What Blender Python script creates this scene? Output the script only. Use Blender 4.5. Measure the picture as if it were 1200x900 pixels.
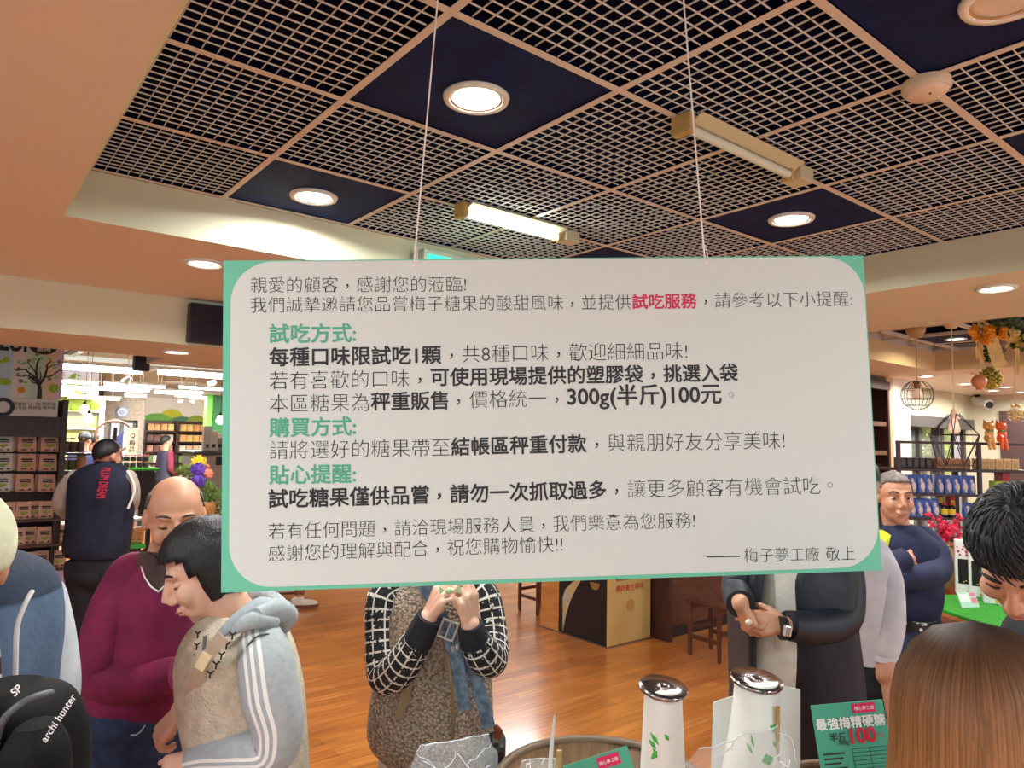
import bpy, bmesh, math, random
from mathutils import Vector as V, Matrix as M, noise as NZ
random.seed(7)
C = bpy.context.scene.collection
for o in list(bpy.data.objects): bpy.data.objects.remove(o)
PI = math.pi
# ------------------------------------------------------------------ camera, world, lights, exposure
EYE = V((0, 0, 1.72)); YAW, PITCH, ROLL, FPX = math.radians(38.639), math.radians(4.522), math.radians(1.139), 834.24
_fh = V((math.sin(YAW), math.cos(YAW), 0)); _r0 = V((math.cos(YAW), -math.sin(YAW), 0)); _z = V((0, 0, 1))
_f = _fh*math.cos(PITCH)+_z*math.sin(PITCH); _u0 = -_fh*math.sin(PITCH)+_z*math.cos(PITCH)
_r = _r0*math.cos(ROLL)+_u0*math.sin(ROLL); _u = -_r0*math.sin(ROLL)+_u0*math.cos(ROLL)
cam = bpy.data.cameras.new('camera'); co = bpy.data.objects.new('camera', cam); C.objects.link(co)
mw = M((_r, _u, -_f)).transposed().to_4x4(); mw.translation = EYE
co.matrix_world = mw; cam.sensor_width = 36; cam.lens = 36*FPX/1200; cam.clip_start = .02; cam.clip_end = 200
bpy.context.scene.camera = co
vs = bpy.context.scene.view_settings
vs.view_transform = 'Standard'; vs.look = 'None'; vs.exposure = 0.38; vs.gamma = 1; vs.use_curve_mapping = False
W = bpy.data.worlds.new('world'); bpy.context.scene.world = W; W.use_nodes = True
W.node_tree.nodes['Background'].inputs[0].default_value = (.76, .93, 1.1, 1)
W.node_tree.nodes['Background'].inputs[1].default_value = .85
def area(name, loc, power, sx, sy, rot=(0, 0, 0), col=(.9, .97, 1), spread=PI):
    l = bpy.data.lights.new(name, 'AREA'); l.energy = power; l.color = col; l.spread = spread
    l.shape = 'RECTANGLE'; l.size = sx; l.size_y = sy
    o = bpy.data.objects.new(name, l); o.location = loc; o.rotation_euler = rot; C.objects.link(o); return o
# ceiling fittings of the part of the shop behind and above the camera, then plain area lamps in the lounge and hall
for x, y in ((-1.2, -1.5), (-1.2, 1.2), (1.5, -1.6), (4.5, -1.6)): area('ceiling_light_glow', (x, y, 2.5), 34, .5, .5)
for x, y in ((6.9, 1.2), (10.4, 2.0), (10.6, 3.4)): area('far_lounge_glow', (x, y, 2.5), 34, .6, .6, col=(.98, .98, .96))
area('hall_glow', (6.2, 7.5, 2.5), 60, 1.5, 1.5)
sun = bpy.data.lights.new('sun', 'SUN'); sun.energy = 14.0; sun.angle = .02; so = bpy.data.objects.new('sun', sun)
so.rotation_euler = (math.radians(42), math.radians(12), 0); C.objects.link(so)
# ------------------------------------------------------------------ pixel rays: where things of the photograph stand
def ray(x, y): return _r*((x-600)/FPX)+_u*((450-y)/FPX)+_f
def at(x, y, d): return EYE+ray(x, y)*d
def onz(x, y, z): d = ray(x, y); return EYE+d*((z-EYE.z)/d.z)
def ony(x, y, Y): d = ray(x, y); return EYE+d*((Y-EYE.y)/d.y)
def onx(x, y, X): d = ray(x, y); return EYE+d*((X-EYE.x)/d.x)
VR, VF = _r0.copy(), _fh.copy()          # level right / forward of the viewer
# ------------------------------------------------------------------ materials
def s2l(c): c /= 255; return c/12.92 if c <= .04045 else ((c+.055)/1.055)**2.4
def rgb(c): return (s2l(c[0]), s2l(c[1]), s2l(c[2]), 1)
def mat(name, c, rough=.6, metal=0, var=None, bump=None, emit=0, alpha=1, coat=0, trans=0, spec=.5, coord='Object', stretch=None):
    m = bpy.data.materials.new(name); m.use_nodes = True; nt = m.node_tree; N = nt.nodes; L = nt.links
    b = N['Principled BSDF']; b.inputs['Base Color'].default_value = rgb(c); b.inputs['Roughness'].default_value = rough
    b.inputs['Metallic'].default_value = metal; b.inputs['Alpha'].default_value = alpha
    b.inputs['Coat Weight'].default_value = coat; b.inputs['Coat Roughness'].default_value = .12
    b.inputs['Transmission Weight'].default_value = trans; b.inputs['Specular IOR Level'].default_value = spec
    if emit: b.inputs['Emission Color'].default_value = rgb(c); b.inputs['Emission Strength'].default_value = emit
    if var or bump:
        tc = N.new('ShaderNodeTexCoord'); mp = N.new('ShaderNodeMapping'); L.new(tc.outputs[coord], mp.inputs[0])
        if stretch: mp.inputs['Scale'].default_value = stretch
    if var:
        nz = N.new('ShaderNodeTexNoise'); nz.inputs['Scale'].default_value = var[0]; nz.inputs['Detail'].default_value = 5
        L.new(mp.outputs[0], nz.inputs['Vector'])
        cr = N.new('ShaderNodeValToRGB'); cr.color_ramp.elements[0].position = .35; cr.color_ramp.elements[1].position = .65
        cr.color_ramp.elements[0].color = rgb(var[1]); cr.color_ramp.elements[1].color = rgb(c)
        L.new(nz.outputs[0], cr.inputs[0]); L.new(cr.outputs[0], b.inputs['Base Color'])
        if emit: L.new(cr.outputs[0], b.inputs['Emission Color'])
    if bump:
        nb = N.new('ShaderNodeTexNoise'); nb.inputs['Scale'].default_value = bump[0]; nb.inputs['Detail'].default_value = 4
        L.new(mp.outputs[0], nb.inputs['Vector'])
        bp = N.new('ShaderNodeBump'); bp.inputs['Strength'].default_value = bump[1]; bp.inputs['Distance'].default_value = .01
        L.new(nb.outputs[0], bp.inputs['Height']); L.new(bp.outputs[0], b.inputs['Normal'])
    return m
def nodes(m): return m.node_tree.nodes, m.node_tree.links, m.node_tree.nodes['Principled BSDF']
def wood(name, c1, c2, rough=.4, stretch=(2, 30, 30), coat=0):
    return mat(name, c1, rough, var=(1.5, c2), stretch=stretch, coat=coat)
def math_node(N, L, op, a, b=None):
    n = N.new('ShaderNodeMath'); n.operation = op
    for i, s in enumerate((a, b)):
        if s is None: continue
        if isinstance(s, (int, float)): n.inputs[i].default_value = s
        else: L.new(s, n.inputs[i])
    return n.outputs[0]
def uv_lines(name, base, line, nu, nv, wu, wv, rough=.8, fleck=None):
    """Cloth with lines across and along the sleeve (uv)."""
    m = mat(name, base, rough); N, L, b = nodes(m)
    tc = N.new('ShaderNodeTexCoord'); sp = N.new('ShaderNodeSeparateXYZ'); L.new(tc.outputs['UV'], sp.inputs[0])
    def band(out, n, w):
        f = math_node(N, L, 'FRACT', math_node(N, L, 'MULTIPLY', out, n)); return math_node(N, L, 'LESS_THAN', f, w)
    k = band(sp.outputs[0], nu, wu)
    if nv: k = math_node(N, L, 'MAXIMUM', k, band(sp.outputs[1], nv, wv))
    if fleck:
        nz = N.new('ShaderNodeTexNoise'); nz.inputs['Scale'].default_value = fleck; L.new(tc.outputs['Object'], nz.inputs['Vector'])
        k = math_node(N, L, 'MAXIMUM', math_node(N, L, 'MULTIPLY', k, math_node(N, L, 'GREATER_THAN', nz.outputs[0], .38)), math_node(N, L, 'GREATER_THAN', nz.outputs[0], .66))
    mx = N.new('ShaderNodeMix'); mx.data_type = 'RGBA'; L.new(k, mx.inputs[0])
    mx.inputs[6].default_value = rgb(base); mx.inputs[7].default_value = rgb(line)
    L.new(mx.outputs[2], b.inputs['Base Color']); return m
# ------------------------------------------------------------------ mesh builder
class MB:
    def __init__(s): s.v = []; s.f = []; s.mi = []; s.uv = []; s.sm = []
    def add(s, vs, fs, mi=0, uvs=None, smooth=False):
        o = len(s.v); s.v += [V(v) for v in vs]
        for k, f in enumerate(fs):
            s.f.append([i+o for i in f]); s.mi.append(mi); s.uv.append(uvs[k] if uvs else None); s.sm.append(smooth)
        return s
    def box(s, a, b, mi=0, X=None, b_=0):
        x0, y0, z0 = [min(a[i], b[i]) for i in range(3)]; x1, y1, z1 = [max(a[i], b[i]) for i in range(3)]
        p = [V((x, y, z)) for z in (z0, z1) for x, y in ((x0, y0), (x1, y0), (x1, y1), (x0, y1))]
        if X: p = [X @ q for q in p]
        return s.add(p, [(3, 2, 1, 0), (4, 5, 6, 7), (0, 1, 5, 4), (1, 2, 6, 5), (2, 3, 7, 6), (3, 0, 4, 7)], mi)
    def bbox(s, a, b, r=.004, mi=0, X=None):
        """box with bevelled edges"""
        bm = bmesh.new(); bmesh.ops.create_cube(bm, size=1)
        for v in bm.verts: v.co = V([a[i]+(b[i]-a[i])*(v.co[i]+.5) for i in range(3)])
        bmesh.ops.bevel(bm, geom=list(bm.edges), offset=r, segments=2, affect='EDGES', profile=.5)
        bmesh.ops.recalc_face_normals(bm, faces=bm.faces); bm.verts.index_update()
        s.add([(X @ v.co if X else v.co.copy()) for v in bm.verts], [[v.index for v in f.verts] for f in bm.faces], mi); bm.free(); return s
    def quad(s, a, b, c, d, mi=0): return s.add((a, b, c, d), [(0, 1, 2, 3)], mi, [((0, 0), (1, 0), (1, 1), (0, 1))])
    def poly(s, pts, n, t=.001, mi=0):
        """flat outline given a thickness along n"""
        k = len(pts); a = [V(p) for p in pts]; b = [p+V(n)*t for p in a]
        return s.add(a+b, [list(range(k))[::-1], list(range(k, 2*k))]+[(i, (i+1) % k, k+(i+1) % k, k+i) for i in range(k)], mi)
    def tube(s, path, rad, seg=12, mi=0, caps=True, sm=3, ell=None, smooth=True, up=None, ball=False):
        P = [V(p) for p in path]; R = list(rad) if hasattr(rad, '__len__') else [rad]*len(P)
        if ball: s.ell(P[0], (R[0]*.99,)*3, seg=seg, rings=12, mi=mi)
        if sm > 1 and len(P) > 2:
            Q, S = [], []
            for i in range(len(P)-1):
                p0, p1, p2, p3 = P[max(i-1, 0)], P[i], P[i+1], P[min(i+2, len(P)-1)]
                for k in range(sm):
                    t = k/sm
                    Q.append(.5*((2*p1)+(p2-p0)*t+(2*p0-5*p1+4*p2-p3)*t*t+(3*p1-p0-3*p2+p3)*t**3)); S.append(R[i]+(R[i+1]-R[i])*t)
            Q.append(P[-1]); S.append(R[-1]); P, R = Q, S
        n = len(P); T = [(P[min(i+1, n-1)]-P[max(i-1, 0)]).normalized() for i in range(n)]
        a = V(up) if up else (V((0, 0, 1)) if abs(T[0].z) < .9 else V((1, 0, 0)))
        vs = []; Ls = [0]
        for i in range(n):
            a = (a-T[i]*a.dot(T[i])).normalized(); b = T[i].cross(a)
            if i: Ls.append(Ls[-1]+(P[i]-P[i-1]).length)
            ea, eb = ell if ell else (1, 1)
            for k in range(seg):
                t = 2*PI*k/seg; vs.append(P[i]+(a*math.cos(t)*ea+b*math.sin(t)*eb)*R[i])
        fs, us = [], []
        for i in range(n-1):
            for k in range(seg):
                k2 = (k+1) % seg; fs.append((i*seg+k, i*seg+k2, (i+1)*seg+k2, (i+1)*seg+k))
                u0, u1 = k/seg, (k+1)/seg; us.append(((u0, Ls[i]), (u1, Ls[i]), (u1, Ls[i+1]), (u0, Ls[i+1])))
        s.add(vs, fs, mi, us, smooth)
        if caps:
            s.add([v for v in vs[:seg]], [list(range(seg))[::-1]], mi); s.add([v for v in vs[-seg:]], [list(range(seg))], mi)
        return s
    def lathe(s, prof, c=(0, 0, 0), seg=24, mi=0, X=None, smooth=True, sx=1, sy=1, caps=True):
        vs = []; c = V(c)
        for r, z in prof:
            for k in range(seg):
                t = 2*PI*k/seg; p = V((r*math.cos(t)*sx, r*math.sin(t)*sy, z)); p = (X @ p) if X else p; vs.append(p+c)
        n = len(prof)
        fs = [(i*seg+k, i*seg+(k+1) % seg, (i+1)*seg+(k+1) % seg, (i+1)*seg+k) for i in range(n-1) for k in range(seg)]
        s.add(vs, fs, mi, None, smooth)
        if not caps: return s
        if prof[0][0] > 1e-5: s.add(vs[:seg], [list(range(seg))[::-1]], mi)
        if prof[-1][0] > 1e-5: s.add(vs[-seg:], [list(range(seg))], mi)
        return s
    def ell(s, c, r, X=None, seg=16, rings=10, mi=0, nz=0, ns=8):
        r = r if hasattr(r, '__len__') else (r, r, r); vs = []; c = V(c)
        for i in range(rings+1):
            a = PI*i/rings
            for k in range(seg):
                t = 2*PI*k/seg; p = V((math.sin(a)*math.cos(t)*r[0], math.sin(a)*math.sin(t)*r[1], -math.cos(a)*r[2]))
                p = X @ p if X else p
                q = p+c
                if nz: q = c+p*(1+nz*NZ.noise(q*ns))
                vs.append(q)
        fs = [(i*seg+k, i*seg+(k+1) % seg, (i+1)*seg+(k+1) % seg, (i+1)*seg+k) for i in range(rings) for k in range(seg)]
        return s.add(vs, fs, mi, None, True)
    def cap(s, a, ra, b, rb, seg=12):
        a, b = V(a), V(b); d = b-a; s.tube([a, b], [ra, rb], seg, sm=1)
        s.ell(a, ra, seg=seg, rings=8); s.ell(b, rb, seg=seg, rings=8); return s
    def loft(s, rings, seg=32, mi=0, sm=4, caps=True, ex=2.4, nz=0, ns=6):
        """rings: (centre, half width along lat, half depth along front, lat, front); catmull-rom between"""
        n = len(rings); RR = []
        def lerp(i, t):
            g = lambda k: rings[max(0, min(n-1, k))]
            w = (-.5*t+t*t-.5*t**3, 1-2.5*t*t+1.5*t**3, .5*t+2*t*t-1.5*t**3, -.5*t*t+.5*t**3)
            A = [g(i-1), g(i), g(i+1), g(i+2)]
            return tuple(sum((A[k][j]*w[k] for k in range(4)), (V((0, 0, 0)) if j in (0, 3, 4) else 0)) for j in range(5))
        for i in range(n-1):
            for k in range(sm): RR.append(lerp(i, k/sm))
        RR.append(rings[-1]); vs = []; us = []; fs = []
        for c, a, b, la, fr in RR:
            for k in range(seg):
                t = 2*PI*k/seg; ct, st = math.cos(t), math.sin(t)
                x = math.copysign(abs(ct)**(2/ex), ct); y = math.copysign(abs(st)**(2/ex), st)
                p = c+la*(x*a)+fr*(y*b)
                if nz: p += (la*x+fr*y)*nz*NZ.noise(V((p.x*ns, p.y*ns, p.z*ns*.6)))
                vs.append(p)
        for i in range(len(RR)-1):
            for k in range(seg):
                k2 = (k+1) % seg; fs.append((i*seg+k, i*seg+k2, (i+1)*seg+k2, (i+1)*seg+k))
                v0, v1 = i/(len(RR)-1), (i+1)/(len(RR)-1); us.append(((k/seg, v0), ((k+1)/seg, v0), ((k+1)/seg, v1), (k/seg, v1)))
        s.add(vs, fs, mi, us, True)
        if caps:
            s.add(vs[:seg], [list(range(seg))[::-1]], mi); s.add(vs[-seg:], [list(range(seg))], mi)
        return s
    def mesh(s, name, off=None):
        me = bpy.data.meshes.new(name); off = off or V((0, 0, 0))
        me.from_pydata([v-off for v in s.v], [], s.f)
        for p, mi, sm in zip(me.polygons, s.mi, s.sm): p.material_index = mi; p.use_smooth = sm
        if any(s.uv):
            ul = me.uv_layers.new(name='uv')
            for p, u in zip(me.polygons, s.uv):
                if u:
                    for li, q in zip(p.loop_indices, u): ul.data[li].uv = q
        me.validate(); return me
def fuse(mb, voxel=.006, smooth=6, f=.5, off=None, name='body'):
    """overlapping pieces grown together into one continuous surface"""
    o = bpy.data.objects.new('tmp', mb.mesh('tmp', off)); C.objects.link(o)
    r = o.modifiers.new('r', 'REMESH'); r.mode = 'VOXEL'; r.voxel_size = voxel; r.use_smooth_shade = True
    if smooth: q = o.modifiers.new('s', 'SMOOTH'); q.iterations = smooth; q.factor = f
    dg = bpy.context.evaluated_depsgraph_get(); me = bpy.data.meshes.new_from_object(o.evaluated_get(dg)); me.name = name
    old = o.data; bpy.data.objects.remove(o); bpy.data.meshes.remove(old)
    for p in me.polygons: p.use_smooth = True
    return me
ORG = {}
def tag(o, label=None, cat=None, group=None, kind=None):
    if label: o['label'] = label
    if cat: o['category'] = cat
    if group: o['group'] = group
    if kind: o['kind'] = kind
    return o
def thing(name, loc, label, cat, group=None, rz=0):
    o = bpy.data.objects.new(name, None); C.objects.link(o); o.location = loc; o.rotation_euler = (0, 0, rz); o.empty_display_size = .05
    ORG[o] = V(loc); return tag(o, label, cat, group)
def obj(name, mb, m, parent=None, local=False, label=None):
    """one mesh object; world coordinates unless local"""
    off = ORG.get(parent, V((0, 0, 0))) if (parent and not local) else V((0, 0, 0))
    me = mb if isinstance(mb, bpy.types.Mesh) else mb.mesh(name, off)
    if isinstance(mb, bpy.types.Mesh): me.materials.clear()
    for x in (m if isinstance(m, (list, tuple)) else [m]): me.materials.append(x)
    o = bpy.data.objects.new(name, me); C.objects.link(o)
    if parent: o.parent = parent; ORG[o] = ORG.get(parent, V((0, 0, 0)))
    if label: o['label'] = label
    return o
def blob(name, mb, m, parent, voxel=.008, smooth=6, label=None):
    return obj(name, fuse(mb, voxel, smooth, off=ORG[parent], name=name), m, parent, True, label)
def single(name, mb, m, label, cat, group=None):
    """a thing that is one mesh: its origin goes to its own base"""
    c = V([sum(v[i] for v in mb.v)/len(mb.v) for i in range(3)]); c.z = min(v.z for v in mb.v)
    me = mb.mesh(name, c)
    for x in (m if isinstance(m, (list, tuple)) else [m]): me.materials.append(x)
    o = bpy.data.objects.new(name, me); C.objects.link(o); o.location = c; ORG[o] = c; return tag(o, label, cat, group)
def struct(name, mb, m):
    o = obj(name, mb, m); o['kind'] = 'structure'; return o
def copy_thing(o, loc, label=None, rz=None):
    r = o.copy(); C.objects.link(r); r.location = loc
    if rz is not None: r.rotation_euler = (0, 0, rz)
    if label: r['label'] = label
    for ch in o.children:
        c = ch.copy(); C.objects.link(c); c.parent = r
        for g in ch.children:
            d = g.copy(); C.objects.link(d); d.parent = c
    return r
# text: glyph outlines laid on a plane (origin, x direction, y direction)
_gc = {}
def glyphs(body, off):
    k = (body, off)
    if k not in _gc:
        c = bpy.data.curves.new('t', 'FONT'); c.body = body; c.offset = off; c.resolution_u = 3; c.extrude = 0
        o = bpy.data.objects.new('t', c); C.objects.link(o); dg = bpy.context.evaluated_depsgraph_get()
        me = bpy.data.meshes.new_from_object(o.evaluated_get(dg))
        vs = [v.co.copy() for v in me.vertices]; fs = [list(p.vertices) for p in me.polygons]
        bpy.data.objects.remove(o); bpy.data.curves.remove(c); bpy.data.meshes.remove(me); _gc[k] = (vs, fs)
    return _gc[k]
def put_text(mb, body, org, X, Y, w=None, h=None, off=0, mi=0, center=False, n=None, lift=.0006, bold=0):
    """ink box scaled to width w (and height h); org = left middle of the ink (or its centre)"""
    vs, fs = glyphs(body, off)
    if not vs: return
    x0, x1 = min(v.x for v in vs), max(v.x for v in vs); y0, y1 = min(v.y for v in vs), max(v.y for v in vs)
    sx = (w/(x1-x0)) if w else (h/(y1-y0)); sy = (h/(y1-y0)) if h else sx
    X, Y = V(X).normalized(), V(Y).normalized(); n = n or X.cross(Y); ym = (y0+y1)/2; xo = (x0+x1)/2 if center else x0
    for k, (dx, dy) in enumerate([(0, 0)]+([(math.cos(a*PI/4)*bold, math.sin(a*PI/4)*bold) for a in range(8)] if bold else [])):
        mb.add([V(org)+X*((v.x-xo+dx)*sx)+Y*((v.y-ym+dy)*sy)+n*(lift+k*2e-6) for v in vs], fs, mi)
# ------------------------------------------------------------------ setting
ZC, ZS, ZB = 2.764, 2.56, 2.273          # louvre ceiling, soffit, beam underside
m_soffit = mat('soffit_paint', (224, 210, 198), .75, bump=(60, .05))
m_cream = mat('cream_paint', (216, 214, 186), .7, bump=(50, .04))
m_white = mat('white_paint', (232, 234, 228), .6)
m_tbar = mat('ceiling_bar', (216, 208, 202), .5)
m_louvre = mat('louvre_metal', (228, 226, 224), .45)
m_void = mat('ceiling_void', (6, 16, 54), .9, var=(6, (4, 10, 38)), spec=.1)
m_solid = mat('black_ceiling_panel', (12, 32, 88), .8, var=(9, (9, 24, 70)), spec=.25, bump=(70, .3))
m_dark = mat('dark_brown_wood', (70, 40, 34), .35, var=(3, (48, 27, 24)), stretch=(20, 20, 2))
m_black = mat('black_satin', (22, 22, 26), .45)
m_led = mat('lamp_glow', (255, 250, 240), emit=14)
m_tube = mat('tube_glow', (246, 252, 255), emit=9)
m_chrome = mat('chrome', (225, 222, 225), .16, 1)
m_steel = mat('brushed_steel', (170, 165, 165), .35, 1)
m_shopceil = mat('shop_ceiling_paint', (176, 166, 150), .8)
m_shopwall = mat('shop_wall_paint', (216, 205, 190), .8)
# floor: narrow orange boards running along x
m_floor = mat('floor_boards', (196, 112, 44), .28, coat=.55)
N, L, b = nodes(m_floor)
tc = N.new('ShaderNodeTexCoord'); br = N.new('ShaderNodeTexBrick'); L.new(tc.outputs['Object'], br.inputs['Vector'])
br.inputs['Color1'].default_value = rgb((214, 138, 66)); br.inputs['Color2'].default_value = rgb((182, 108, 46)); br.inputs['Mortar'].default_value = rgb((116, 64, 28))
for k, v in (('Scale', 1), ('Mortar Size', .0012), ('Brick Width', .9), ('Row Height', .09), ('Bias', 0)): br.inputs[k].default_value = v
mp = N.new('ShaderNodeMapping'); mp.inputs['Scale'].default_value = (1.5, 22, 1); L.new(tc.outputs['Object'], mp.inputs[0])
nz = N.new('ShaderNodeTexNoise'); nz.inputs['Scale'].default_value = 2; nz.inputs['Detail'].default_value = 6; L.new(mp.outputs[0], nz.inputs['Vector'])
cr = N.new('ShaderNodeValToRGB'); cr.color_ramp.elements[0].color = (.62, .62, .62, 1); cr.color_ramp.elements[1].color = (1.12, 1.12, 1.12, 1)
cr.color_ramp.elements[0].position = .3; cr.color_ramp.elements[1].position = .7; L.new(nz.outputs[0], cr.inputs[0])
mx = N.new('ShaderNodeMix'); mx.data_type = 'RGBA'; mx.blend_type = 'MULTIPLY'; mx.inputs[0].default_value = 1
L.new(br.outputs[0], mx.inputs[6]); L.new(cr.outputs[0], mx.inputs[7]); L.new(mx.outputs[2], b.inputs['Base Color'])
struct('floor', MB().box((-6, -5, -.1), (14, 20, 0)), m_floor)
# walls
struct('wall_back', MB().box((-6, 16.95, 0), (14, 17.15, 3)), m_shopwall)
struct('wall_left', MB().box((-6, 4.7, 0), (-5.8, 19.4, 3)), m_shopwall)
struct('wall_right', MB().box((12.55, -5, 0), (12.7, 4.2, ZS)), mat('lounge_wall', (196, 190, 170), .8))
struct('wall_side', MB().box((7.6, 4.9, 0), (7.8, 19.4, 3)), m_shopwall)
# window wall of the lounge: opening x 10.05..12.3, z 0.75..2.16
wx0, wx1, wz0, wz1 = 10.0, 12.3, .5, 2.17
w = MB().box((7.6, 4.2, 0), (wx0, 4.35, ZS)).box((wx1, 4.2, 0), (12.7, 4.35, ZS)).box((wx0, 4.2, wz1), (wx1, 4.35, ZS)).box((wx0, 4.2, 0), (wx1, 4.35, wz0))
struct('wall_window', w, m_cream)
w = thing('window_1', (11.15, 4.27, wz0), None, None); w['kind'] = 'structure'
m_bronze = mat('window_bronze', (84, 80, 78), .45, .3)
f = MB()
for x in (wx0, 10.62, 11.28, 11.4, 12.0, wx1-.07): f.box((x, 4.2, wz0), (x+.08, 4.3, wz1-.12))
for z in (wz0, 1.42): f.box((wx0, 4.21, z), (wx1, 4.29, z+.05))
obj('window_frame', f, m_bronze, w)
obj('roller_blind_box', MB().bbox((wx0-.03, 4.08, wz1-.16), (wx1+.03, 4.2, wz1), .01), m_bronze, w)
g = mat('window_glass', (240, 250, 248), .02, alpha=.07)
obj('window_pane', MB().box((wx0, 4.25, wz0), (wx1, 4.255, wz1-.1)), g, w)
obj('window_curtain', MB().loft([(V((11.86, 4.17, z)), .11, .02, V((1, 0, 0)), V((0, 1, 0))) for z in (.52, 1.2, 2.0)], nz=.02, ns=18), mat('grey_drape', (150, 152, 155), .9), w)
# pillars beside the window
struct('pillar_cream', MB().box((8.77, 3.82, 0), (8.945, 4.2, ZS)), mat('beige_paint', (206, 182, 146), .7))
struct('pillar_white', MB().box((8.945, 3.82, 0), (9.42, 4.2, ZS)), m_white)
# ceilings
s = MB().box((-6, -5, ZS), (.312, 4.72, 3.0)).box((.312, 3.24, ZS), (5.24, 4.72, 3.0)).box((3.912, -5, ZS), (5.24, 3.24, 3.0))
struct('ceiling_soffit', s, m_soffit)
s = MB().box((8.42, -5, ZS), (12.7, 4.35, 3)).box((5.24, 3.15, ZS), (8.42, 4.7, 3))
struct('ceiling_lounge', s, mat('lounge_ceiling_paint', (222, 214, 204), .75))
struct('trim_1', MB().box((.312, 3.228, ZS), (3.912, 3.24, ZC)).box((3.9, -5, ZS), (3.912, 3.228, ZC)).box((.312, -5, ZS), (.324, 3.228, ZC)), m_cream)
struct('trim_2', MB().box((5.24, 3.138, ZS), (8.42, 3.15, ZC)).box((8.408, -5, ZS), (8.42, 3.138, ZC)).box((5.24, -5, ZS), (5.252, 3.138, ZC)), mat('warm_cream_paint', (222, 196, 150), .7))
# beam between the hall and the back shop
struct('beam_front', MB().box((-6, 4.708, ZB), (7.8, 4.72, ZS)), m_cream)
struct('beam', MB().box((-6, 4.72, ZB), (1.24, 5.66, 3)).box((1.24, 4.72, ZB), (7.8, 6.05, 3)), m_soffit)
struct('beam_step', MB().box((1.24, 6.05, ZB-.005), (7.8, 6.2, 3)), m_soffit)
struct('ceiling_shop', MB().box((-6, 5.66, 2.72), (7.8, 19.6, 3.0)), m_shopceil)
struct('ceiling_roof', MB().box((-6, -5, 3.0), (14, 19.6, 3.05)), m_void)
# louvre ceiling of the tray: dark void above, bars, louvre panels and black panels
ceil = struct('ceiling_louvre', MB().box((.312, -5, 2.96), (3.912, 3.24, 2.99)).box((.312, 3.21, ZC+.004), (3.912, 3.2385, 2.96)).box((.313, -5, ZC+.004), (.33, 3.21, 2.96)).box((3.89, -5, ZC+.004), (3.911, 3.21, 2.96)), m_void)
bars = MB()
for i in range(7): bars.box((.312+.6*i-.012, -2.8, ZC), (.312+.6*i+.012, 3.228, ZC+.0022)).box((.312+.6*i-.001, -2.8, ZC+.0022), (.312+.6*i+.001, 3.228, ZC+.03), 1)
for j in range(-7, 4): bars.box((.312, 1.408+.6*j-.012, ZC-.0006), (3.912, 1.408+.6*j+.012, ZC+.0016)).box((.312, 1.408+.6*j-.001, ZC+.0016), (3.912, 1.408+.6*j+.001, ZC+.03), 1)
struct('trim_ceiling_bars', bars, [m_tbar, m_void])
BLACK = {(0, 0), (0, 2), (0, -2), (3, 0), (3, 2), (3, -2), (1, -2)}
def louvre(x0, y0, n=14, t=.0018, h=.0045):
    m = MB(); st = .574/n
    for k in range(1, n):
        m.box((x0+.013+st*k-t/2, y0+.013, ZC+.003), (x0+.013+st*k+t/2, y0+.587, ZC+.003+h))
        m.box((x0+.013, y0+.013+st*k-t/2, ZC+.0035), (x0+.587, y0+.013+st*k+t/2, ZC+.0035+h))
    return m
lp = None
for i in range(-1, 5):
    for j in range(-4, 3):
        x0, y0 = .912+.6*i, 1.408+.6*j
        if (i, j) in BLACK: obj('solid_panel', MB().box((x0+.013, y0+.013, ZC+.006), (x0+.587, y0+.587, ZC+.02)), m_solid, ceil)
        elif lp is None: lp = (obj('louvre_panel', louvre(x0, y0), m_louvre, ceil), x0, y0)
        else:
            o = bpy.data.objects.new('louvre_panel', lp[0].data); C.objects.link(o); o.parent = ceil; o.location = (x0-lp[1], y0-lp[2], 0)
# second tray over the lounge side: dark deck and bars
ceil2 = struct('ceiling_far_tray', MB().box((5.24, -5, 2.84), (8.42, 3.15, 2.9)), m_void)
bb = MB()
for k in range(6): bb.box((5.36+.6*k, -3, ZC), (5.385+.6*k, 3.138, ZC+.03))
for k in range(8): bb.box((5.25, -1.3+.6*k, ZC), (8.41, -1.275+.6*k, ZC+.03))
obj('tray_bars', bb, m_tbar, ceil2)
obj('solid_panel', MB().box((7.18, 2.32, ZC+.01), (7.74, 2.88, ZC+.02)), m_solid, ceil2)
# ------------------------------------------------------------------ ceiling fittings
m_unlit = mat('unlit_diffuser', (226, 214, 200), .4)
def downlight(p, r, label, group=None, power=16, z=ZC, col=(1, .985, .96), lit=True):
    t = thing('recessed_downlight', (p[0], p[1], z), label, 'ceiling light', group)
    X = V((p[0], p[1], z))
    obj('trim_ring', MB().lathe([(r*.86, -.001), (r*.9, -.007), (r*1.08, -.006), (r*1.12, .004), (r*1.0, .012)], X, 32, caps=False), m_white, t)
    obj('reflector', MB().lathe([(r*.9, -.004), (r*.8, -.001)], X, 32, caps=False), m_chrome, t)
    obj('diffuser', MB().lathe([(1e-6, .004), (r*.5, .002), (r*.86, .001)], X, 32), m_led if lit else m_unlit, t)
    if not lit: return t
    l = bpy.data.lights.new('downlight_lamp', 'AREA'); l.shape = 'DISK'; l.size = r*1.7; l.energy = power; l.color = col; l.spread = math.radians(165)
    lo = bpy.data.objects.new('downlight_lamp', l); lo.location = (p[0], p[1], z-.012); C.objects.link(lo)
    return t
downlight((1.22, 1.73), .092, 'round lit downlight in the black panel between the two sign cords')
downlight((1.21, 2.93), .092, 'round lit downlight in the black panel next to the left cream fascia')
downlight((3.01, 1.72), .092, 'round lit downlight in the black panel above the top right of the sign')
downlight((1.87, .52), .092, 'round downlight in the black panel at the very top right corner', lit=False)
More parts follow.
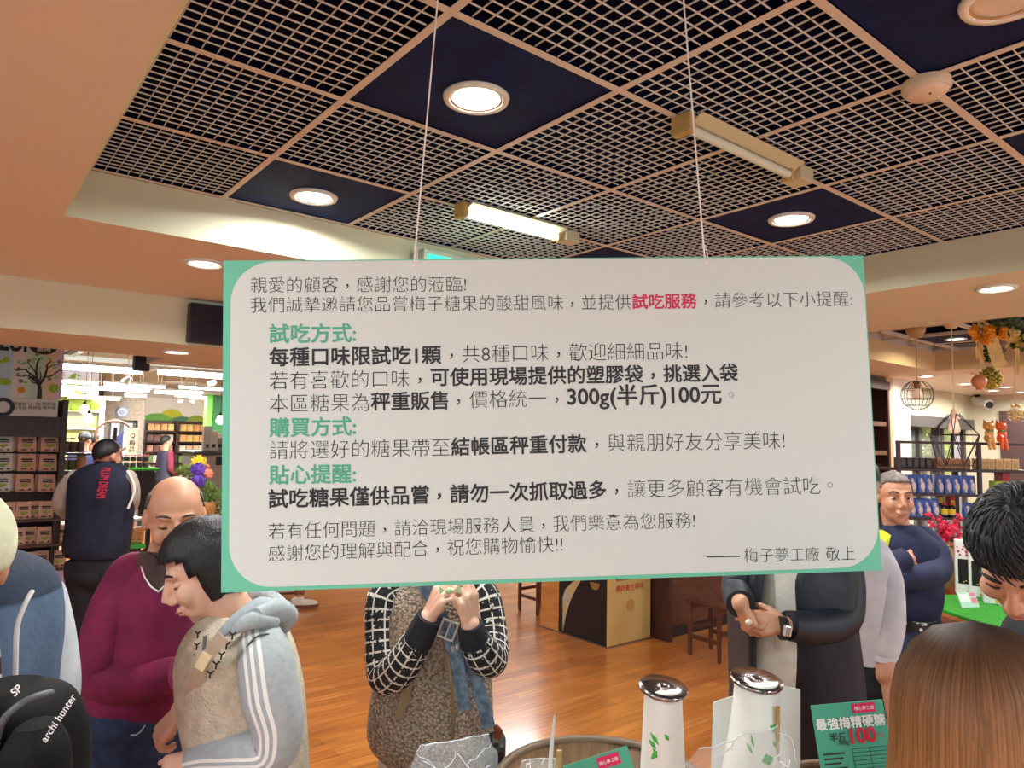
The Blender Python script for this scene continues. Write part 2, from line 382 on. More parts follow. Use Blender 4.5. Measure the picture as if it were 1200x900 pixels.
downlight((.96, 3.64), .085, 'round lit downlight in the tan soffit just left of the sign top', z=ZS-.006, power=13)
downlight((1.21, 5.14), .085, 'round lit downlight under the beam beside the black wall speaker', z=ZB-.006, power=11)
downlight((4.23, 1.28), .085, 'round lit downlight in the tan soffit right of the sign', z=ZS-.006, power=13)
for (x, y), lab in zip(((8.88, 3.42), (10.21, 3.47), (11.52, 3.57), (10.98, 3.26), (12.06, 3.39)), ('nearest the round wire pendant lamp', 'behind the hanging pomegranate', 'behind the gold berry cluster', 'right of the gold berry cluster', 'above the glass bauble')):
    downlight((x, y), .085, 'oval looking lit downlight in the lounge ceiling '+lab, 'lounge downlights', z=ZS-.006, power=9, col=(1, .95, .85))
downlight((7.5, 2.62), .085, 'lit downlight in the dark far ceiling tray behind the pendant canopy', z=ZC, power=14, col=(1, .86, .6))
def batten(x0, x1, y, z, lit, label, m_on):
    t = thing('fluorescent_batten', ((x0+x1)/2, y, z), label, 'ceiling light')
    m_body = mat('batten_cream', (206, 200, 168), .45); m_end = mat('aged_end_cap', (196, 164, 96), .5)
    obj('housing', MB().bbox((x0+.02, y-.03, z-.03), (x1-.02, y+.035, z-.0005), .004).poly([(x0+.03, y-.03, z-.03), (x0+.03, y-.07, z-.012), (x1-.1, y-.07, z-.012), (x1-.1, y-.03, z-.03)], (0, 0, 1), .003), m_body, t)
    obj('end_cap', MB().bbox((x0, y-.045, z-.07), (x0+.03, y+.03, z-.004), .004), m_end, t)
    obj('tube', MB().tube([(x0+.03, y-.02, z-.05), (x1-.13, y-.02, z-.05)], .015, 14, sm=1), m_on, t)
    obj('lamp_holder', MB().bbox((x1-.13, y-.035, z-.068), (x1-.115, y+.005, z-.02), .003), m_end, t)
    obj('ballast_box', MB().bbox((x1-.09, y-.05, z-.06), (x1, y+.03, z-.004), .004), m_body, t)
    if lit: area('batten_lamp', ((x0+x1)/2-.05, y, z-.075), 14, x1-x0-.2, .03, col=(.88, 1, .9))
m_off = mat('unlit_tube', (216, 226, 212), .25)
batten(1.76, 2.5, 1.385, ZC, False, 'unlit fluorescent batten with a cream housing on the louvre ceiling', m_off)
batten(1.72, 2.42, 2.56, ZC, True, 'lit fluorescent batten on the louvre ceiling above the middle of the sign', mat('green_white_glow', (240, 255, 240), emit=16))
t = thing('smoke_detector', (2.13, .8, ZC), 'round cream smoke detector where two ceiling bars cross', 'smoke detector')
m_det = mat('detector_plastic', (214, 202, 172), .5)
obj('detector_base', MB().lathe([(.062, -.002), (.064, -.024), (.058, -.03)], (2.13, .8, ZC), 36), m_det, t)
obj('detector_cap', MB().lathe([(.056, -.028), (.054, -.036), (.046, -.044), (1e-6, -.046)], (2.13, .8, ZC), 36), mat('detector_face', (226, 206, 186), .5), t)
obj('indicator_lens', MB().ell((2.115, .785, ZC-.046), .003), m_black, t)
# exit sign behind the hanging board, on the far fascia
t = thing('exit_sign', (2.1, 3.16, 2.5), 'green lit exit box on the cream fascia behind the sign top', 'exit sign')
e0, e1 = ony(497, 286, 3.12), ony(562, 296, 3.12)
obj('sign_housing', MB().bbox((e0.x-.01, 3.1, 2.50), (e1.x+.02, 3.227, 2.70), .006), mat('exit_housing', (190, 200, 186), .5), t)
obj('lit_face', MB().box((e0.x+.01, 3.094, 2.515), (e1.x+.005, 3.1, 2.67)), mat('exit_green', (40, 214, 168), emit=1.2), t)
# black speaker on the beam face
t = thing('wall_speaker', (1.3, 4.66, 2.285), 'flat black speaker panel on the beam left of the sign', 'speaker')
obj('cabinet', MB().bbox((1.155, 4.63, 2.285), (1.62, 4.707, 2.53), .008), m_black, t)
obj('grille', MB().box((1.165, 4.626, 2.295), (1.61, 4.63, 2.52)), mat('speaker_cloth', (40, 36, 48), .9, bump=(30, .5), var=(9, (30, 27, 38))), t)
t = thing('ceiling_speaker', (1.27, 6.21, 2.16), 'small black box at the edge of the beam above the back shop', 'speaker')
q = onz(167, 421, 2.3)
obj('cabinet', MB().bbox((q.x-.05, 6.205, 2.21), (q.x+.06, 6.3, 2.33), .006), m_black, t)
obj('bracket', MB().box((q.x-.01, 6.21, 2.32), (q.x+.01, 6.25, 2.72)), m_steel, t)
# ------------------------------------------------------------------ hanging notice
SC = 1.2
Sc = EYE+(V((.73400243, .80948614, 1.72+.03683457))-EYE)*SC
a_, b_, c_ = -.62131542, .00498646, -.04212745
SR = M.Rotation(a_, 3, 'Z') @ M.Rotation(b_, 3, 'X') @ M.Rotation(c_, 3, 'Y')
SX, SN, SZ = SR @ V((1, 0, 0)), SR @ V((0, -1, 0)), SR @ V((0, 0, 1))
SW, SH = SC, .49447137*SC
def onsign(x, y):
    d = ray(x, y); k = (Sc-EYE).dot(SN)/d.dot(SN); q = EYE+d*k-Sc; return q.dot(SX), q.dot(SZ)
def sp(u, v, n=0): return Sc+SX*u+SZ*v+SN*n
sign = thing('hanging_notice_board', sp(0, -SH/2, -.004), 'large hanging white board with a green border and printed Chinese tasting rules', 'sign')
m_sgreen = mat('board_green', (104, 196, 164), .55); m_foam = mat('board_core', (238, 236, 228), .7)
h, w_ = SH/2, SW/2
obj('board', MB().add([sp(x, z, y) for y in (-.006, 0) for x, z in ((-w_, -h), (w_, -h), (w_, h), (-w_, h))], [(3, 2, 1, 0), (4, 5, 6, 7)]).add([sp(x, z, y) for y in (-.006, 0) for x, z in ((-w_, -h), (w_, -h), (w_, h), (-w_, h))], [(0, 1, 5, 4), (1, 2, 6, 5), (2, 3, 7, 6), (3, 0, 4, 7)], 1), [m_sgreen, m_foam], sign)
L0 = onsign(269.5, 500)[0]; R0 = onsign(1022, 500)[0]; T0 = onsign(640, 304)[1]; B0 = onsign(640, 677)[1]
def rrect(l, r_, b, t, rad, n=10):
    p = []
    for cx, cz, a0 in ((r_-rad, t-rad, 0), (l+rad, t-rad, 90), (l+rad, b+rad, 180), (r_-rad, b+rad, 270)):
        for k in range(n+1): a = math.radians(a0+90*k/n); p.append((cx+rad*math.cos(a), cz+rad*math.sin(a)))
    return p
obj('white_panel', MB().poly([sp(x, z, .0002) for x, z in rrect(L0, R0, B0, T0, .075)], SN, .0006), mat('board_white', (208, 219, 213), .5), sign)
tk, tg, tr = MB(), MB(), MB()
THIN, BOLD = -.014, .02
def adv(c): return .56 if ord(c) < 256 and c not in '!:()' else (.34 if ord(c) < 256 else 1)
def segtext(mb, s, x0, y0, x1, y1, off, h):
    """a run of text between two picture positions, laid on the board; commas sit in the middle of their cell"""
    u0, v0 = onsign(x0, y0); u1, v1 = onsign(x1, y1); tot = sum(adv(c) for c in s); d = V((u1-u0, v1-v0)); em = d.length/tot
    X = (SX*d.x+SZ*d.y).normalized(); Y = SN.cross(X); pos = 0; run = ''; start = 0
    def flush():
        nonlocal run
        if run:
            wd = sum(adv(c) for c in run)*em; k = (u0+d.x*(start/tot), v0+d.y*(start/tot))
            put_text(mb, run, sp(k[0], k[1], .0009)+X*(em*.05), X, Y, w=wd-em*.1, off=min(off, 0), n=SN, bold=max(off, 0)); run = ''
    for c in s:
        if c in '，。 ':
            flush()
            if c == '，': put_text(mb, '，', sp(u0+d.x*((pos+.4)/tot), v0+d.y*((pos+.4)/tot), .0009)-Y*em*.12, X, Y, w=em*.17, n=SN, bold=max(off, 0))
            if c == '。': put_text(mb, '。', sp(u0+d.x*((pos+.35)/tot), v0+d.y*((pos+.35)/tot), .0009), X, Y, w=em*.27, off=min(off, 0), n=SN)
            pos += adv(c) if c != ' ' else .35; start = pos
        else: run += c; pos += adv(c)
    flush()
for mb, s, x0, y0, x1, y1, off in (
    (tk, '親愛的顧客，感謝您的蒞臨!', 293, 334, 547, 333, THIN), (tk, '我們誠摯邀請您品嘗梅子糖果的酸甜風味，並提供', 293, 357.5, 740, 354, THIN),
    (tr, '試吃服務', 740, 353.5, 817, 352.5, BOLD), (tk, '，請參考以下小提醒:', 817, 352, 999, 350, THIN),
    (tg, '試吃方式:', 315, 391, 418, 390, BOLD), (tk, '每種口味限試吃1顆', 315, 418.5, 518, 415.5, BOLD), (tk, '，共8種口味，歡迎細細品味!', 518, 415, 806, 411, THIN),
    (tk, '若有喜歡的口味，', 315, 446, 504, 443, THIN), (tk, '可使用現場提供的塑膠袋，挑選入袋', 504, 442, 865, 436.5, BOLD),
    (tk, '本區糖果為', 315, 473, 434, 471, THIN), (tk, '秤重販售', 434, 470.5, 526, 469, BOLD), (tk, '，價格統一，', 526, 468.5, 664, 466, THIN),
    (tk, '300g(半斤)100元', 664, 466, 846, 463, BOLD), (tk, '。', 846, 463, 868, 462.5, THIN),
    (tg, '購買方式:', 315, 501, 418, 499, BOLD), (tk, '請將選好的糖果帶至', 315, 527.5, 528, 524, THIN), (tk, '結帳區秤重付款', 528, 523.5, 688, 519.5, BOLD),
    (tk, '，與親朋好友分享美味!', 688, 519.5, 920, 515.5, THIN), (tg, '貼心提醒:', 315, 556.5, 418, 554.5, BOLD),
    (tk, '試吃糖果僅供品嘗，請勿一次抓取過多', 314, 584.5, 711, 573.5, BOLD), (tk, '，讓更多顧客有機會試吃。', 711, 573.5, 984, 568, THIN),
    (tk, '若有任何問題，請洽現場服務人員，我們樂意為您服務!', 314, 622.5, 815, 609, THIN),
    (tk, '感謝您的理解與配合，祝您購物愉快!!', 314, 648.5, 660, 637, THIN), (tk, '梅子夢工廠 敬上', 871, 650.5, 1006, 648, THIN)):
    segtext(mb, s, x0, y0, x1, y1, off, 0)
tk.poly([sp(*onsign(x, y), .0009) for x, y in ((828, 653.2), (867, 652.4), (867, 651), (828, 651.8))], SN, .0003)
obj('black_lettering', tk, mat('print_black', (32, 30, 34), .5), sign)
obj('green_lettering', tg, mat('print_green', (74, 172, 138), .5), sign)
obj('red_lettering', tr, mat('print_red', (206, 28, 78), .5), sign)
for (px, py), (tx, ty), lab in (((485, 312), (513, 0), 'left white cord holding up the hanging notice board'), ((826, 309), (801, 0), 'right white cord holding up the hanging notice board')):
    p0 = sp(*onsign(px, py), .001); dt = (p0-EYE).dot(_f); q = at(tx, ty, dt); k = (ZC+.003-p0.z)/(q.z-p0.z); top = p0+(q-p0)*k
    m = MB().tube([p0, p0+(top-p0)*.02, top], .0016, 8, sm=1).lathe([(.001, 0), (.003, .001), (.003, .004), (.001, .005)], p0-V((0, 0, .004)), 10).ell(p0+(top-p0)*.045, (.003, .003, .005)).tube([p0, p0+SX*.006+V((0, 0, .01)), p0+(top-p0)*.045+SX*.003], .0009, 6)
    obj('hanging_cord', m, mat('white_cord', (236, 232, 226), .7), sign, label=lab)
# ------------------------------------------------------------------ people
m_skin = mat('skin', (230, 184, 160), .5, var=(14, (222, 170, 146)), bump=(180, .08))
m_skin2 = mat('tanned_skin', (204, 150, 120), .5, var=(14, (194, 138, 108)), bump=(180, .08))
m_eye = mat('eye_dark', (34, 26, 24), .2)
m_eyew = mat('eye_white', (226, 222, 214), .3)
m_hairblack = mat('black_hair', (24, 24, 28), .45, var=(40, (12, 12, 15)), stretch=(3, 3, .6), bump=(90, .4))
m_hairgrey = mat('grey_hair', (98, 90, 86), .6, var=(60, (64, 58, 56)), bump=(120, .4))
def cloth(name, c, c2=None, sc=9, bump=(70, .25), rough=.85): return mat(name, c, rough, var=(sc, c2 or tuple(int(x*.86) for x in c)), bump=bump)
def nrm(v): return V(v).normalized()
def head(mb, c, fwd, up, s=1, ears=True):
    u = nrm(up); f = nrm(V(fwd)-u*V(fwd).dot(u)); r = f.cross(u); X = M((r, f, u)).transposed()
    P = lambda a, b, d: V(c)+(r*a+f*b+u*d)*s
    e = lambda p, q: mb.ell(P(*p), [k*s for k in q], X, 24, 16)
    e((0, -.012, .032), (.074, .093, .084)); e((0, .018, -.03), (.061, .067, .086)); e((0, .034, -.076), (.046, .046, .034)); e((0, .058, -.1), (.019, .017, .017))
    e((0, .07, .024), (.05, .02, .012)); e((0, .085, -.062), (.024, .012, .0075)); e((0, .083, -.073), (.02, .012, .007))
    for k in (-1, 1):
        e((k*.036, .058, -.03), (.025, .025, .028))
        if ears: e((k*.075, -.012, -.006), (.01, .024, .033)); e((k*.071, -.006, .02), (.008, .012, .01))
    mb.tube([P(0, .086, .014), P(0, .1, -.014), P(0, .108, -.034)], [.008*s, .011*s, .013*s], 12)
    for k in (-1, 1): e((k*.012, .094, -.038), (.009, .012, .008))
    return P, X
def face_parts(t, P, X, s, brow, down=None):
    for k in (-1, 1):
        if down:                      # eyes cast down: lids and lashes
            obj('eyelid', MB().ell(P(k*.031, .0665, .001), (.0145*s, .0115*s, .0085*s), X, 14, 10), down, t)
            obj('eyelash', MB().tube([P(k*.017, .0742, -.0045), P(k*.031, .0785, -.006), P(k*.045, .0722, -.0035)], [.0012*s, .002*s, .0012*s], 8), m_eye, t)
            obj('eyebrow', MB().tube([P(k*.014, .086, .026), P(k*.033, .084, .032), P(k*.05, .07, .026)], [.003*s, .0038*s, .002*s], 8), brow, t); continue
        m = MB().ell(P(k*.031, .0672, .002), (.0125*s, .0115*s, .0056*s), X, 14, 10); o = obj('eye', m, m_eyew, t)
        obj('iris', MB().ell(P(k*.031, .0768, .0015), (.0064*s, .0034*s, .0056*s), X, 12, 8), m_eye, o)
        obj('eyebrow', MB().tube([P(k*.014, .086, .026), P(k*.033, .084, .032), P(k*.05, .07, .026)], [.004*s, .0045*s, .002*s], 8), brow, t)
    obj('lip', MB().tube([P(-.021, .086, -.067), P(0, .0975, -.0665), P(.021, .086, -.067)], [.002*s, .0035*s, .002*s], 8), mat('lip_tone', (176, 104, 92), .5), t)
def hair_cap(c, fwd, up, s, front=.35, back=-.75, side=-.25, puff=1.09, vary=.03, seg=40, rings=30, drop=0, top=9):
    """hair shell over the skull; kept above a hairline that falls from the brow to the nape"""
    u = nrm(up); f = nrm(V(fwd)-u*V(fwd).dot(u)); r = f.cross(u); m = MB(); grid = {}
    def pt(i, k, q):
        a = PI*i/rings; t = 2*PI*k/seg; d = V((math.sin(a)*math.cos(t), math.sin(a)*math.sin(t), math.cos(a)))
        w = q*(1+vary*NZ.noise(d*7+V(c)*3)+.012*NZ.noise(V((d.x*26, d.y*26, d.z*5))))
        z = d.z
        return V(c)+(r*(d.x*.075*w)+f*(-.012+d.y*.094*w)+u*(.03+z*.086*w-(drop*max(0, -z) if d.y < .3 else 0)))*s, d
    vs, fs = [], []
    for q in (puff, .97):
        for i in range(rings+1):
            for k in range(seg): vs.append(pt(i, k, q)[0])
    keep = set()
    for i in range(rings):
        for k in range(seg):
            d = pt(i+.5, k+.5, 1)[1]; y = d.y
            lim = front if y > .55 else (side+(front-side)*max(0, (y-.15)/.4) if y > .15 else (side if y > -.2 else side+(back-side)*min(1, (-y-.2)/.5)))
            if lim+.05*NZ.noise(d*9) < d.z < top+.1*NZ.noise(d*5): keep.add((i, k))
    n = (rings+1)*seg
    for i, k in keep:
        k2 = (k+1) % seg; q = (i*seg+k, (i+1)*seg+k, (i+1)*seg+k2, i*seg+k2); fs.append(q); fs.append(tuple(n+x for x in q[::-1]))
        for (di, dk, e0, e1) in ((1, 0, (i+1)*seg+k, (i+1)*seg+k2), (-1, 0, i*seg+k2, i*seg+k), (0, 1, (i+1)*seg+k2, i*seg+k2), (0, -1, i*seg+k, (i+1)*seg+k)):
            if (i+di, (k+dk) % seg) not in keep and 0 <= i+di < rings: fs.append((e1, e0, n+e0, n+e1))
    return m.add(vs, fs, 0, None, True)
def hand(mb, wr, d, n, side, curl=(.5, .55, .6, .65), thumb=.5, s=1, spread=.05):
    d = nrm(d); n = nrm(V(n)-d*V(n).dot(d)); b = d.cross(n)*side; wr = V(wr)
    for i in range(4):
        kn = wr+(d*(.088-.005*abs(i-1)-.006*(i == 3))+b*(.031-.0205*i))*s
        mb.cap(wr+(d*.012+b*(.014-.009*i))*s, .016*s, kn, .0118*s, 12); a = 0; p = kn; L = (.07, .078, .073, .057)[i]; r = (.0092, .0092, .0088, .0078)[i]
        for j, q in enumerate((.45, .31, .24)):
            a += curl[i]*(1 if j else .8); w = (d*math.cos(a)+n*math.sin(a)+b*spread*(1.5-i)); p2 = p+w*(L*q*s)
            mb.cap(p, r*s*(1-.1*j), p2, r*s*(.9-.1*j), 10); p = p2
    mb.ell(wr+(d*.045+b*.012+n*.008)*s, (.022*s, .022*s, .022*s)); mb.ell(wr+(d*.05-b*.018+n*.006)*s, (.018*s, .018*s, .018*s))
    p = wr+(d*.022+b*.026+n*.008)*s; w = nrm(d*.62+b*.72+n*.3)
    mb.cap(wr+(d*.01+b*.012)*s, .018*s, p+w*.028*s, .0135*s, 12); p = p+w*.028*s
    for j in range(2):
        w = nrm(w+(n*.5+d*.4-b*.45)*thumb); p2 = p+w*((.033, .027)[j])*s; mb.cap(p, (.0112, .0102)[j]*s, p2, (.0102, .0085)[j]*s, 10); p = p2
def arm(mb, sh, el, wr, s=1): mb.cap(sh, .036*s, el, .031*s).cap(el, .031*s, wr, .027*s)
def rings(*rs):
    """(left px, right px, row px, distance, half depth) -> cross-sections seen square on from the viewer"""
    return [(at((a+b)/2, y, d), (b-a)/2/FPX*d, hd, VR, VF) for a, b, y, d, hd in rs]
def shoe(t, a, toe, m, m_sole, s=1, drop=0):
    """a = ankle over the floor, toe = flat direction"""
    toe = nrm((toe[0], toe[1], 0)); z = a.z-.085*s; g = MB(); b = V((a.x, a.y, z)); X = M((V((0, 0, 1)).cross(toe), toe, V((0, 0, 1)))).transposed()
    g.ell(b+toe*.06*s+V((0, 0, .035)), (.044*s, .13*s, .04*s), X); g.ell(b-toe*.02*s+V((0, 0, .05)), (.04*s, .065*s, .055*s), X); g.tube([b+V((0, 0, .05)), b+V((0, 0, .1*s))], .043*s, 16, sm=1)
    o = blob('shoe', g, m, t, .008, 4)
    obj('sole', MB().loft([(b+toe*.055*s+V((0, 0, z_)), .047*s, .135*s, X @ V((1, 0, 0)), toe) for z_ in (.001, .012, .024)], 24, ex=2.6), m_sole, o)
def legs(t, hip, half, m, feet=None, rad=(.088, .066, .052), toe=None, shoes=None, hipr=(.16, .12), hide=False, fr=None):
    """trousers, shoes and the legs inside them; hip = centre between the hip joints"""
    fr = fr or -VF; la = V((0, 0, 1)).cross(fr); mb = MB(); P = []
    feet = feet or [hip+la*(k*half*1.1)-V((0, 0, hip.z-.09)) for k in (1, -1)]
    for k, ft in zip((1, -1), feet):
        h = hip+la*(k*half); kn = (h+ft)/2+fr*.03+V((0, 0, .02)); P.append((h, kn, ft)); mb.tube([h+V((0, 0, .08)), h, kn, ft+V((0, 0, .03))], [rad[0], rad[0], rad[1], rad[2]], 20, sm=4)
    X = M((la, fr, V((0, 0, 1)))).transposed(); mb.ell(hip+V((0, 0, .06)), (hipr[0], hipr[1], .12), X); mb.ell(hip-V((0, 0, .01)), (hipr[0]*.98, hipr[1]*1.02, .1), X)
    blob('trousers', mb, m, t, .012, 5)
    for h, kn, ft in P: shoe(t, ft, toe or fr, *(shoes or (m_blackshoe, m_sole)))
    return P
m_blackshoe = mat('black_shoe', (30, 29, 30), .4); m_sole = mat('shoe_sole', (60, 56, 52), .7); m_whiteshoe = mat('white_shoe', (226, 220, 206), .6)
def body(t, P, sh, arms, pel, skin, vox=.005, extra=None):
    """one continuous figure: head is already in extra; legs P from legs()"""
    mb = extra or MB(); c = (sh[0]+sh[1])/2
    mb.cap(pel, .08, c-V((0, 0, .16)), .08, 16).cap(c-V((0, 0, .16)), .08, c-V((0, 0, .06)), .065, 16).cap(sh[0], .04, sh[1], .04)
    for s_, e_, w_ in arms: arm(mb, s_, e_, w_)
    for h, k, f in P: mb.cap(h, .075, k, .05).cap(k, .05, f, .036).cap(f, .036, f+V((0, 0, -.04)), .03); mb.cap(pel, .09, h, .075)
    return blob('body', mb, skin, t, vox, 3)
# ---- the man in the maroon sweater
def maroon_man():
    d = 2.1; hc = at(205, 607, d); pel = at(160, 868, d); t = thing('person', (pel.x, pel.y, 0), 'balding man in a maroon sweater and dark jeans bending over the tasting table', 'person')
    fwd = -VF*.85+VR*.45-_z*.25; up = _z+(-VF*.18+VR*.06)
    mb = MB(); Pt, X = head(mb, hc, fwd, up, 1.03); nb = at(190, 672, d+.02); mb.cap(hc-_z*.06-nrm(fwd)*.02, .054, nb, .062, 16)
    P = legs(t, pel, .085, cloth('dark_denim', (36, 52, 84), (22, 34, 60), 30), shoes=(m_blackshoe, m_sole), fr=nrm(-VF*.5+VR*.8), hipr=(.165, .15))
    shR, elR, wrR = at(150, 688, 2.06), at(119, 786, 2.0), at(206, 790, 1.98); shL, elL, wrL = at(232, 690, 2.16), at(268, 780, 2.2), at(258, 815, 2.1)
    hand(mb, wrR, VR*.9-VF*.2-_z*.15, -_z*.2+VF*.6+VR*.1, 1, (.3, .35, .4, .45)); hand(mb, wrL, VR*.8-VF*.1, -_z, 1)
    b = body(t, P, (shR, shL), ((shR, elR, wrR), (shL, elL, wrL)), pel, m_skin2, .006, mb); face_parts(t, Pt, X, 1.03, m_hairgrey, m_skin2)
    obj('hair', hair_cap(hc, fwd, up, 1.03, front=.99, back=-.22, side=.02, puff=1.035, top=.45), m_hairgrey, t)
    # bald crown shows: the hair keeps to a fringe, so the crown is cut off by height
    m_mar = cloth('maroon_knit', (126, 24, 72), (104, 16, 58), 14, (160, .25))
    g = MB().loft(rings((108, 216, 826, d, .125), (104, 224, 800, d, .135), (110, 234, 755, d, .14), (116, 240, 715, d, .135), (130, 242, 688, d, .12), (156, 234, 668, d, .095), (172, 222, 655, d, .07)), nz=.008, ns=9)
    obj('sweater', g, m_mar, t)
    obj('hem_band', MB().loft(rings((112, 213, 834, d, .122), (109, 217, 822, d, .129))), m_mar, t)
    for pts in (((158, 678, 2.08), (138, 715, 2.04), (122, 760, 2.01), (119, 788, 2.0), (150, 799, 1.99), (208, 790, 1.98)), ((228, 682, 2.16), (252, 730, 2.2), (268, 782, 2.2), (258, 812, 2.11))):
        q = [at(*p) for p in pts]; rr = [.078, .077, .07, .067, .06, .047] if len(q) == 6 else [.075, .07, .06, .05]
        s_ = obj('sleeve', MB().tube(q, rr, 24, sm=5, ball=True), m_mar, t); obj('cuff', MB().tube([q[-1]+(q[-2]-q[-1]).normalized()*.06, q[-1]], .046, 20, sm=1), m_mar, s_)
    m_col = cloth('collar_brown', (78, 58, 54), (62, 46, 44), 20)
    cl = MB().loft([(at(192, 664, d+.0), .084, .085, VR, VF), (at(194, 652, d+.01), .077, .079, VR, VF), (at(197, 643, d+.02), .068, .07, VR, VF)], caps=False)
    fl = [at(175, 646, d-.075), at(165, 655, d-.04), at(171, 676, d-.1), at(187, 693, d-.125), at(203, 673, d-.115), at(190, 660, d-.1)]
    cl.poly(fl, -VF, .006); cl.poly([at(204, 672, d-.115), at(212, 690, d-.125), at(228, 676, d-.1), at(228, 655, d-.06)], -VF, .006)
    c_ = obj('collar', cl, m_col, t); obj('collar_piping', MB().tube([p-VF*.006 for p in fl[1:5]], .0026, 8, sm=2), mat('piping_white', (226, 222, 214), .7), c_)
    pk = MB().tube([at(133, 846, d-.11), at(143, 858, d-.125), at(160, 861, d-.135), at(170, 850, d-.135)], .002, 6); pk.tube([at(127, 840, d-.1), at(126, 900, d-.1)], .0016, 6); obj('pocket_stitching', pk, mat('denim_thread', (176, 180, 180), .7), t)
maroon_man()
# ---- the woman in the cream vest
def stripe_cloth():
    m = cloth('grey_jersey', (172, 178, 182), (160, 166, 170), 60); N, L, b = nodes(m)
    tc = N.new('ShaderNodeTexCoord'); sp_ = N.new('ShaderNodeSeparateXYZ'); L.new(tc.outputs['UV'], sp_.inputs[0])
    u = math_node(N, L, 'FRACT', math_node(N, L, 'ADD', sp_.outputs[0], .2)); x = math_node(N, L, 'DIVIDE', math_node(N, L, 'SUBTRACT', u, .1), .047)
    k = math_node(N, L, 'MULTIPLY', math_node(N, L, 'LESS_THAN', math_node(N, L, 'FRACT', x), .5), math_node(N, L, 'MULTIPLY', math_node(N, L, 'GREATER_THAN', x, 0), math_node(N, L, 'LESS_THAN', x, 3)))
    mx = N.new('ShaderNodeMix'); mx.data_type = 'RGBA'; L.new(k, mx.inputs[0]); src = b.inputs['Base Color'].links[0].from_socket
    L.new(src, mx.inputs[6]); mx.inputs[7].default_value = rgb((232, 232, 228)); L.new(mx.outputs[2], b.inputs['Base Color']); return m
def cream_woman():
    d = 1.7; hc = at(241, 668, d); pel = at(298, 1010, d+.05); t = thing('person', (pel.x, pel.y, 0), 'dark haired woman in a cream fleece vest over a grey striped hoodie', 'person')
    fwd = -VR*.85-VF*.4-_z*.42; up = _z*.9-VR*.38-VF*.15
    mb = MB(); Pt, X = head(mb, hc, fwd, up, .95, False); nb = at(282, 738, d+.02); mb.cap(hc-_z*.04+VR*.03, .05, nb, .056, 16)
    P = legs(t, pel, .08, cloth('grey_trousers', (96, 92, 90), None, 20), fr=nrm(-VR-VF*.3), hipr=(.15, .13))
    shL, elL, wrL = at(308, 760, 1.6), at(325, 868, 1.57), at(233, 890, 1.58); shR, elR, wrR = at(262, 755, 1.82), at(250, 832, 1.8), at(213, 832, 1.755)
    hand(mb, wrR, -VR*.62-_z*.75-VF*.1, VR*.35+VF*.35-_z*.5, -1, (.95, 1.0, 1.05, 1.05), .7, .95); hand(mb, wrL, -VR*.85-_z*.42, VF*.8-_z*.3, 1, (.35, .4, .5, .5), .4, .95)
    body(t, P, (shR, shL), ((shR, elR, wrR), (shL, elL, wrL)), pel, m_skin, .0045, mb); face_parts(t, Pt, X, .95, m_hairblack, m_skin)
    obj('hair', hair_cap(hc, fwd, up, .97, front=.28, back=-.99, side=-.9, puff=1.17, vary=.05, drop=.035), m_hairblack, t)
    m_fl = mat('cream_fleece', (218, 208, 188), .95, var=(38, (196, 184, 164)), bump=(160, .8))
    g = MB().loft(rings((238, 358, 985, d, .17), (236, 355, 925, d, .165), (233, 355, 880, d, .16), (224, 352, 830, d, .16), (218, 348, 790, d, .155), (219, 340, 757, d, .15), (228, 330, 733, d+.01, .125), (246, 312, 716, d+.02, .085)), nz=.01, ns=10)
    vest = obj('fleece_vest', g, m_fl, t)
    m_gr = stripe_cloth(); m_plain = cloth('grey_hood', (176, 184, 190), (162, 170, 176), 50)
    q = [at(*p) for p in ((306, 752, 1.62), (311, 775, 1.575), (317, 815, 1.555), (325, 850, 1.55), (318, 880, 1.55), (282, 884, 1.555), (250, 886, 1.57), (232, 890, 1.585))]
    s_ = obj('sleeve', MB().tube(q, [.05, .06, .062, .056, .051, .05, .045, .042], 32, sm=5, ball=True, up=-VF), m_gr, t)
    obj('cuff', MB().tube([q[-1]+VR*.035, q[-1]-VR*.004], .044, 24, sm=1), m_plain, s_)
    q = [at(*p) for p in ((258, 752, 1.82), (256, 800, 1.82), (246, 830, 1.79), (217, 826, 1.76))]
    s_ = obj('sleeve', MB().tube(q, [.06, .06, .055, .044], 24, sm=5, ball=True), m_plain, t); obj('cuff', MB().tube([q[-1]+VR*.03+_z*.01, q[-1]-VR*.004], .041, 24, sm=1), m_plain, s_)
    hd = MB().tube([at(*p) for p in ((238, 775, 1.56), (252, 752, 1.56), (276, 728, 1.57), (306, 712, 1.62), (328, 722, 1.7), (316, 704, 1.78), (282, 704, 1.82), (256, 728, 1.8), (243, 770, 1.6))], [.005, .008, .015, .024, .027, .026, .024, .018, .008], 16, sm=5)
    hd.tube([at(*p) for p in ((300, 722, 1.58), (322, 714, 1.64), (336, 722, 1.7), (330, 738, 1.72))], [.018, .026, .027, .015], 16, sm=5); hd.tube([at(*p) for p in ((268, 740, 1.57), (296, 727, 1.57), (322, 730, 1.62))], [.012, .019, .015], 12, sm=4)
    obj('hood', hd, m_plain, t)
    def onv(x, y): return at(x, y, d-.155*math.sqrt(max(0, 1-abs((x-286)/69)**2.4))-.014)
    st = MB()
    for x, y in ((277, 741), (270, 752.6), (264, 764), (258, 775), (251, 786)): c = onv(x, y)-VF*.02; [st.tube([c, c+VR*a+_z*b], .0018, 6, sm=1) for a, b in ((-.008, .006), (.007, .006), (-.001, -.01))]
    for k in range(4): x, y = 234.5-k*1.1, 741+k*13.5; c = onv(x, y)-VF*.012; [st.tube([c, c+VR*a+_z*b], .0018, 6, sm=1) for a, b in ((-.006, .006), (.006, .006), (0, -.01))]
    obj('stitching', st, mat('stitch_black', (28, 26, 28), .8), vest)
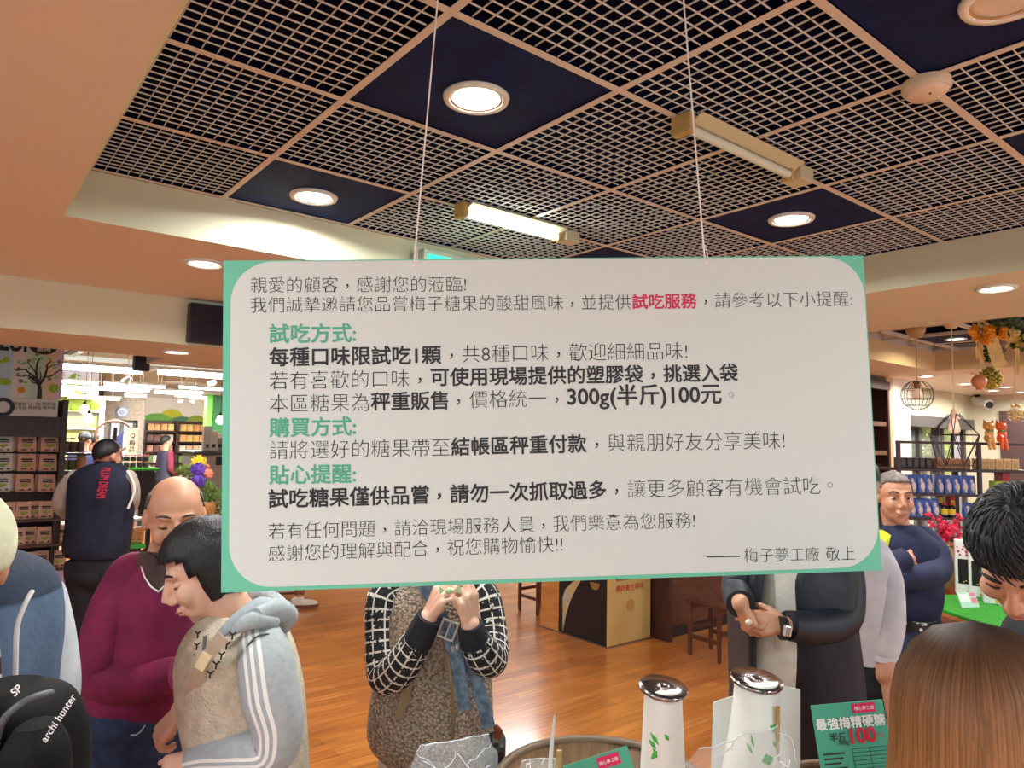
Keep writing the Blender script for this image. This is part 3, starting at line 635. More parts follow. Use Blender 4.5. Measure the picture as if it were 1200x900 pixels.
    obj('zip_edge', MB().tube([onv(x, y) for x, y in ((240, 745), (238, 770), (230, 810), (226, 845))], .004, 8), mat('zip_grey', (120, 124, 128), .5), vest)
    sm_ = MB(); pts = [onv(x, y) for x, y in ((268, 742), (256, 756), (246, 769), (238, 787), (231, 806), (226, 826))]
    for a, b in zip(pts, pts[1:]): w = (b-a).normalized().cross(VF)*.015; sm_.poly([q-VF*.026 for q in (a-w, b-w, b+w, a+w)], -VF, .003)
    sp2 = obj('shoulder_strap', sm_, mat('beige_strap', (186, 168, 146), .8), t)
    c = onv(246, 769)-VF*.03; obj('strap_buckle', MB().bbox((-.012, -.004, -.02), (.012, .004, .02), .003, X=M.Translation(c-VF*.004) @ M.Rotation(-YAW, 4, 'Z') @ M.Rotation(.5, 4, 'Y')), mat('cream_buckle', (226, 212, 172), .4), sp2)
    obj('armhole_piping', MB().tube([at(*p) for p in ((284, 800, 1.55), (285, 770, 1.545), (298, 748, 1.55), (318, 744, 1.575), (336, 762, 1.62))], .0022, 6), mat('piping_dark', (64, 66, 70), .7), vest)
cream_woman()
# ---- the woman in the brown fleece vest, her head behind the notice
def fleece_woman():
    d = 2.2; pel = at(508, 900, d); t = thing('person', (pel.x, pel.y, 0), 'woman in a brown fleece vest and black checked sleeves unwrapping a sweet', 'person')
    hc = at(510, 600, d); mb = MB(); Pt, X = head(mb, hc, -VF-_z*.3, _z-VF*.1, .96); mb.cap(hc-_z*.06, .05, at(512, 668, d), .055)
    P = legs(t, pel, .085, cloth('cream_trousers', (222, 210, 182), None, 20), shoes=(m_whiteshoe, m_sole))
    shR, elR, wrR = at(468, 694, d), at(455, 790, 2.1), at(501, 726, 1.98); shL, elL, wrL = at(560, 696, d), at(574, 768, 2.11), at(551, 733, 1.98)
    hand(mb, wrR, _z*.85+VR*.4-VF*.1, VR*.75+VF*.5-_z*.3, 1, (.75, .85, .95, 1.0), .45, .95); hand(mb, wrL, _z*.95-VR*.1-VF*.1, -VR*.7+VF*.6, -1, (.65, .75, .85, .95), .45, .95)
    body(t, P, (shR, shL), ((shR, elR, wrR), (shL, elL, wrL)), pel, m_skin, .0042, mb); face_parts(t, Pt, X, .96, m_hairblack, m_skin)
    obj('hair', hair_cap(hc, -VF-_z*.3, _z, .98, front=.4, back=-.98, side=-.7, puff=1.15, drop=.04), m_hairblack, t)
    m_sh = mat('brown_fleece', (150, 134, 118), .95, bump=(150, 1.0)); N, L, b = nodes(m_sh)
    vo = N.new('ShaderNodeTexVoronoi'); vo.inputs['Scale'].default_value = 115; tc = N.new('ShaderNodeTexCoord'); L.new(tc.outputs['Object'], vo.inputs['Vector'])
    cr = N.new('ShaderNodeValToRGB'); cr.color_ramp.elements[0].color = rgb((200, 182, 162)); cr.color_ramp.elements[1].color = rgb((132, 116, 102)); cr.color_ramp.elements[0].position = .15; cr.color_ramp.elements[1].position = .75
    L.new(vo.outputs[0], cr.inputs[0]); L.new(cr.outputs[0], b.inputs['Base Color'])
    bp = [n for n in N if n.type == 'BUMP'][0]; bp.invert = True; L.new(vo.outputs[0], bp.inputs['Height'])
    v = obj('fleece_vest', MB().loft(rings((452, 566, 890, d, .12), (436, 577, 868, d, .15), (433, 578, 840, d, .155), (438, 575, 800, d, .15), (448, 572, 750, d, .145), (460, 566, 705, d, .13), (472, 556, 682, d, .1), (488, 540, 668, d, .07)), nz=.012, ns=9), m_sh, t)
    m_ck = uv_lines('checked_knit', (24, 24, 30), (216, 212, 204), 9, 33, .13, .2, .9, fleck=75); m_cuff = cloth('navy_rib', (24, 26, 40), (16, 18, 28), 60)
    for q, rr, e in (([(470, 688, 2.2), (451, 702, 2.18), (448, 745, 2.14), (453, 790, 2.09), (470, 781, 2.03), (490, 750, 1.99)], [.05, .056, .052, .056, .052, .043], (503, 723, 1.975)),
                     ([(552, 686, 2.22), (566, 702, 2.2), (573, 740, 2.16), (573, 770, 2.09), (566, 766, 2.02), (556, 751, 1.99)], [.05, .055, .055, .057, .052, .043], (551, 732, 1.98))):
        q = [at(*p) for p in q]; s_ = obj('sleeve', MB().tube(q, rr, 28, sm=6, ball=True), m_ck, t); e = at(*e)
        obj('cuff', MB().tube([q[-1]+(q[-1]-e)*.15, (q[-1]+e)/2, e], [.043, .04, .035], 24, sm=3), m_cuff, s_)
    m_dn = cloth('washed_denim', (112, 132, 150), (70, 88, 108), 55); m_met = mat('belt_metal', (176, 174, 170), .3, .9)
    def ribbon(pts, w, th=.004):
        g = MB(); pp = [at(*p) for p in pts]
        for a, b in zip(pp, pp[1:]): x = (b-a).normalized().cross(VF)*w; g.poly([a-x, b-x, b+x, a+x], -VF, th)
        return g
    o = obj('denim_strap', ribbon(((496, 684, 2.02), (514, 716, 2.01), (527, 742, 2.0), (536, 775, 2.0), (545, 832, 2.02)), .019), m_dn, t)
    bk = MB()
    for c, w_, h_ in (((525, 738), .026, .028),):
        X_ = M.Translation(at(*c, 1.99)) @ M.Rotation(-YAW, 4, 'Z') @ M.Rotation(.35, 4, 'Y')
        for a, b in (((-w_, -.004, -h_), (-w_+.007, .004, h_)), ((w_-.007, -.004, -h_), (w_, .004, h_)), ((-w_, -.004, h_-.007), (w_, .004, h_)), ((-w_, -.004, -h_), (w_, .004, -h_+.007)), ((-.003, -.006, -h_), (.003, -.001, h_))): bk.bbox(a, b, .002, X=X_)
    for k in range(4): bk.lathe([(.002, 0), (.004, .001), (.005, 0)], at(530.5+k%2*5, 762-(k//2)*3+k%2*-2, 1.993), 10, X=M.Rotation(-YAW, 3, 'Z') @ M.Rotation(PI/2, 3, 'X'), caps=False)
    obj('buckle', bk, m_met, o)
    obj('denim_strap', ribbon(((548, 760, 2.03), (556, 790, 2.03), (566, 822, 2.03), (573, 852, 2.04)), .019), m_dn, t)
    obj('ribbon_tie', ribbon(((481, 795, 2.05), (473, 822, 2.04), (468, 842, 2.035)), .013, .003), mat('tan_ribbon', (134, 112, 84), .7), t)
    obj('zip', ribbon(((524, 766, 2.045), (529, 800, 2.04), (532, 845, 2.043), (530, 868, 2.05)), .005, .003), mat('brass_zip', (142, 128, 96), .4, .5), v)
    bg = MB().bbox((-.03, -.06, -.1), (.03, .06, .02), .02, X=M.Translation(at(581, 872, 2.12)) @ M.Rotation(-YAW, 4, 'Z'))
    o = obj('hip_bag', bg, mat('bag_black', (24, 25, 30), .5), t); obj('bag_tassel', MB().tube([at(580, 850, 2.1), at(584, 858, 2.09), at(582, 866, 2.08)], [.006, .014, .01], 10), mat('rust_tassel', (120, 50, 28), .8), o)
    q = at(526, 692, 1.93)
    single('wrapped_sweet', MB().ell(q, (.012, .01, .01), nz=.2, ns=60).poly([q+VR*.01, q+VR*.03+_z*.014, q+VR*.034-_z*.008], VF, .002).poly([q-VR*.01, q-VR*.026+_z*.01, q-VR*.024-_z*.012], VF, .002), mat('green_wrapper', (196, 216, 170), .3), 'sweet in a pale green wrapper held by the fleece vest woman', 'sweet')
fleece_woman()
# ---- the man in the black jacket and white T-shirt
def jacket_man():
    d = 2.5; pel = at(930, 850, d); t = thing('person', (pel.x, pel.y, 0), 'man in an open black jacket and white T-shirt, holding a sweet in both hands', 'person')
    hc = at(928, 560, d); mb = MB(); Pt, X = head(mb, hc, -VF-VR*.1-_z*.3, _z, 1.02); mb.cap(hc-_z*.06, .055, at(928, 632, d), .06)
    P = legs(t, pel, .09, cloth('black_trousers', (30, 31, 36)))
    shR, elR, wrR = at(880, 662, d), at(864, 694, 2.45), at(868, 708, 2.27); shL, elL, wrL = at(984, 662, d), at(986, 728, 2.4), at(920, 733, 2.27)
    hand(mb, wrR, VR*.3-_z*.75-VF*.1, VR*.7+VF*.3+_z*.3, -1, (.75, .85, .95, 1.0), .5, .95); hand(mb, wrL, -VR*.95+_z*.08, VF*.75-_z*.3, -1, (.45, .5, .6, .65), .5, 1)
    body(t, P, (shR, shL), ((shR, elR, wrR), (shL, elL, wrL)), pel, m_skin2, .0045, mb); face_parts(t, Pt, X, 1.02, m_hairblack, m_skin2); obj('hair', hair_cap(hc, -VF, _z, 1.02), m_hairblack, t)
    obj('t_shirt', MB().loft(rings((872, 985, 838, d, .13), (869, 985, 800, d, .135), (871, 985, 740, d, .135), (878, 982, 690, d, .13), (886, 972, 655, d, .11), (904, 952, 638, d, .07)), nz=.012, ns=8), cloth('white_jersey', (222, 218, 208), (210, 206, 196), 12), t)
    m_j = cloth('black_jacket', (22, 30, 44), (14, 20, 31), 8, (20, .35), .5)
    j = MB().loft(rings((911, 1010, 880, d-.02, .15), (911, 1003, 820, d-.02, .15), (911, 996, 750, d-.02, .15), (911, 992, 700, d-.02, .145), (912, 996, 668, d-.01, .13), (930, 988, 648, d, .1), (944, 978, 639, d+.01, .06), (954, 968, 636, d+.01, .025)), ex=3.6, nz=.01, ns=7)
    j.loft(rings((864, 876, 880, d, .13), (864, 875, 820, d, .13), (862, 875, 750, d, .13), (862, 879, 700, d, .13), (868, 886, 665, d, .12), (880, 900, 645, d, .08)), ex=4, nz=.01, ns=7)
    obj('jacket', j, m_j, t)
    for q, rr in (([(872, 655, 2.5), (866, 676, 2.46), (864, 694, 2.42), (868, 708, 2.3)], [.055, .055, .052, .045]), ([(986, 656, 2.5), (989, 690, 2.46), (985, 724, 2.39), (956, 735, 2.32), (923, 733, 2.27)], [.066, .07, .066, .054, .046])):
        q = [at(*p) for p in q]; obj('sleeve', MB().tube(q, rr, 26, sm=5, ball=True), m_j, t)
    w = at(917, 736, 2.255); X_ = M.Translation(w) @ M.Rotation(-YAW, 4, 'Z') @ M.Rotation(.15, 4, 'Y')
    o = obj('wristwatch', MB().tube([w+VR*.011, w-VR*.009], .0365, 24, sm=1), m_black, t); obj('watch_case', MB().bbox((-.012, -.046, -.016), (.012, -.03, .018), .004, X=X_), mat('watch_silver', (226, 226, 228), .25, .8), o)
    q = at(877, 729, 2.22); single('wrapped_sweet', MB().ell(q, (.012, .01, .01), nz=.2, ns=60), mat('pale_wrapper', (230, 216, 200), .3), 'small pale sweet between the fingers of the black jacket man', 'sweet')
jacket_man()
# ---- the man in the white shirt behind him
def shirt_man():
    d = 2.9; pel = at(1012, 795, d); t = thing('person', (pel.x, pel.y, 0), 'man in a white shirt with rolled sleeves and black trousers behind the black jacket', 'person')
    hc = at(1003, 568, d); mb = MB(); Pt, X = head(mb, hc, -VF*.6-VR*.7-_z*.2, _z, 1.0); mb.cap(hc-_z*.06, .055, at(1006, 628, d), .06)
    P = legs(t, pel, .085, cloth('black_slacks', (26, 26, 31)), fr=nrm(-VF*.6-VR*.6))
    shL, elL, wrL = at(1020, 654, d), at(1034, 760, 2.82), at(1048, 842, 2.72); shR, elR, wrR = at(985, 650, d), at(975, 730, d), at(970, 790, 2.85)
    hand(mb, wrL, -_z+VR*.15, -VR, 1, (.3, .3, .35, .4)); hand(mb, wrR, -_z, VR, -1)
    mb.cap(elL, .046, at(1038, 790, 2.78), .043)
    body(t, P, (shR, shL), ((shR, elR, wrR), (shL, elL, wrL)), pel, m_skin2, .006, mb); face_parts(t, Pt, X, 1, m_hairblack); obj('hair', hair_cap(hc, -VF*.6-VR*.7, _z, 1), m_hairblack, t)
    m_w = cloth('white_shirt', (214, 216, 222), (196, 198, 206), 10, (16, .4))
    obj('shirt', MB().loft(rings((983, 1038, 772, d, .12), (978, 1044, 730, d, .13), (976, 1046, 690, d, .125), (980, 1044, 655, d, .11), (994, 1026, 636, d, .07)), nz=.014, ns=9), m_w, t)
    q = [at(*p) for p in ((1022, 648, 2.9), (1034, 680, 2.86), (1036, 725, 2.83), (1034, 752, 2.82), (1033, 764, 2.82))]
    s_ = obj('sleeve', MB().tube(q, [.068, .076, .078, .07, .062], 26, sm=5, ball=True), m_w, t); obj('rolled_cuff', MB().tube([at(1033, 756, 2.82), at(1032, 771, 2.82)], [.062, .062], 26, sm=1), m_w, s_)
    q = [at(*p) for p in ((985, 648, 2.97), (975, 690, 2.98), (975, 735, 2.95))]; obj('sleeve', MB().tube(q, [.06, .065, .06], 20, sm=4, ball=True), m_w, t)
shirt_man()
# ---- the man in the navy sweater, arms crossed
def navy_man():
    d = 3.5; pel = at(1062, 752, d); t = thing('person', (pel.x, pel.y, 0), 'grey haired man in a navy sweater standing with folded arms', 'person')
    hc = at(1048, 583, d); fwd = -VF-VR*.12-_z*.1; mb = MB(); Pt, X = head(mb, hc, fwd, _z, 1.06); mb.cap(hc-_z*.06+VF*.02, .056, at(1054, 630, d), .066)
    P = legs(t, pel, .09, cloth('blue_jeans', (58, 80, 118), (40, 58, 92), 26), fr=-VF)
    shL, elL = at(1086, 634, d), at(1096, 668, d-.12); shR, elR = at(1022, 634, d), at(1016, 678, d-.12); wrL, wrR = at(1040, 672, d-.26), at(1066, 655, d-.2)
    hand(mb, wrR, VR*.6-_z*.05+VF*.8, VF-_z*.2, -1, (.5, .5, .5, .5), .2); hand(mb, wrL, -VR*.8+VF*.4, VF, -1)
    body(t, P, (shR, shL), ((shR, elR, wrR), (shL, elL, wrL)), pel, m_skin2, .006, mb); face_parts(t, Pt, X, 1.06, m_hairgrey); obj('hair', hair_cap(hc, fwd, _z, 1.06, front=.5, puff=1.07), mat('short_grey_hair', (128, 118, 112), .7, var=(70, (96, 88, 84))), t)
    m_n = cloth('navy_knit', (38, 46, 80), (28, 34, 62), 14)
    sw = obj('sweater', MB().loft(rings((1034, 1096, 724, d, .12), (1024, 1099, 700, d, .14), (1020, 1099, 660, d, .14), (1022, 1096, 636, d, .125), (1034, 1082, 622, d, .1), (1042, 1070, 614, d, .075)), nz=.01, ns=9), m_n, t)
    for pts, rr in ((((1082, 630, d), (1094, 648, d-.03), (1098, 668, d-.1), (1080, 676, d-.2), (1044, 676, d-.26)), [.06, .072, .066, .058, .05]), (((1024, 632, d), (1016, 655, d-.04), (1018, 678, d-.12), (1040, 664, d-.23), (1062, 653, d-.23)), [.06, .068, .066, .054, .046])):
        obj('sleeve', MB().tube([at(*p) for p in pts], rr, 24, sm=5, ball=True), m_n, t)
    obj('lime_panel', MB().poly([at(1026, 620, d-.1), at(1026, 650, d-.148), at(1037, 650, d-.15), at(1043, 627, d-.135), at(1034, 621, d-.11)], -VF, .01), mat('lime_cloth', (212, 224, 56), .8), sw)
    obj('neckband', MB().loft([(at(1055, 621, d), .088, .085, VR, VF), (at(1055, 615, d+.01), .08, .08, VR, VF)], caps=False), m_n, sw)
    m_b = mat('dotted_belt', (24, 24, 28), .4); N, L, b = nodes(m_b); vo = N.new('ShaderNodeTexVoronoi'); vo.inputs['Scale'].default_value = 42; tc = N.new('ShaderNodeTexCoord'); L.new(tc.outputs['Object'], vo.inputs['Vector'])
    cr = N.new('ShaderNodeValToRGB'); cr.color_ramp.interpolation = 'CONSTANT'; cr.color_ramp.elements[0].color = (.8, .8, .78, 1); cr.color_ramp.elements[1].color = (.01, .01, .012, 1); cr.color_ramp.elements[1].position = .34; L.new(vo.outputs[0], cr.inputs[0]); L.new(cr.outputs[0], b.inputs['Base Color'])
    o = obj('belt', MB().loft(rings((1032, 1096, 732, d, .155), (1032, 1096, 721, d, .155)), ex=2.2), m_b, t)
    obj('belt_patch', MB().bbox((-.025, -.006, -.016), (.025, .006, .016), .004, X=M.Translation(at(1088, 727, d-.1)) @ M.Rotation(-YAW+.8, 4, 'Z')), mat('tan_leather', (140, 96, 74), .5), o)
navy_man()
# ---- the dark haired man at the right edge
def edge_man():
    d = 1.38; hc = at(1197, 650, d); pel = at(1330, 1010, d+.1); t = thing('person', (pel.x, pel.y, 0), 'man with short black hair looking down at the right edge of the picture', 'person')
    fwd = -VR*.5-VF*.42-_z*.75; up = _z*.6-VR*.45-VF*.5; mb = MB(); Pt, X = head(mb, hc, fwd, up, 1.04); nb = at(1262, 722, d+.06); mb.cap(hc-_z*.03+VR*.05+VF*.03, .056, nb, .064)
    P = legs(t, pel, .09, cloth('charcoal_trousers', (44, 44, 50)), fr=nrm(-VR-VF*.5))
    shR, shL = at(1218, 760, d+.15), at(1318, 772, d-.07); elR, elL = at(1205, 900, d+.1), at(1332, 918, d-.13); wrR, wrL = at(1160, 935, d-.05), at(1230, 950, d-.2)
    hand(mb, wrR, -VR-_z*.3, -_z, 1); hand(mb, wrL, -VR-_z*.3, -_z, -1)
    body(t, P, (shR, shL), ((shR, elR, wrR), (shL, elL, wrL)), pel, m_skin2, .006, mb); face_parts(t, Pt, X, 1.04, m_hairblack, m_skin2)
    hm = hair_cap(hc, fwd, up, 1.05, front=.3, back=-.8, side=-.2, puff=1.15, vary=.06, seg=64, rings=44)
    u = nrm(up); f = nrm(V(fwd)-u*V(fwd).dot(u)); r = f.cross(u); rnd = random.Random(3)
    for k in range(420):                      # short combed locks over the shell
        a = rnd.uniform(0, 2*PI); e = rnd.uniform(.1, 1.25); dd = V((math.sin(e)*math.cos(a), math.sin(e)*math.sin(a), math.cos(e)))
        if dd.y > .5 and dd.z < .35: continue
        pp = lambda q, h: hc+(r*(q.x*.075*h)+f*(-.012+q.y*.094*h)+u*(.03+q.z*.086*h))*1.05
        e2 = e+.28; d2 = V((math.sin(e2)*math.cos(a+.25), math.sin(e2)*math.sin(a+.25), math.cos(e2))); hm.tube([pp(dd, 1.13), pp((dd+d2)/2, 1.19), pp(d2, 1.15)], [.0022, .0026, .0006], 5, sm=2, caps=False)
    obj('hair', hm, m_hairblack, t)
    m_j = cloth('dark_jacket', (34, 34, 42)); obj('jacket', MB().loft(rings((1225, 1410, 1010, d+.08, .16), (1205, 1400, 900, d+.06, .17), (1196, 1380, 800, d+.05, .17), (1200, 1350, 745, d+.05, .15), (1228, 1310, 712, d+.06, .09)), nz=.01), m_j, t)
    for pts in (((1222, 752, d+.14), (1204, 830, d+.14), (1206, 905, d+.1), (1170, 932, d-.03)), ((1318, 765, d-.08), (1328, 845, d-.1), (1333, 920, d-.13), (1240, 948, d-.19))): obj('sleeve', MB().tube([at(*p) for p in pts], [.07, .065, .06, .045], 20, sm=5, ball=True), m_j, t)
edge_man()
# ---- the woman with long brown hair, seen from behind
def brown_hair_woman():
    d = .98; hc = at(1140, 850, d); pel = V((hc.x, hc.y, .86))-VF*.02; t = thing('person', (pel.x, pel.y, 0), 'woman with long brown hair seen from behind at the front of the table', 'person')
    mb = MB(); Pt, X = head(mb, hc, VF-_z*.15, _z, .95); mb.cap(hc-_z*.06, .05, V((hc.x, hc.y, 1.22)), .055)
    P = legs(t, pel, .085, cloth('dark_skirt_trousers', (50, 46, 50)), fr=VF); S0 = V((hc.x, hc.y, 1.17))
    shR, shL = S0+VR*.16, S0-VR*.16; elR, elL = shR+VR*.05-_z*.27, shL-VR*.05-_z*.27; wrR, wrL = elR+VF*.18-_z*.05-VR*.05, elL+VF*.18-_z*.05+VR*.05
    hand(mb, wrR, VF, -_z, -1); hand(mb, wrL, VF, -_z, 1)
    body(t, P, (shL, shR), ((shR, elR, wrR), (shL, elL, wrL)), pel, m_skin, .007, mb); face_parts(t, Pt, X, .95, m_hairblack)
    m_k = cloth('beige_knit', (150, 128, 112)); rg = [(V((hc.x, hc.y, z)), a, b_, VR, VF) for z, a, b_ in ((.78, .17, .12), (.95, .165, .115), (1.1, .175, .11), (1.18, .165, .09), (1.23, .09, .07))]
    obj('cardigan', MB().loft(rg), m_k, t)
    for s_, e_, w_ in ((shR, elR, wrR), (shL, elL, wrL)): obj('sleeve', MB().tube([s_, (s_+e_)/2, e_, w_], [.062, .058, .054, .042], 18, sm=4, ball=True), m_k, t)
    m_h = mat('brown_hair', (140, 96, 56), .5, spec=.35); N, L, b = nodes(m_h); tc = N.new('ShaderNodeTexCoord'); sp_ = N.new('ShaderNodeSeparateXYZ'); L.new(tc.outputs['UV'], sp_.inputs[0])
    cr = N.new('ShaderNodeValToRGB'); e = cr.color_ramp.elements; e[0].color = rgb((50, 34, 30)); e[1].color = rgb((152, 104, 60)); e[0].position = .02; e[1].position = .5; e.new(.22).color = rgb((100, 68, 44)); L.new(sp_.outputs[1], cr.inputs[0])
    wn = N.new('ShaderNodeTexWhiteNoise'); wn.noise_dimensions = '1D'; L.new(sp_.outputs[0], wn.inputs['W']); vr = N.new('ShaderNodeMapRange'); vr.inputs[3].default_value = .62; vr.inputs[4].default_value = 1.3; L.new(wn.outputs[0], vr.inputs[0])
    mx = N.new('ShaderNodeVectorMath'); mx.operation = 'SCALE'; L.new(cr.outputs[0], mx.inputs[0]); L.new(vr.outputs[0], mx.inputs['Scale']); L.new(mx.outputs[0], b.inputs['Base Color'])
    hm = MB(); rnd = random.Random(11); crown = hc+_z*.128+VF*.05+VR*.03
    # every lock leaves the parting, follows the skull and falls past the shoulders
    def lock(a, lift, wdt, key):
        ca, sa = math.cos(a), math.sin(a); pts = []; back = max(0, -sa)
        for i in range(11):
            q = i/10; ph = min(q/.42, 1)*PI/2; fall = max(0, q-.42)/.58
            rx, ry = .098*lift, .108*lift; swell = 1+.12*math.sin(min(1, fall*1.6)*PI*.5)-.18*max(0, fall-.5)
            p = hc+VR*(.03*(1-math.sin(ph))+ca*rx*math.sin(ph)**.72*swell)+VF*(.05*(1-math.sin(ph))-.012+sa*ry*math.sin(ph)**.72*swell)+_z*(.025+.102*lift*math.cos(ph)-.33*fall)
            p += (VR*NZ.noise(p*9+V((key, 0, 0)))+VF*NZ.noise(p*9+V((0, key, 0))))*.008*q; pts.append(p)
        vs, fs, us = [], [], []; tang = (VR*(-sa)+VF*ca)
        for i, p in enumerate(pts):
            w = wdt*(1.0 if i < 8 else 1-.28*(i-7)); o = (VR*ca+VF*sa)*w*.5
            vs += [p-tang*w, p+o*.9, p+tang*w]
        for i in range(10):
            v0, v1 = i/10, (i+1)/10
            for j in (0, 1): k = 3*i+j; fs.append((k, k+1, k+4, k+3)); us.append(((key, v0), (key, v0), (key, v1), (key, v1)))
        hm.add(vs, fs, 0, us, True)
    for k in range(300): lock(rnd.uniform(-PI*1.12, PI*.12), .985, .009, round(rnd.random(), 3))
    for k in range(3600): lock(rnd.uniform(-PI*1.12, PI*.12), rnd.uniform(.99, 1.05), rnd.uniform(.0009, .0022), round(rnd.random(), 3))
    obj('hair', hm, m_h, t)
brown_hair_woman()
# ---- the person in the cap and blue vest at the left edge
def cap_person():
    d = 1.45; hc = at(-53, 662, 1.27); pel = at(-20, 985, d); t = thing('person', (pel.x, pel.y, 0), 'person in a cream cap and blue vest at the left edge of the picture', 'person')
    fwd = VF*.9-VR*.35-_z*.1; mb = MB(); Pt, X = head(mb, hc, fwd, _z, 1); mb.cap(hc-_z*.06, .054, at(-34, 735, d), .06)
    P = legs(t, pel, .09, cloth('khaki_trousers', (120, 108, 92)), fr=nrm(VR*.5+VF*.7))
    shR, elR, wrR = at(40, 710, d+.08), at(60, 812, d+.06), at(40, 880, d-.02); shL, elL, wrL = at(-95, 706, d), at(-105, 820, d), at(-40, 870, d+.05)
    hand(mb, wrR, -VR-_z*.5, VF, 1); hand(mb, wrL, VR, -VF, 1); body(t, P, (shL, shR), ((shR, elR, wrR), (shL, elL, wrL)), pel, m_skin2, .007, mb); face_parts(t, Pt, X, 1, m_hairblack); obj('hair', hair_cap(hc, fwd, _z, 1.0), m_hairgrey, t)
    m_c = cloth('cream_cap', (220, 222, 190), (208, 210, 178), 20); cp = obj('cap', hair_cap(hc+_z*.004, fwd, _z, 1.1, front=.1, back=-.5, side=-.45, puff=1.12, vary=0), m_c, t)
    f = nrm(fwd); r = f.cross(_z); c0 = hc+f*.09+_z*.035
    obj('cap_brim', MB().poly([c0-r*.075, c0-r*.06+f*.055-_z*.008, c0+f*.08-_z*.012, c0+r*.06+f*.055-_z*.008, c0+r*.075], _z, .005), m_c, cp)
    m_v = cloth('blue_vest', (92, 116, 144), (74, 96, 124), 8); m_nv = cloth('navy_yoke', (42, 58, 82))
    v = obj('vest', MB().loft(rings((-92, 52, 960, d, .16), (-94, 56, 880, d, .165), (-92, 55, 800, d, .165), (-90, 54, 730, d, .155), (-86, 47, 690, d, .14), (-74, 34, 668, d, .11), (-55, 2, 652, d, .07)), nz=.008), m_v, t)
    obj('navy_yoke', MB().loft(rings((-88, 50, 696, d, .15), (-87, 47, 684, d, .142), (-76, 37, 664, d, .115), (-56, 4, 648, d, .075))), m_nv, v)
    def onv(x, y): return at(x, y, d-.165*math.sqrt(max(.02, 1-abs((x+19)/76)**2.4))-.006)
    obj('piping', MB().tube([onv(46, 690)-VF*.02, onv(30, 707), onv(20, 735), onv(18, 790), onv(16, 850)], .0045, 8), mat('white_piping', (226, 228, 228), .6), v)
    m_sl = cloth('white_sleeve', (206, 212, 222), (190, 196, 208), 12); obj('sleeve', MB().tube([at(*p) for p in ((40, 704, d+.08), (52, 750, d+.09), (59, 812, d+.07), (44, 872, d-.01))], [.062, .06, .057, .047], 22, sm=5, ball=True), m_sl, t)
    obj('sleeve', MB().tube([at(*p) for p in ((-92, 700, d), (-104, 760, d), (-104, 822, d), (-45, 868, d+.04))], [.06, .058, .052, .045], 22, sm=5, ball=True), m_sl, t)
    sh = MB().poly([onv(-8, 715)-VF*.012, onv(-8, 850)-VF*.012, onv(11, 850)-VF*.012, onv(6, 760)-VF*.012, onv(-2, 715)-VF*.012], -VF, .008); m_st = mat('striped_shirt', (226, 222, 218), .8); N, L, b = nodes(m_st)
    tc = N.new('ShaderNodeTexCoord'); sp_ = N.new('ShaderNodeSeparateXYZ'); L.new(tc.outputs['Object'], sp_.inputs[0]); k = math_node(N, L, 'LESS_THAN', math_node(N, L, 'FRACT', math_node(N, L, 'MULTIPLY', sp_.outputs[2], 14)), .42)
    mx2 = N.new('ShaderNodeMix'); mx2.data_type = 'RGBA'; L.new(k, mx2.inputs[0]); mx2.inputs[6].default_value = rgb((226, 222, 218)); mx2.inputs[7].default_value = rgb((74, 28, 46)); L.new(mx2.outputs[2], b.inputs['Base Color']); obj('striped_shirt', sh, m_st, t)
    # black bag carried at the hip
    d2 = 1.16; c = at(26, 905, d2); bk = thing('shoulder_bag', (c.x, c.y, c.z-.16), 'black backpack with white print carried by the person at the left edge', 'backpack'); m_b = cloth('black_nylon', (12, 13, 16), (8, 8, 10), 20, (200, .2), .75); nodes(m_b)[2].inputs['Specular IOR Level'].default_value = .2
    obj('bag_body', MB().loft(rings((-58, 60, 985, d2, .08), (-66, 76, 940, d2, .1), (-66, 80, 890, d2, .105), (-62, 76, 850, d2, .1), (-46, 60, 818, d2, .085), (-20, 32, 803, d2, .05)), ex=3, nz=.01), m_b, bk)
    obj('front_pocket', MB().loft(rings((8, 66, 970, d2-.09, .04), (4, 74, 930, d2-.095, .045), (10, 72, 880, d2-.095, .045), (26, 60, 848, d2-.085, .03)), ex=3), m_b, bk)
    zp = mat('zip_charcoal', (74, 78, 84), .45); obj('zip', MB().tube([at(*p) for p in ((-10, 905, d2-.115), (0, 850, d2-.11), (30, 822, d2-.095), (60, 812, d2-.05))], .006, 8), zp, bk)
    obj('carry_strap', MB().tube([at(*p) for p in ((-40, 720, d-.2), (-14, 800, d2-.06), (-8, 900, d2-.1))], .016, 10, ell=(1, .4)), m_b, bk)
    px = MB(); put_text(px, 'archi hunter', at(51, 868, d2-.15), VR*.52+_z*.85, -VR*.85+_z*.52, w=.075, n=-VF, bold=.01); obj('white_print', px, mat('print_white', (220, 220, 220), .5), bk); px = MB(); put_text(px, 'SP', at(15, 813, d2-.112), VR*.7+_z*.7, -VR*.7+_z*.7, w=.015, n=-VF, bold=.02)
    obj('white_print', px, mat('print_white', (220, 220, 220), .5), bk)
cap_person()
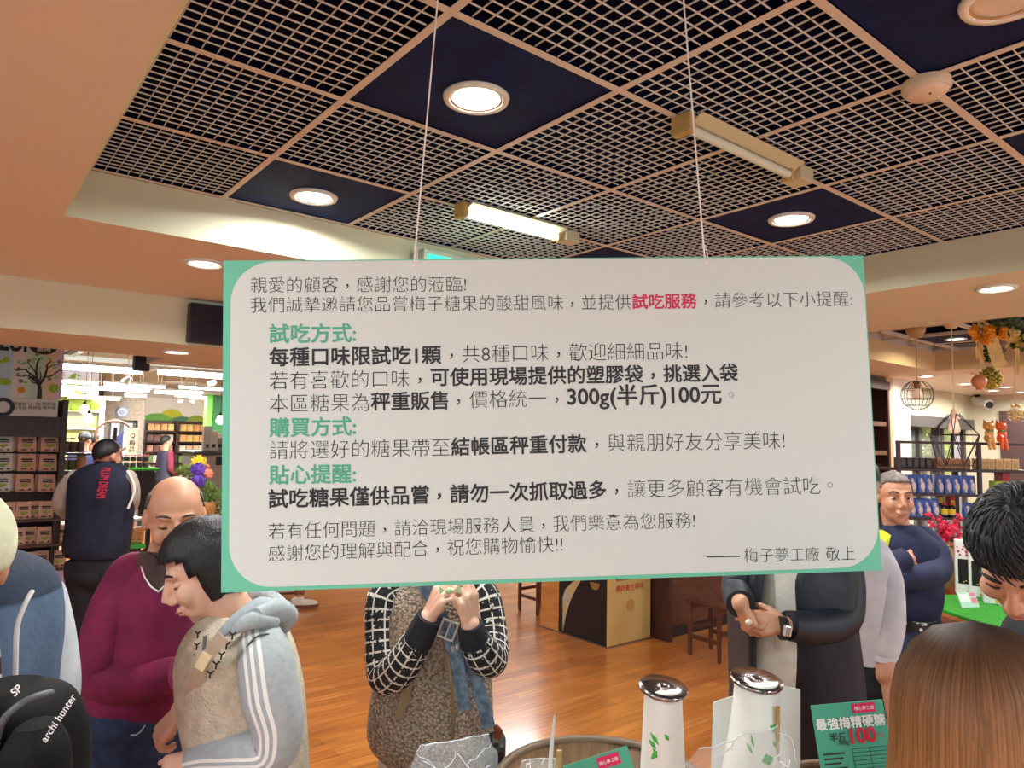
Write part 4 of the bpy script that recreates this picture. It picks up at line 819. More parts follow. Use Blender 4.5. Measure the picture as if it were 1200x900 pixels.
# ---- the shop assistant in the navy vest
def assistant():
    d = 5.2; pel = at(112, 672, d); t = thing('person', (pel.x, pel.y, 0), 'shop assistant in a navy vest with red lettering, seen from behind', 'person')
    hc = at(126, 534, d); fwd = VF*.9+VR*.3-_z*.2; mb = MB(); Pt, X = head(mb, hc, fwd, _z, 1.02); mb.cap(hc-_z*.06, .057, at(122, 560, d), .065)
    P = legs(t, pel, .1, cloth('black_work_trousers', (32, 32, 38), None, 6), feet=[at(100, 779, d-.02), at(136, 775, d+.25)], rad=(.115, .095, .065), fr=VF, shoes=(mat('olive_shoe', (84, 80, 66), .7), m_whiteshoe), hipr=(.2, .14))
    shL, elL, wrL = at(86, 562, d), at(74, 592, d+.08), at(84, 604, d+.28); shR, elR, wrR = at(152, 563, d), at(152, 592, d+.1), at(140, 598, d+.3)
    hand(mb, wrL, VF, -_z, 1); hand(mb, wrR, VF, -_z, -1); body(t, P, (shL, shR), ((shL, elL, wrL), (shR, elR, wrR)), pel, m_skin2, .009, mb); face_parts(t, Pt, X, 1.02, m_hairblack)
    obj('hair', hair_cap(hc, fwd, _z, 1.03, front=.3, back=-.55, side=-.1, puff=1.06), m_hairblack, t)
    m_v = cloth('navy_vest', (28, 34, 58), (20, 25, 44), 7, (14, .3)); v = obj('vest', MB().loft(rings((80, 147, 652, d, .14), (77, 149, 640, d, .155), (82, 153, 605, d, .15), (83, 157, 575, d, .145), (84, 155, 560, d, .13), (96, 148, 549, d, .1), (112, 139, 543, d, .075)), nz=.012, ns=7), m_v, t)
    obj('collar', MB().loft([(at(123, 549, d), .082, .08, VR, VF), (at(125, 540, d), .07, .07, VR, VF)], caps=False), m_v, v)
    obj('armhole_piping', MB().tube([at(*p) for p in ((149, 552, d-.05), (156, 565, d-.06), (157, 578, d-.07), (150, 596, d-.09))], .009, 8), mat('vest_piping', (222, 220, 214), .7), v)
    m_s = cloth('pale_sleeve', (206, 196, 186)); 
    for pts in (((88, 560, d), (77, 574, d+.02), (72, 592, d+.06), (80, 603, d+.26)), ((150, 560, d), (153, 574, d+.03), (152, 592, d+.1), (142, 598, d+.28))): obj('sleeve', MB().tube([at(*p) for p in pts], [.06, .065, .06, .045], 20, sm=5, ball=True), m_s, t)
    px = MB(); put_text(px, 'PLUM DREAM', at(121.5, 566, d-.162), VR*-.13-_z, VR, w=.215, h=.062, n=-VF, center=True, bold=.03); obj('red_lettering', px, mat('vest_red', (196, 40, 70), .6), v)
assistant()
# ---- small figures far off in the back shop and the walker behind the notice
def figure(px, top, d, label, top_c, leg_c, fr, hair=None, skin=None, vest=None, hgt=1.66, group=None, feet=None, shoes=None, piece='shirt'):
    g = at(px, 600, d); base = V((g.x, g.y, 0)); t = thing('person', base, label, 'person', group); la = _z.cross(fr); k = hgt/1.7
    hc = base+_z*(1.585*k); mb = MB(); Pt, X = head(mb, hc, fr, _z, 1); mb.cap(hc-_z*.06, .052, base+_z*1.4*k, .058); pel = base+_z*.9*k
    P = legs(t, pel, .09, leg_c, fr=fr, feet=feet, shoes=shoes); shs = [base+_z*1.36*k+la*(s_*.17) for s_ in (1, -1)]; arms = []
    for s_, sh in zip((1, -1), shs): el = sh-_z*.27+la*(s_*.05); wr = el+fr*.16-_z*.14; arms.append((sh, el, wr)); hand(mb, wr, fr-_z*.5, -la*s_, s_)
    body(t, P, shs, arms, pel, skin or m_skin2, .009, mb); face_parts(t, Pt, X, 1, m_hairblack); obj('hair', hair_cap(hc, fr, _z, 1.02), hair or m_hairblack, t)
    rg = [(base+_z*(z*k), a, b_, la, fr) for z, a, b_ in ((.86, .17, .125), (1.0, .165, .12), (1.2, .185, .125), (1.35, .175, .11), (1.42, .09, .075))]
    obj(piece, MB().loft(rg, nz=.01), top_c, t)
    for sh, el, wr in arms: obj('sleeve', MB().tube([sh, (sh+el)/2, el, el+(wr-el)*.8], [.062, .06, .055, .045], 16, sm=3, ball=True), vest or top_c, t)
figure(94, 500, 10.5, 'man in a blue shirt bending at the fruit fridge in the back shop', cloth('blue_shirt', (62, 70, 120)), cloth('grey_slacks', (70, 70, 78)), VF, hgt=1.72)
figure(104, 500, 11.1, 'person in dark clothes beside the fruit fridge in the back shop', cloth('dark_top', (40, 38, 48)), cloth('dark_slacks', (44, 44, 50)), VF, hgt=1.7)
figure(190, 500, 13.2, 'assistant in a dark vest and maroon sleeves at the far snack shelves', cloth('dark_vest', (40, 42, 62)), cloth('slate_trousers', (58, 60, 74)), nrm(VF*.7+VR*.5), vest=cloth('maroon_sleeve', (112, 30, 50)), hgt=1.68, piece='vest')
wb = onz(345, 704, 0); figure(345, 600, (wb-EYE).dot(_f), 'walker whose white trainers show below the notice on the left', cloth('pale_jacket', (196, 190, 182)), cloth('rust_trousers', (150, 96, 70)), nrm(VR+VF*.2), feet=[onz(350, 713, 0)+_z*.1, onz(326, 700, 0)+_z*.12], shoes=(m_whiteshoe, mat('gum_sole', (110, 60, 44), .7)), piece='jacket')
# ------------------------------------------------------------------ back shop (seen under the beam, left of the notice)
def bx(p0, q0, p1, q1, Y):
    """picture rectangle -> x0, z0, x1, z1 on the upright plane y = Y"""
    a, b = ony(p0, (q0+q1)/2, Y), ony(p1, (q0+q1)/2, Y); c, d = ony((p0+p1)/2, q1, Y), ony((p0+p1)/2, q0, Y); return a.x, c.z, b.x, d.z
m_kraft = mat('pink_kraft', (232, 180, 154), .6, var=(7, (222, 168, 142))); m_pale = mat('pale_pouch', (224, 218, 204), .6)
m_ink = mat('pouch_ink', (52, 44, 44), .6); m_leaf = mat('sprig_green', (160, 182, 66), .6)
def pouch(w, h, mats, ink=True):
    """standing pouch: sealed flat top, full bottom, printed front (facing -y)"""
    m = MB(); vs = []; n = 6; prof = [(0, .5, .2), (.12, .5, .34), (.5, .495, .26), (.85, .47, .08), (1, .46, .03)]
    for z, a, b in prof: vs += [V((-a*w, -b*w*.55, z*h)), V((0, -b*w*.8, z*h)), V((a*w, -b*w*.55, z*h)), V((a*w, b*w*.4, z*h)), V((-a*w, b*w*.4, z*h))]
    m.add(vs, [(i*5+k, i*5+(k+1) % 5, i*5+5+(k+1) % 5, i*5+5+k) for i in range(4) for k in range(5)]+[(4, 3, 2, 1, 0), (20, 21, 22, 23, 24)])
    y = -w*.285
    for x0, x1, z0, z1, mi in ((-.3, .28, .66, .74, 1), (-.26, .1, .56, .61, 1), (.14, .3, .55, .6, 1), (-.3, -.02, .1, .16, 1), (.2, .32, .09, .18, 1)): m.box((x0*w, y-.001, z0*h), (x1*w, y+.02, z1*h), mi)
    for cx, cz, rx, rz in ((-.08, .38, .17, .07), (.1, .4, .15, .06), (0, .3, .1, .05)): m.ell((cx*w, y+.002, cz*h), (rx*w, .006, rz*h), mi=2, seg=10, rings=6)
    return m
rk_y = 8.31; rx1 = ony(72, 560, rk_y).x
rack = thing('display_rack', (.2, rk_y+.3, 0), 'tall dark wooden snack rack with a tree poster on top at the left edge', 'display rack')
zz = lambda py, px=40, Y=rk_y: ony(px, py, Y).z
z_top, z_ps, z_nb, z_hk = zz(398), zz(467), zz(488), zz(512)
obj('back_panel', MB().box((-1.2, rk_y+.28, .1), (rx1, rk_y+.32, z_ps)), m_dark, rack)
obj('side_panel', MB().bbox((rx1-.03, rk_y, .1), (rx1+.02, rk_y+.34, z_ps), .006), m_dark, rack)
hdr = MB().box((-1.2, rk_y+.02, z_hk), (rx1-.03, rk_y+.28, z_nb))
for k in range(3): hdr.box((-1.2, rk_y+.012, z_hk+(z_nb-z_hk)*(.05+.33*k)), (rx1-.03, rk_y+.02, z_hk+(z_nb-z_hk)*(.3+.33*k)))
obj('header_board', hdr, m_dark, rack)
sh_z = [zz(y) for y in (608, 638, 667)]
for z in sh_z: obj('shelf', MB().bbox((-1.2, rk_y-.06, z-.025), (1.66, rk_y+.28, z), .004), mat('brown_shelf', (96, 62, 48), .45), rack)
obj('post', MB().bbox((ony(61.5, 630, rk_y-.06).x, rk_y-.055, sh_z[2]), (ony(65, 630, rk_y-.06).x, rk_y+.1, zz(582)), .004), m_dark, rack)
bd = MB(); x0 = -1.2; by = rk_y-.07; cols = ((150, 190, 216), (226, 206, 206), (196, 212, 186), (224, 194, 158), (222, 190, 202))
xs = [-1.2, ony(2, 690, by).x, ony(21, 690, by).x, ony(40, 690, by).x, ony(51, 690, by).x, ony(157, 690, by).x]
for k in range(5): bd.box((xs[k], by, .06), (xs[k+1], by+.03, sh_z[2]-.026), k)
m_pastel = [mat('pastel_print', c, .6) for c in cols]; base = obj('base_board', bd, m_pastel, rack)
tx = MB(); q = ony(50, 687, by-.001); put_text(tx, 'GING', V((ony(38, 687, by).x, by-.001, q.z)), (1, 0, 0), (0, 0, 1), w=.2, n=V((0, -1, 0)), bold=.03); obj('base_lettering', tx, m_ink, base)
# poster with a tree, name board below it
pst = MB(); px0 = [-60, -20, -4, 14, 27, 36, 52, 64, 73]; pc = ((214, 204, 222), (206, 200, 224), (190, 220, 236), (232, 222, 222), (214, 230, 208), (196, 224, 198), (228, 204, 170), (218, 196, 214))
for k in range(8): pst.box((ony(px0[k], 440, rk_y).x, rk_y-.02, z_ps), (ony(px0[k+1], 440, rk_y).x, rk_y+.01, z_top), k)
poster = obj('header_poster', pst, [mat('poster_stripe', c, .6) for c in pc], rack)
P_ = lambda x, y: ony(x, y, rk_y-.022)
def art(name, m, mm): return obj(name, m, mm, poster)
tr_ = MB(); m_bark = mat('print_bark', (52, 44, 50), .6)
for pts, r0 in (([(46, 467), (46.5, 455), (46, 448)], .022), ([(46, 452), (41, 446), (38, 442)], .012), ([(45, 450), (42.5, 438), (44, 425), (47, 420)], .012), ([(46, 451), (51, 444), (55, 433), (55, 428), (60, 423)], .012), ([(52, 442), (61, 440), (68, 435), (73, 434)], .007), ([(55, 432), (62, 428), (70, 427)], .006), ([(43, 444), (34, 437), (29, 433), (20, 434), (16, 432)], .009), ([(40, 446), (33, 440), (26, 441), (18, 440)], .007), ([(44, 449), (38, 448), (35, 444)], .007), ([(42.5, 438), (37, 430), (32, 425), (24, 427)], .006), ([(46, 447), (48, 440), (46, 434)], .007)):
    tr_.tube([P_(*p) for p in pts], [r0*(1-.55*i/(len(pts)-1)) for i in range(len(pts))], 8, sm=3, ell=(1, 1))
art('tree_print', tr_, m_bark)
def discs(lst, mm, name):
    g = MB()
    for x, y, r in lst: c = P_(x, y); g.lathe([(1e-6, .004), (r*.7, .003), (r, 0)], c, 18, X=M.Rotation(PI/2, 3, 'X'), caps=False)
    art(name, g, mm)
discs([(22, 424, .018), (28, 426, .017), (35, 431, .018), (40, 421, .018), (49, 420, .015), (58.5, 420.5, .016), (64, 431, .018), (66, 442, .016), (47, 431, .013), (30, 448, .014), (38, 446, .016), (40, 425, .013), (62, 425, .012), (21, 438, .014)], mat('print_mint', (150, 204, 150), .6), 'leaf_pattern')
discs([(22, 432, .017), (34, 423, .018), (24.5, 446.5, .02), (43.5, 439, .019), (69.5, 424, .018), (58, 444, .018), (43.5, 415, .016), (34, 443, .012)], mat('print_olive', (132, 138, 96), .6), 'bud_pattern')
discs([(63, 455, .044), (7.5, 421.5, .028), (1, 424, .018), (1, 447, .034), (8, 447.5, .035)], mat('print_lime', (162, 196, 44), .6), 'fruit_pattern')
discs([(25, 457, .032), (8, 421.8, .018)], mat('print_orange', (222, 150, 50), .6), 'fruit_pattern')
lg = MB(); c = P_(51, 403); lg.lathe([(1e-6, .003), (.115, .002), (.117, 0)], V((c.x, c.y, c.z)), 30, X=M.Rotation(PI/2, 3, 'X') @ M.Diagonal((1.1, .9, 1)), caps=False); o = art('round_emblem', lg, m_black)
g = MB(); put_text(g, '脆梅', P_(51.5, 409)+V((0, -.004, 0)), (1, 0, 0), (0, 0, 1), w=.11, n=V((0, -1, 0)), center=True, bold=.01); obj('emblem_lettering', g, m_white, poster)
g = MB(); put_text(g, 'PLUM', P_(16.5, 401)+V((0, -.002, 0)), (1, 0, 0), (0, 0, 1), w=.37, h=.165, n=V((0, -1, 0)), center=True, bold=.03); obj('poster_lettering', g, m_black, poster)
nb = obj('name_board', MB().bbox((-1.2, rk_y-.025, z_nb), (ony(67.5, 478, rk_y).x, rk_y+.01, z_ps-.004), .004), mat('name_board_white', (218, 216, 206), .5), rack)
g = MB(); [put_text(g, s, P_(x, y)-V((0, .006, 0)), (1, 0, 0), (0, 0, 1), w=.105 if len(s) == 3 else .1, h=.033, n=V((0, -1, 0))) for s, x, y in (('黑糖梅', 15.5, 473), ('Q  梅', 33, 473), ('酵素梅', 49.5, 473), ('紅茶梅', 15.5, 477.5), ('梅精梅', 33, 477.5), ('陳年梅', 50, 477.5))]; obj('board_lettering', g, m_ink, nb)
c = P_(3.5, 477)-V((0, .006, 0)); g = MB().lathe([(.055, 0), (.075, .001), (.09, 0)], c, 30, X=M.Rotation(PI/2, 3, 'X'), caps=False); obj('board_emblem', g, m_black, nb)
# pouches
pk = MB(); proto_p = {}
def put_pouch(kind, loc, w, h, label, group, rz=0):
    if kind not in proto_p: o = single('snack_pouch', pouch(.14, .16, None), {'kraft': [m_kraft, m_ink, m_leaf], 'pale': [m_pale, m_ink, m_leaf]}[kind], label, 'snack pouch', group); proto_p[kind] = o; c = ORG[o]; o.data.transform(M.Translation(c)); 
    else: o = proto_p[kind].copy(); C.objects.link(o)
    o.location = loc; o.rotation_euler = (0, 0, rz); o.scale = (w/.14, w/.14, h/.16); o['label'] = label; o['group'] = group; return o
rows = (('top', 529.5), ('middle', 552), ('bottom', 576))
for rn, yb in rows:
    for cn, cx, kind in (('at the left edge', 3 if rn != 'bottom' else 1, 'pale'), ('in the middle column', {'top': 31, 'middle': 30.5, 'bottom': 28}[rn], 'kraft'), ('nearest the rack side', {'top': 57.5, 'middle': 55.5, 'bottom': 54}[rn], 'kraft')):
        q = ony(cx, yb, rk_y+.1); z = q.z; col = 'pale' if kind == 'pale' else 'pink'
        put_pouch(kind, (q.x, rk_y+.1, z), .15, .165, f'front {col} pouch of the {rn} hook row, {cn}', 'pouches on the rack hooks', .03)
        put_pouch(kind, (q.x-.022+(.045 if cn == 'at the left edge' else 0), rk_y+.165, z+.004), .15, .162, f'rear {col} pouch of the {rn} hook row, {cn}', 'pouches on the rack hooks', -.06)
        obj('hook', MB().tube([(q.x, rk_y+.28, z+.158), (q.x, rk_y+.06, z+.158), (q.x, rk_y+.05, z+.17)], .004, 8, sm=1), m_steel, rack)
words = ('first', 'second', 'third', 'fourth', 'fifth')
for (rn, xs_), z in zip((('top', (6, 14.5, 24.5, 39, 51)), ('middle', (20, 34, 51, 71)), ('bottom', (6, 19, 36, 51, 70))), sh_z):
    for k, x in enumerate(xs_):
        q = ony(x, 640, rk_y-.02); put_pouch('kraft', (q.x, rk_y+.0+.05*(k % 2), z+.001), .125, .165, f'pink pouch standing on the {rn} shelf of the rack, {words[k]} from the left', 'pouches standing on the rack shelves', .05*((k*7) % 3-1))
# jar stand beside the rack
js = thing('jar_stand', (1.3, 9.0, 0), 'open dark stand of glass jars right of the snack rack', 'display stand'); jx0, jx1 = ony(73.5, 540, 8.85).x, ony(110, 540, 8.85).x
jz = [ony(90, y, 8.85).z for y in (531, 552, 575)]
for z in jz: obj('shelf', MB().bbox((jx0, 8.8, z-.02), (jx1+.25, 9.15, z), .004), m_dark, js)
for x in (jx0, jx1+.22): obj('post', MB().box((x, 9.11, 0), (x+.03, 9.15, ony(90, 500, 8.85).z)), m_dark, js)
m_jar = mat('jar_glass', (226, 230, 214), .05, alpha=.1)
def jar(p, r, h, content, lid, label, group, fill=.75):
    t = thing('glass_jar', p, label, 'jar', group); p = V(p)
    obj('contents', MB().lathe([(r*.9, .004), (r*.92, h*fill*.5), (r*.88, h*fill)], p, 16, smooth=True), content, t)
    obj('glass', MB().lathe([(r*.96, 0), (r, .01), (r, h*.78), (r*.8, h*.9), (r*.78, h*.93)], p, 20, caps=False), m_jar, t)
    obj('lid', MB().lathe([(r*.84, h*.88), (r*.86, h*.97), (r*.8, h)], p, 20), lid, t); return t
m_brown = mat('preserved_plums', (110, 66, 36), .5, var=(40, (70, 40, 24))); m_herb = mat('herb_green', (96, 122, 52), .7, var=(40, (130, 110, 50))); m_amber = mat('amber_liquor', (222, 140, 40), .25); m_gold = mat('brass_lid', (190, 156, 90), .35, .8); m_redlid = mat('red_lid', (206, 48, 40), .4)
for k, x in enumerate((76, 85, 94)): jar((ony(x, 531, 8.95).x, 8.95, jz[0]+.001), .04, .16, m_brown, m_gold, f'glass jar of dark preserves on the upper shelf, {words[k]} from the rack', 'jars on the upper stand shelf')
for k, x in enumerate((75, 84)): jar((ony(x, 552, 8.95).x, 8.95, jz[1]+.001), .04, .15, m_herb, m_gold, f'glass jar of green herbs on the lower shelf, {words[k]} from the rack', 'jars on the lower stand shelf')
jar((ony(94.5, 552, 8.93).x, 8.93, jz[1]+.001), .052, .165, m_amber, m_gold, 'tall glass jar of amber liquor behind the shop assistant', None, .85)
# fruit fridge, banner, pillar, Q banner
def panel(x0, z0, x1, z1, y, d, r=.01): return MB().bbox((x0, y, z0), (x1, y+d, z1), r)
m_glow = mat('fridge_inside', (206, 206, 130), .6, var=(5, (170, 180, 90)), emit=.1)
x0, z0, x1, z1 = bx(58, 465, 121, 560, 13.6); fr_ = thing('fruit_fridge', ((x0+x1)/2, 14, 0), 'white open fridge with a green fruit header in the back shop', 'fridge'); m_fw = mat('fridge_white', (200, 206, 200), .4)
zc = bx(58, 465, 121, 483, 13.6)[1]
obj('cabinet', panel(x0, 0, x1, z1, 13.75, .7), m_fw, fr_)
for a, b in ((x0, x0+.08), (x1-.08, x1)): obj('side_frame', panel(a, 0, b, zc, 13.6, .15), m_fw, fr_)
obj('header', panel(x0, zc, x1, z1, 13.58, .17), mat('header_print', (206, 206, 170), .5), fr_)
obj('lit_interior', panel(x0+.08, .9, x1-.08, zc-.06, 13.72, .04), m_glow, fr_)
for k in range(4): obj('shelf', panel(x0+.08, 1.0+.25*k, x1-.08, 1.03+.25*k, 13.62, .12, .004), m_steel, fr_)
obj('lower_panel', panel(x0+.05, 0, x1-.05, .9, 13.6, .15), m_fw, fr_)
hf = MB(); rnd = random.Random(5)
for k in range(26): hf.ell((x0+.1+(x1-x0-.2)*rnd.random()*(.75 if k < 18 else 1), 13.572, zc+.06+(z1-zc-.1)*rnd.random()), (.07, .012, .06), seg=10, rings=6)
obj('fruit_pattern', hf, mat('fruit_print', (150, 180, 48), .5), fr_)
x0, z0, x1, z1 = bx(66, 425, 116, 465, 12.2); bn = thing('hanging_banner', ((x0+x1)/2, 12.2, z0), 'pale hanging banner printed with two green plums in the back shop', 'banner'); obj('sheet', panel(x0, z0, x1, z1, 12.2, .02, .004), mat('banner_lilac', (206, 204, 214), .6), bn)
pl = MB()
for (x, y), r in (((85.5, 472-0), .0), ): pass
for x, y, r in ((86, 462-8+18-0, .1),): pass
for x, y in ((85.6, 471.5), (94.8, 476)):
    pass
c1, c2 = ony(85.5, 447, 12.19), ony(94.5, 457, 12.19)
for c in (c1, c2): pl.ell((c.x, 12.195, c.z), (.085, .012, .075), seg=16, rings=10); pl.tube([(c.x-.03, 12.19, c.z+.07), (c.x+.03, 12.19, c.z+.1), (c.x+.1, 12.19, c.z+.08)], [.012, .02, .004], 8)
obj('printed_plum', pl, mat('plum_print', (132, 168, 56), .5), bn)
for x in (x0+.05, x1-.05): obj('banner_wire', MB().tube([(x, 12.21, z1), (x, 12.21, 2.72)], .004, 6, sm=1), m_steel, bn)
m_stone = mat('grey_stone', (168, 158, 146), .8, var=(22, (140, 131, 122)))
x0, z0, x1, z1 = bx(118, 465, 168, 560, 15.4); pz = ony(140, 492, 15.4).z; dx0, dx1 = ony(126, 520, 15.4).x, ony(160, 520, 15.4).x
struct('pillar_stone', MB().box((x0, 15.4, 0), (dx0, 15.9, 2.72)).box((dx1, 15.4, 0), (x1, 15.9, 2.72)).box((dx0, 15.4, pz), (dx1, 15.9, 2.72)), m_stone)
dr = thing('door_1', ((dx0+dx1)/2, 15.6, 0), None, None); dr['kind'] = 'structure'
obj('door_frame', MB().box((dx0, 15.5, 0), (dx0+.06, 15.56, pz)).box((dx1-.06, 15.5, 0), (dx1, 15.56, pz)).box((dx0, 15.5, pz-.06), (dx1, 15.56, pz)).box(((dx0+dx1)/2-.03, 15.5, 0), ((dx0+dx1)/2+.03, 15.56, pz)), m_bronze, dr)
obj('door_pane', MB().box((dx0, 15.53, 0), (dx1, 15.535, pz)), mat('pale_glass', (206, 216, 226), .1), dr)
c = ony(143, 483, 15.38); t = thing('round_plaque', (c.x, 15.38, c.z-.17), 'round blue plaque high on the grey stone pillar', 'plaque')
obj('plaque_disc', MB().lathe([(1e-6, .02), (.1, .02), (.115, 0)], c, 30, X=M.Rotation(PI/2, 3, 'X'), caps=False), mat('plaque_blue', (136, 158, 196), .5), t); obj('plaque_ring', MB().lathe([(.055, .024), (.066, .028), (.078, .024)], c, 30, X=M.Rotation(PI/2, 3, 'X'), caps=False), mat('plaque_pale', (206, 214, 228), .5), t)
c = ony(134, 511, 12.6); t = thing('wooden_hoop', (c.x, 12.6, c.z-.27), 'large wooden hoop ornament leaning before the glass door in the back shop', 'hoop')
ring = [V((c.x+.26*math.cos(a*PI/12), 12.6, c.z+.24*math.sin(a*PI/12))) for a in range(25)]; obj('rim', MB().tube(ring, .018, 10, sm=2), mat('hoop_wood', (96, 58, 38), .5), t)
obj('sash', MB().poly([c+V((-.12, 0, -.2)), c+V((.02, 0, -.02)), c+V((.13, 0, .08)), c+V((.1, 0, -.12)), c+V((.0, 0, -.24))], V((0, -1, 0)), .03), mat('indigo_cloth', (40, 48, 92), .8), t)
obj('support', MB().box((c.x-.02, 12.62, 0), (c.x+.02, 12.66, c.z)), m_dark, t)
x0, z0, x1, z1 = bx(148.5, 501, 161.5, 532, 11.6); t = thing('standing_banner', ((x0+x1)/2, 11.6, 0), 'cream standing banner with a Q and plum lettering in the back shop', 'banner'); obj('sheet', panel(x0, z0-.5, x1, z1, 11.6, .02, .004), mat('banner_cream', (222, 212, 186), .6), t)
g = MB(); xm = (x0+x1)/2; hz = z1-z0; [put_text(g, s, V((xm, 11.598, z1-hz*k)), (1, 0, 0), (0, 0, 1), h=h_, n=V((0, -1, 0)), center=True, bold=.015) for s, k, h_ in (('Q', .32, .075), ('梅', .58, .08), ('黑糖', .76, .03), ('梅子', .88, .04))]; obj('banner_lettering', g, m_ink, t); obj('pole', MB().box((xm-.012, 11.62, 0), (xm+.012, 11.645, z1)), m_steel, t)
# red lidded jars on the green topped table
def gtab(p0, q, p1, Y, d, name, label, z=None):
    a, b = ony(p0, q, Y), ony(p1, q, Y); z = a.z; t = thing(name, ((a.x+b.x)/2, Y+d/2, 0), label, 'table'); obj('green_top', MB().bbox((a.x, Y, z-.03), (b.x, Y+d, z), .006), mat('turf_green', (72, 170, 62), .9, bump=(200, .5)), t)
    obj('skirt', MB().bbox((a.x+.05, Y+.03, z*.62), (b.x-.05, Y+d-.03, z-.03), .006), mat('black_skirt', (44, 42, 46), .7), t)
    for lx_ in (a.x+.06, b.x-.11):
        for ly in (Y+.04, Y+d-.09): obj('leg', MB().box((lx_, ly, 0), (lx_+.05, ly+.05, z*.62)), m_black, t)
    return z, a.x, b.x
z, xa, xb = gtab(108, 549.5, 188, 9.6, .6, 'jar_table', 'black display table with a green top carrying red lidded jars')
k = 0
for row, dz in (('lower', 0), ('upper', .083)):
    for x in (112, 140.5, 148, 155.5, 163.5, 171):
        k += 1; jar((ony(x, 549, 9.75).x, 9.75, z+.001+dz), .036, .08, mat('dark_sauce', (62, 40, 34), .4), m_redlid, f'{words[min(4, [112, 140.5, 148, 155.5, 163.5, 171].index(x))] if x != 171 else "rightmost"} red lidded jar in the {row} tier on the green topped table', 'red lidded jars')
# far snack shelves, mural
Yf = 16.2; x0, z0, x1, z1 = bx(168, 493, 244, 556, Yf); fs = thing('snack_shelves', ((x0+x1)/2, Yf+.2, 0), 'long dark shelves of packaged snacks under the hill mural', 'shelves'); xm = ony(207, 525, Yf).x
rz = [ony(205, y, Yf).z for y in (505, 517.5, 530, 542, 553)]
for a in (x0, xm, x1): obj('upright', MB().box((a-.03, Yf, 0), (a+.03, Yf+.4, z1)), m_dark, fs)
for zq in rz+[.05]: obj('shelf', MB().box((x0, Yf, zq-.03), (x1, Yf+.4, zq)), m_dark, fs)
obj('back_board', MB().box((x0, Yf+.4, 0), (x1, Yf+.42, z1)), m_dark, fs)
packs = ((238, 176, 112), (244, 206, 120), (228, 190, 160), (206, 150, 130), (236, 226, 208), (120, 160, 84), (206, 150, 150), (120, 84, 74))
m_pk = [mat('pack_print', c, .5, var=(9, tuple(int(q*.8) for q in c))) for c in packs]; fam = ((0, 0, 0, 1), (7, 7, 3, 4), (3, 7, 3, 6), (5, 4, 7, 4), (6, 6, 6, 6)); fam2 = ((1, 1, 0, 0), (0, 1, 1, 0), (4, 2, 2, 4), (5, 5, 5, 4), (5, 5, 5, 5))
bays = (('left', x0, xm, fam), ('right', xm, x1, fam2)); rn = ('top', 'second', 'third', 'fourth', 'lowest'); pw = {}
for bname, a, b, fm in bays:
    for r in range(5):
        for k in range(4):
            w = (b-a-.12)/4*.92; h_ = .2; xc = a+.06+(b-a-.12)*(k+.5)/4; mm = m_pk[fm[r][k]]
            m = MB().bbox((xc-w/2, Yf+.03, rz[r]+.001), (xc+w/2, Yf+.2, rz[r]+.145), .012); single('snack_pack', m, mm, f'{words[k]} pack from the left on the {rn[r]} shelf of the {bname} far bay', 'snack pack', 'packs on the far shelves')
x0, z0, x1, z1 = bx(167, 467, 243, 496, 16.9); mu = thing('hill_mural', ((x0+x1)/2, 16.9, z0), 'pale wall mural of green and yellow hills above the far snack shelves', 'mural'); obj('mural_panel', MB().box((x0, 16.9, z0), (x1, 16.94, z1)), mat('mural_paint', (244, 240, 230), .7), mu)
for cx, cy, rx_, ry_, c in ((184, 496, 17, 11, (120, 190, 84)), (201, 492, 13, 12, (206, 206, 50)), (214, 497, 16, 8.5, (84, 140, 104)), (230, 497, 11, 10, (164, 178, 70)), (240, 498, 9, 7, (110, 120, 96))):
    cc = ony(cx, cy, 16.88); k = 16.5/FPX; pts = [V((cc.x+rx_*k*math.cos(a*PI/14), 16.89, max(z0, cc.z+ry_*k*math.sin(a*PI/14)))) for a in range(15)]; obj('painted_hill', MB().poly(pts, V((0, -1, 0)), .004+.002*(cx % 3)), mat('hill_paint', c, .7), mu)
g = MB(); put_text(g, 'apt a', ony(215, 484.5, 16.88), (1, 0, 0), (0, 0, 1), w=.2, n=V((0, -1, 0)), center=True, bold=.02); 
x0, z0, x1, z1 = bx(242.5, 463, 275, 512, 13.5); t = thing('green_partition', ((x0+x1)/2, 13.6, 0), 'tall green partition beside the notice edge in the back shop', 'partition'); obj('panel', panel(x0+.1, 0, x1, z1, 13.6, .1), mat('deep_green', (28, 92, 44), .6), t); obj('edge_strip', panel(x0, 0, x0+.11, z1, 13.55, .16), mat('bright_green', (88, 190, 52), .6), t)
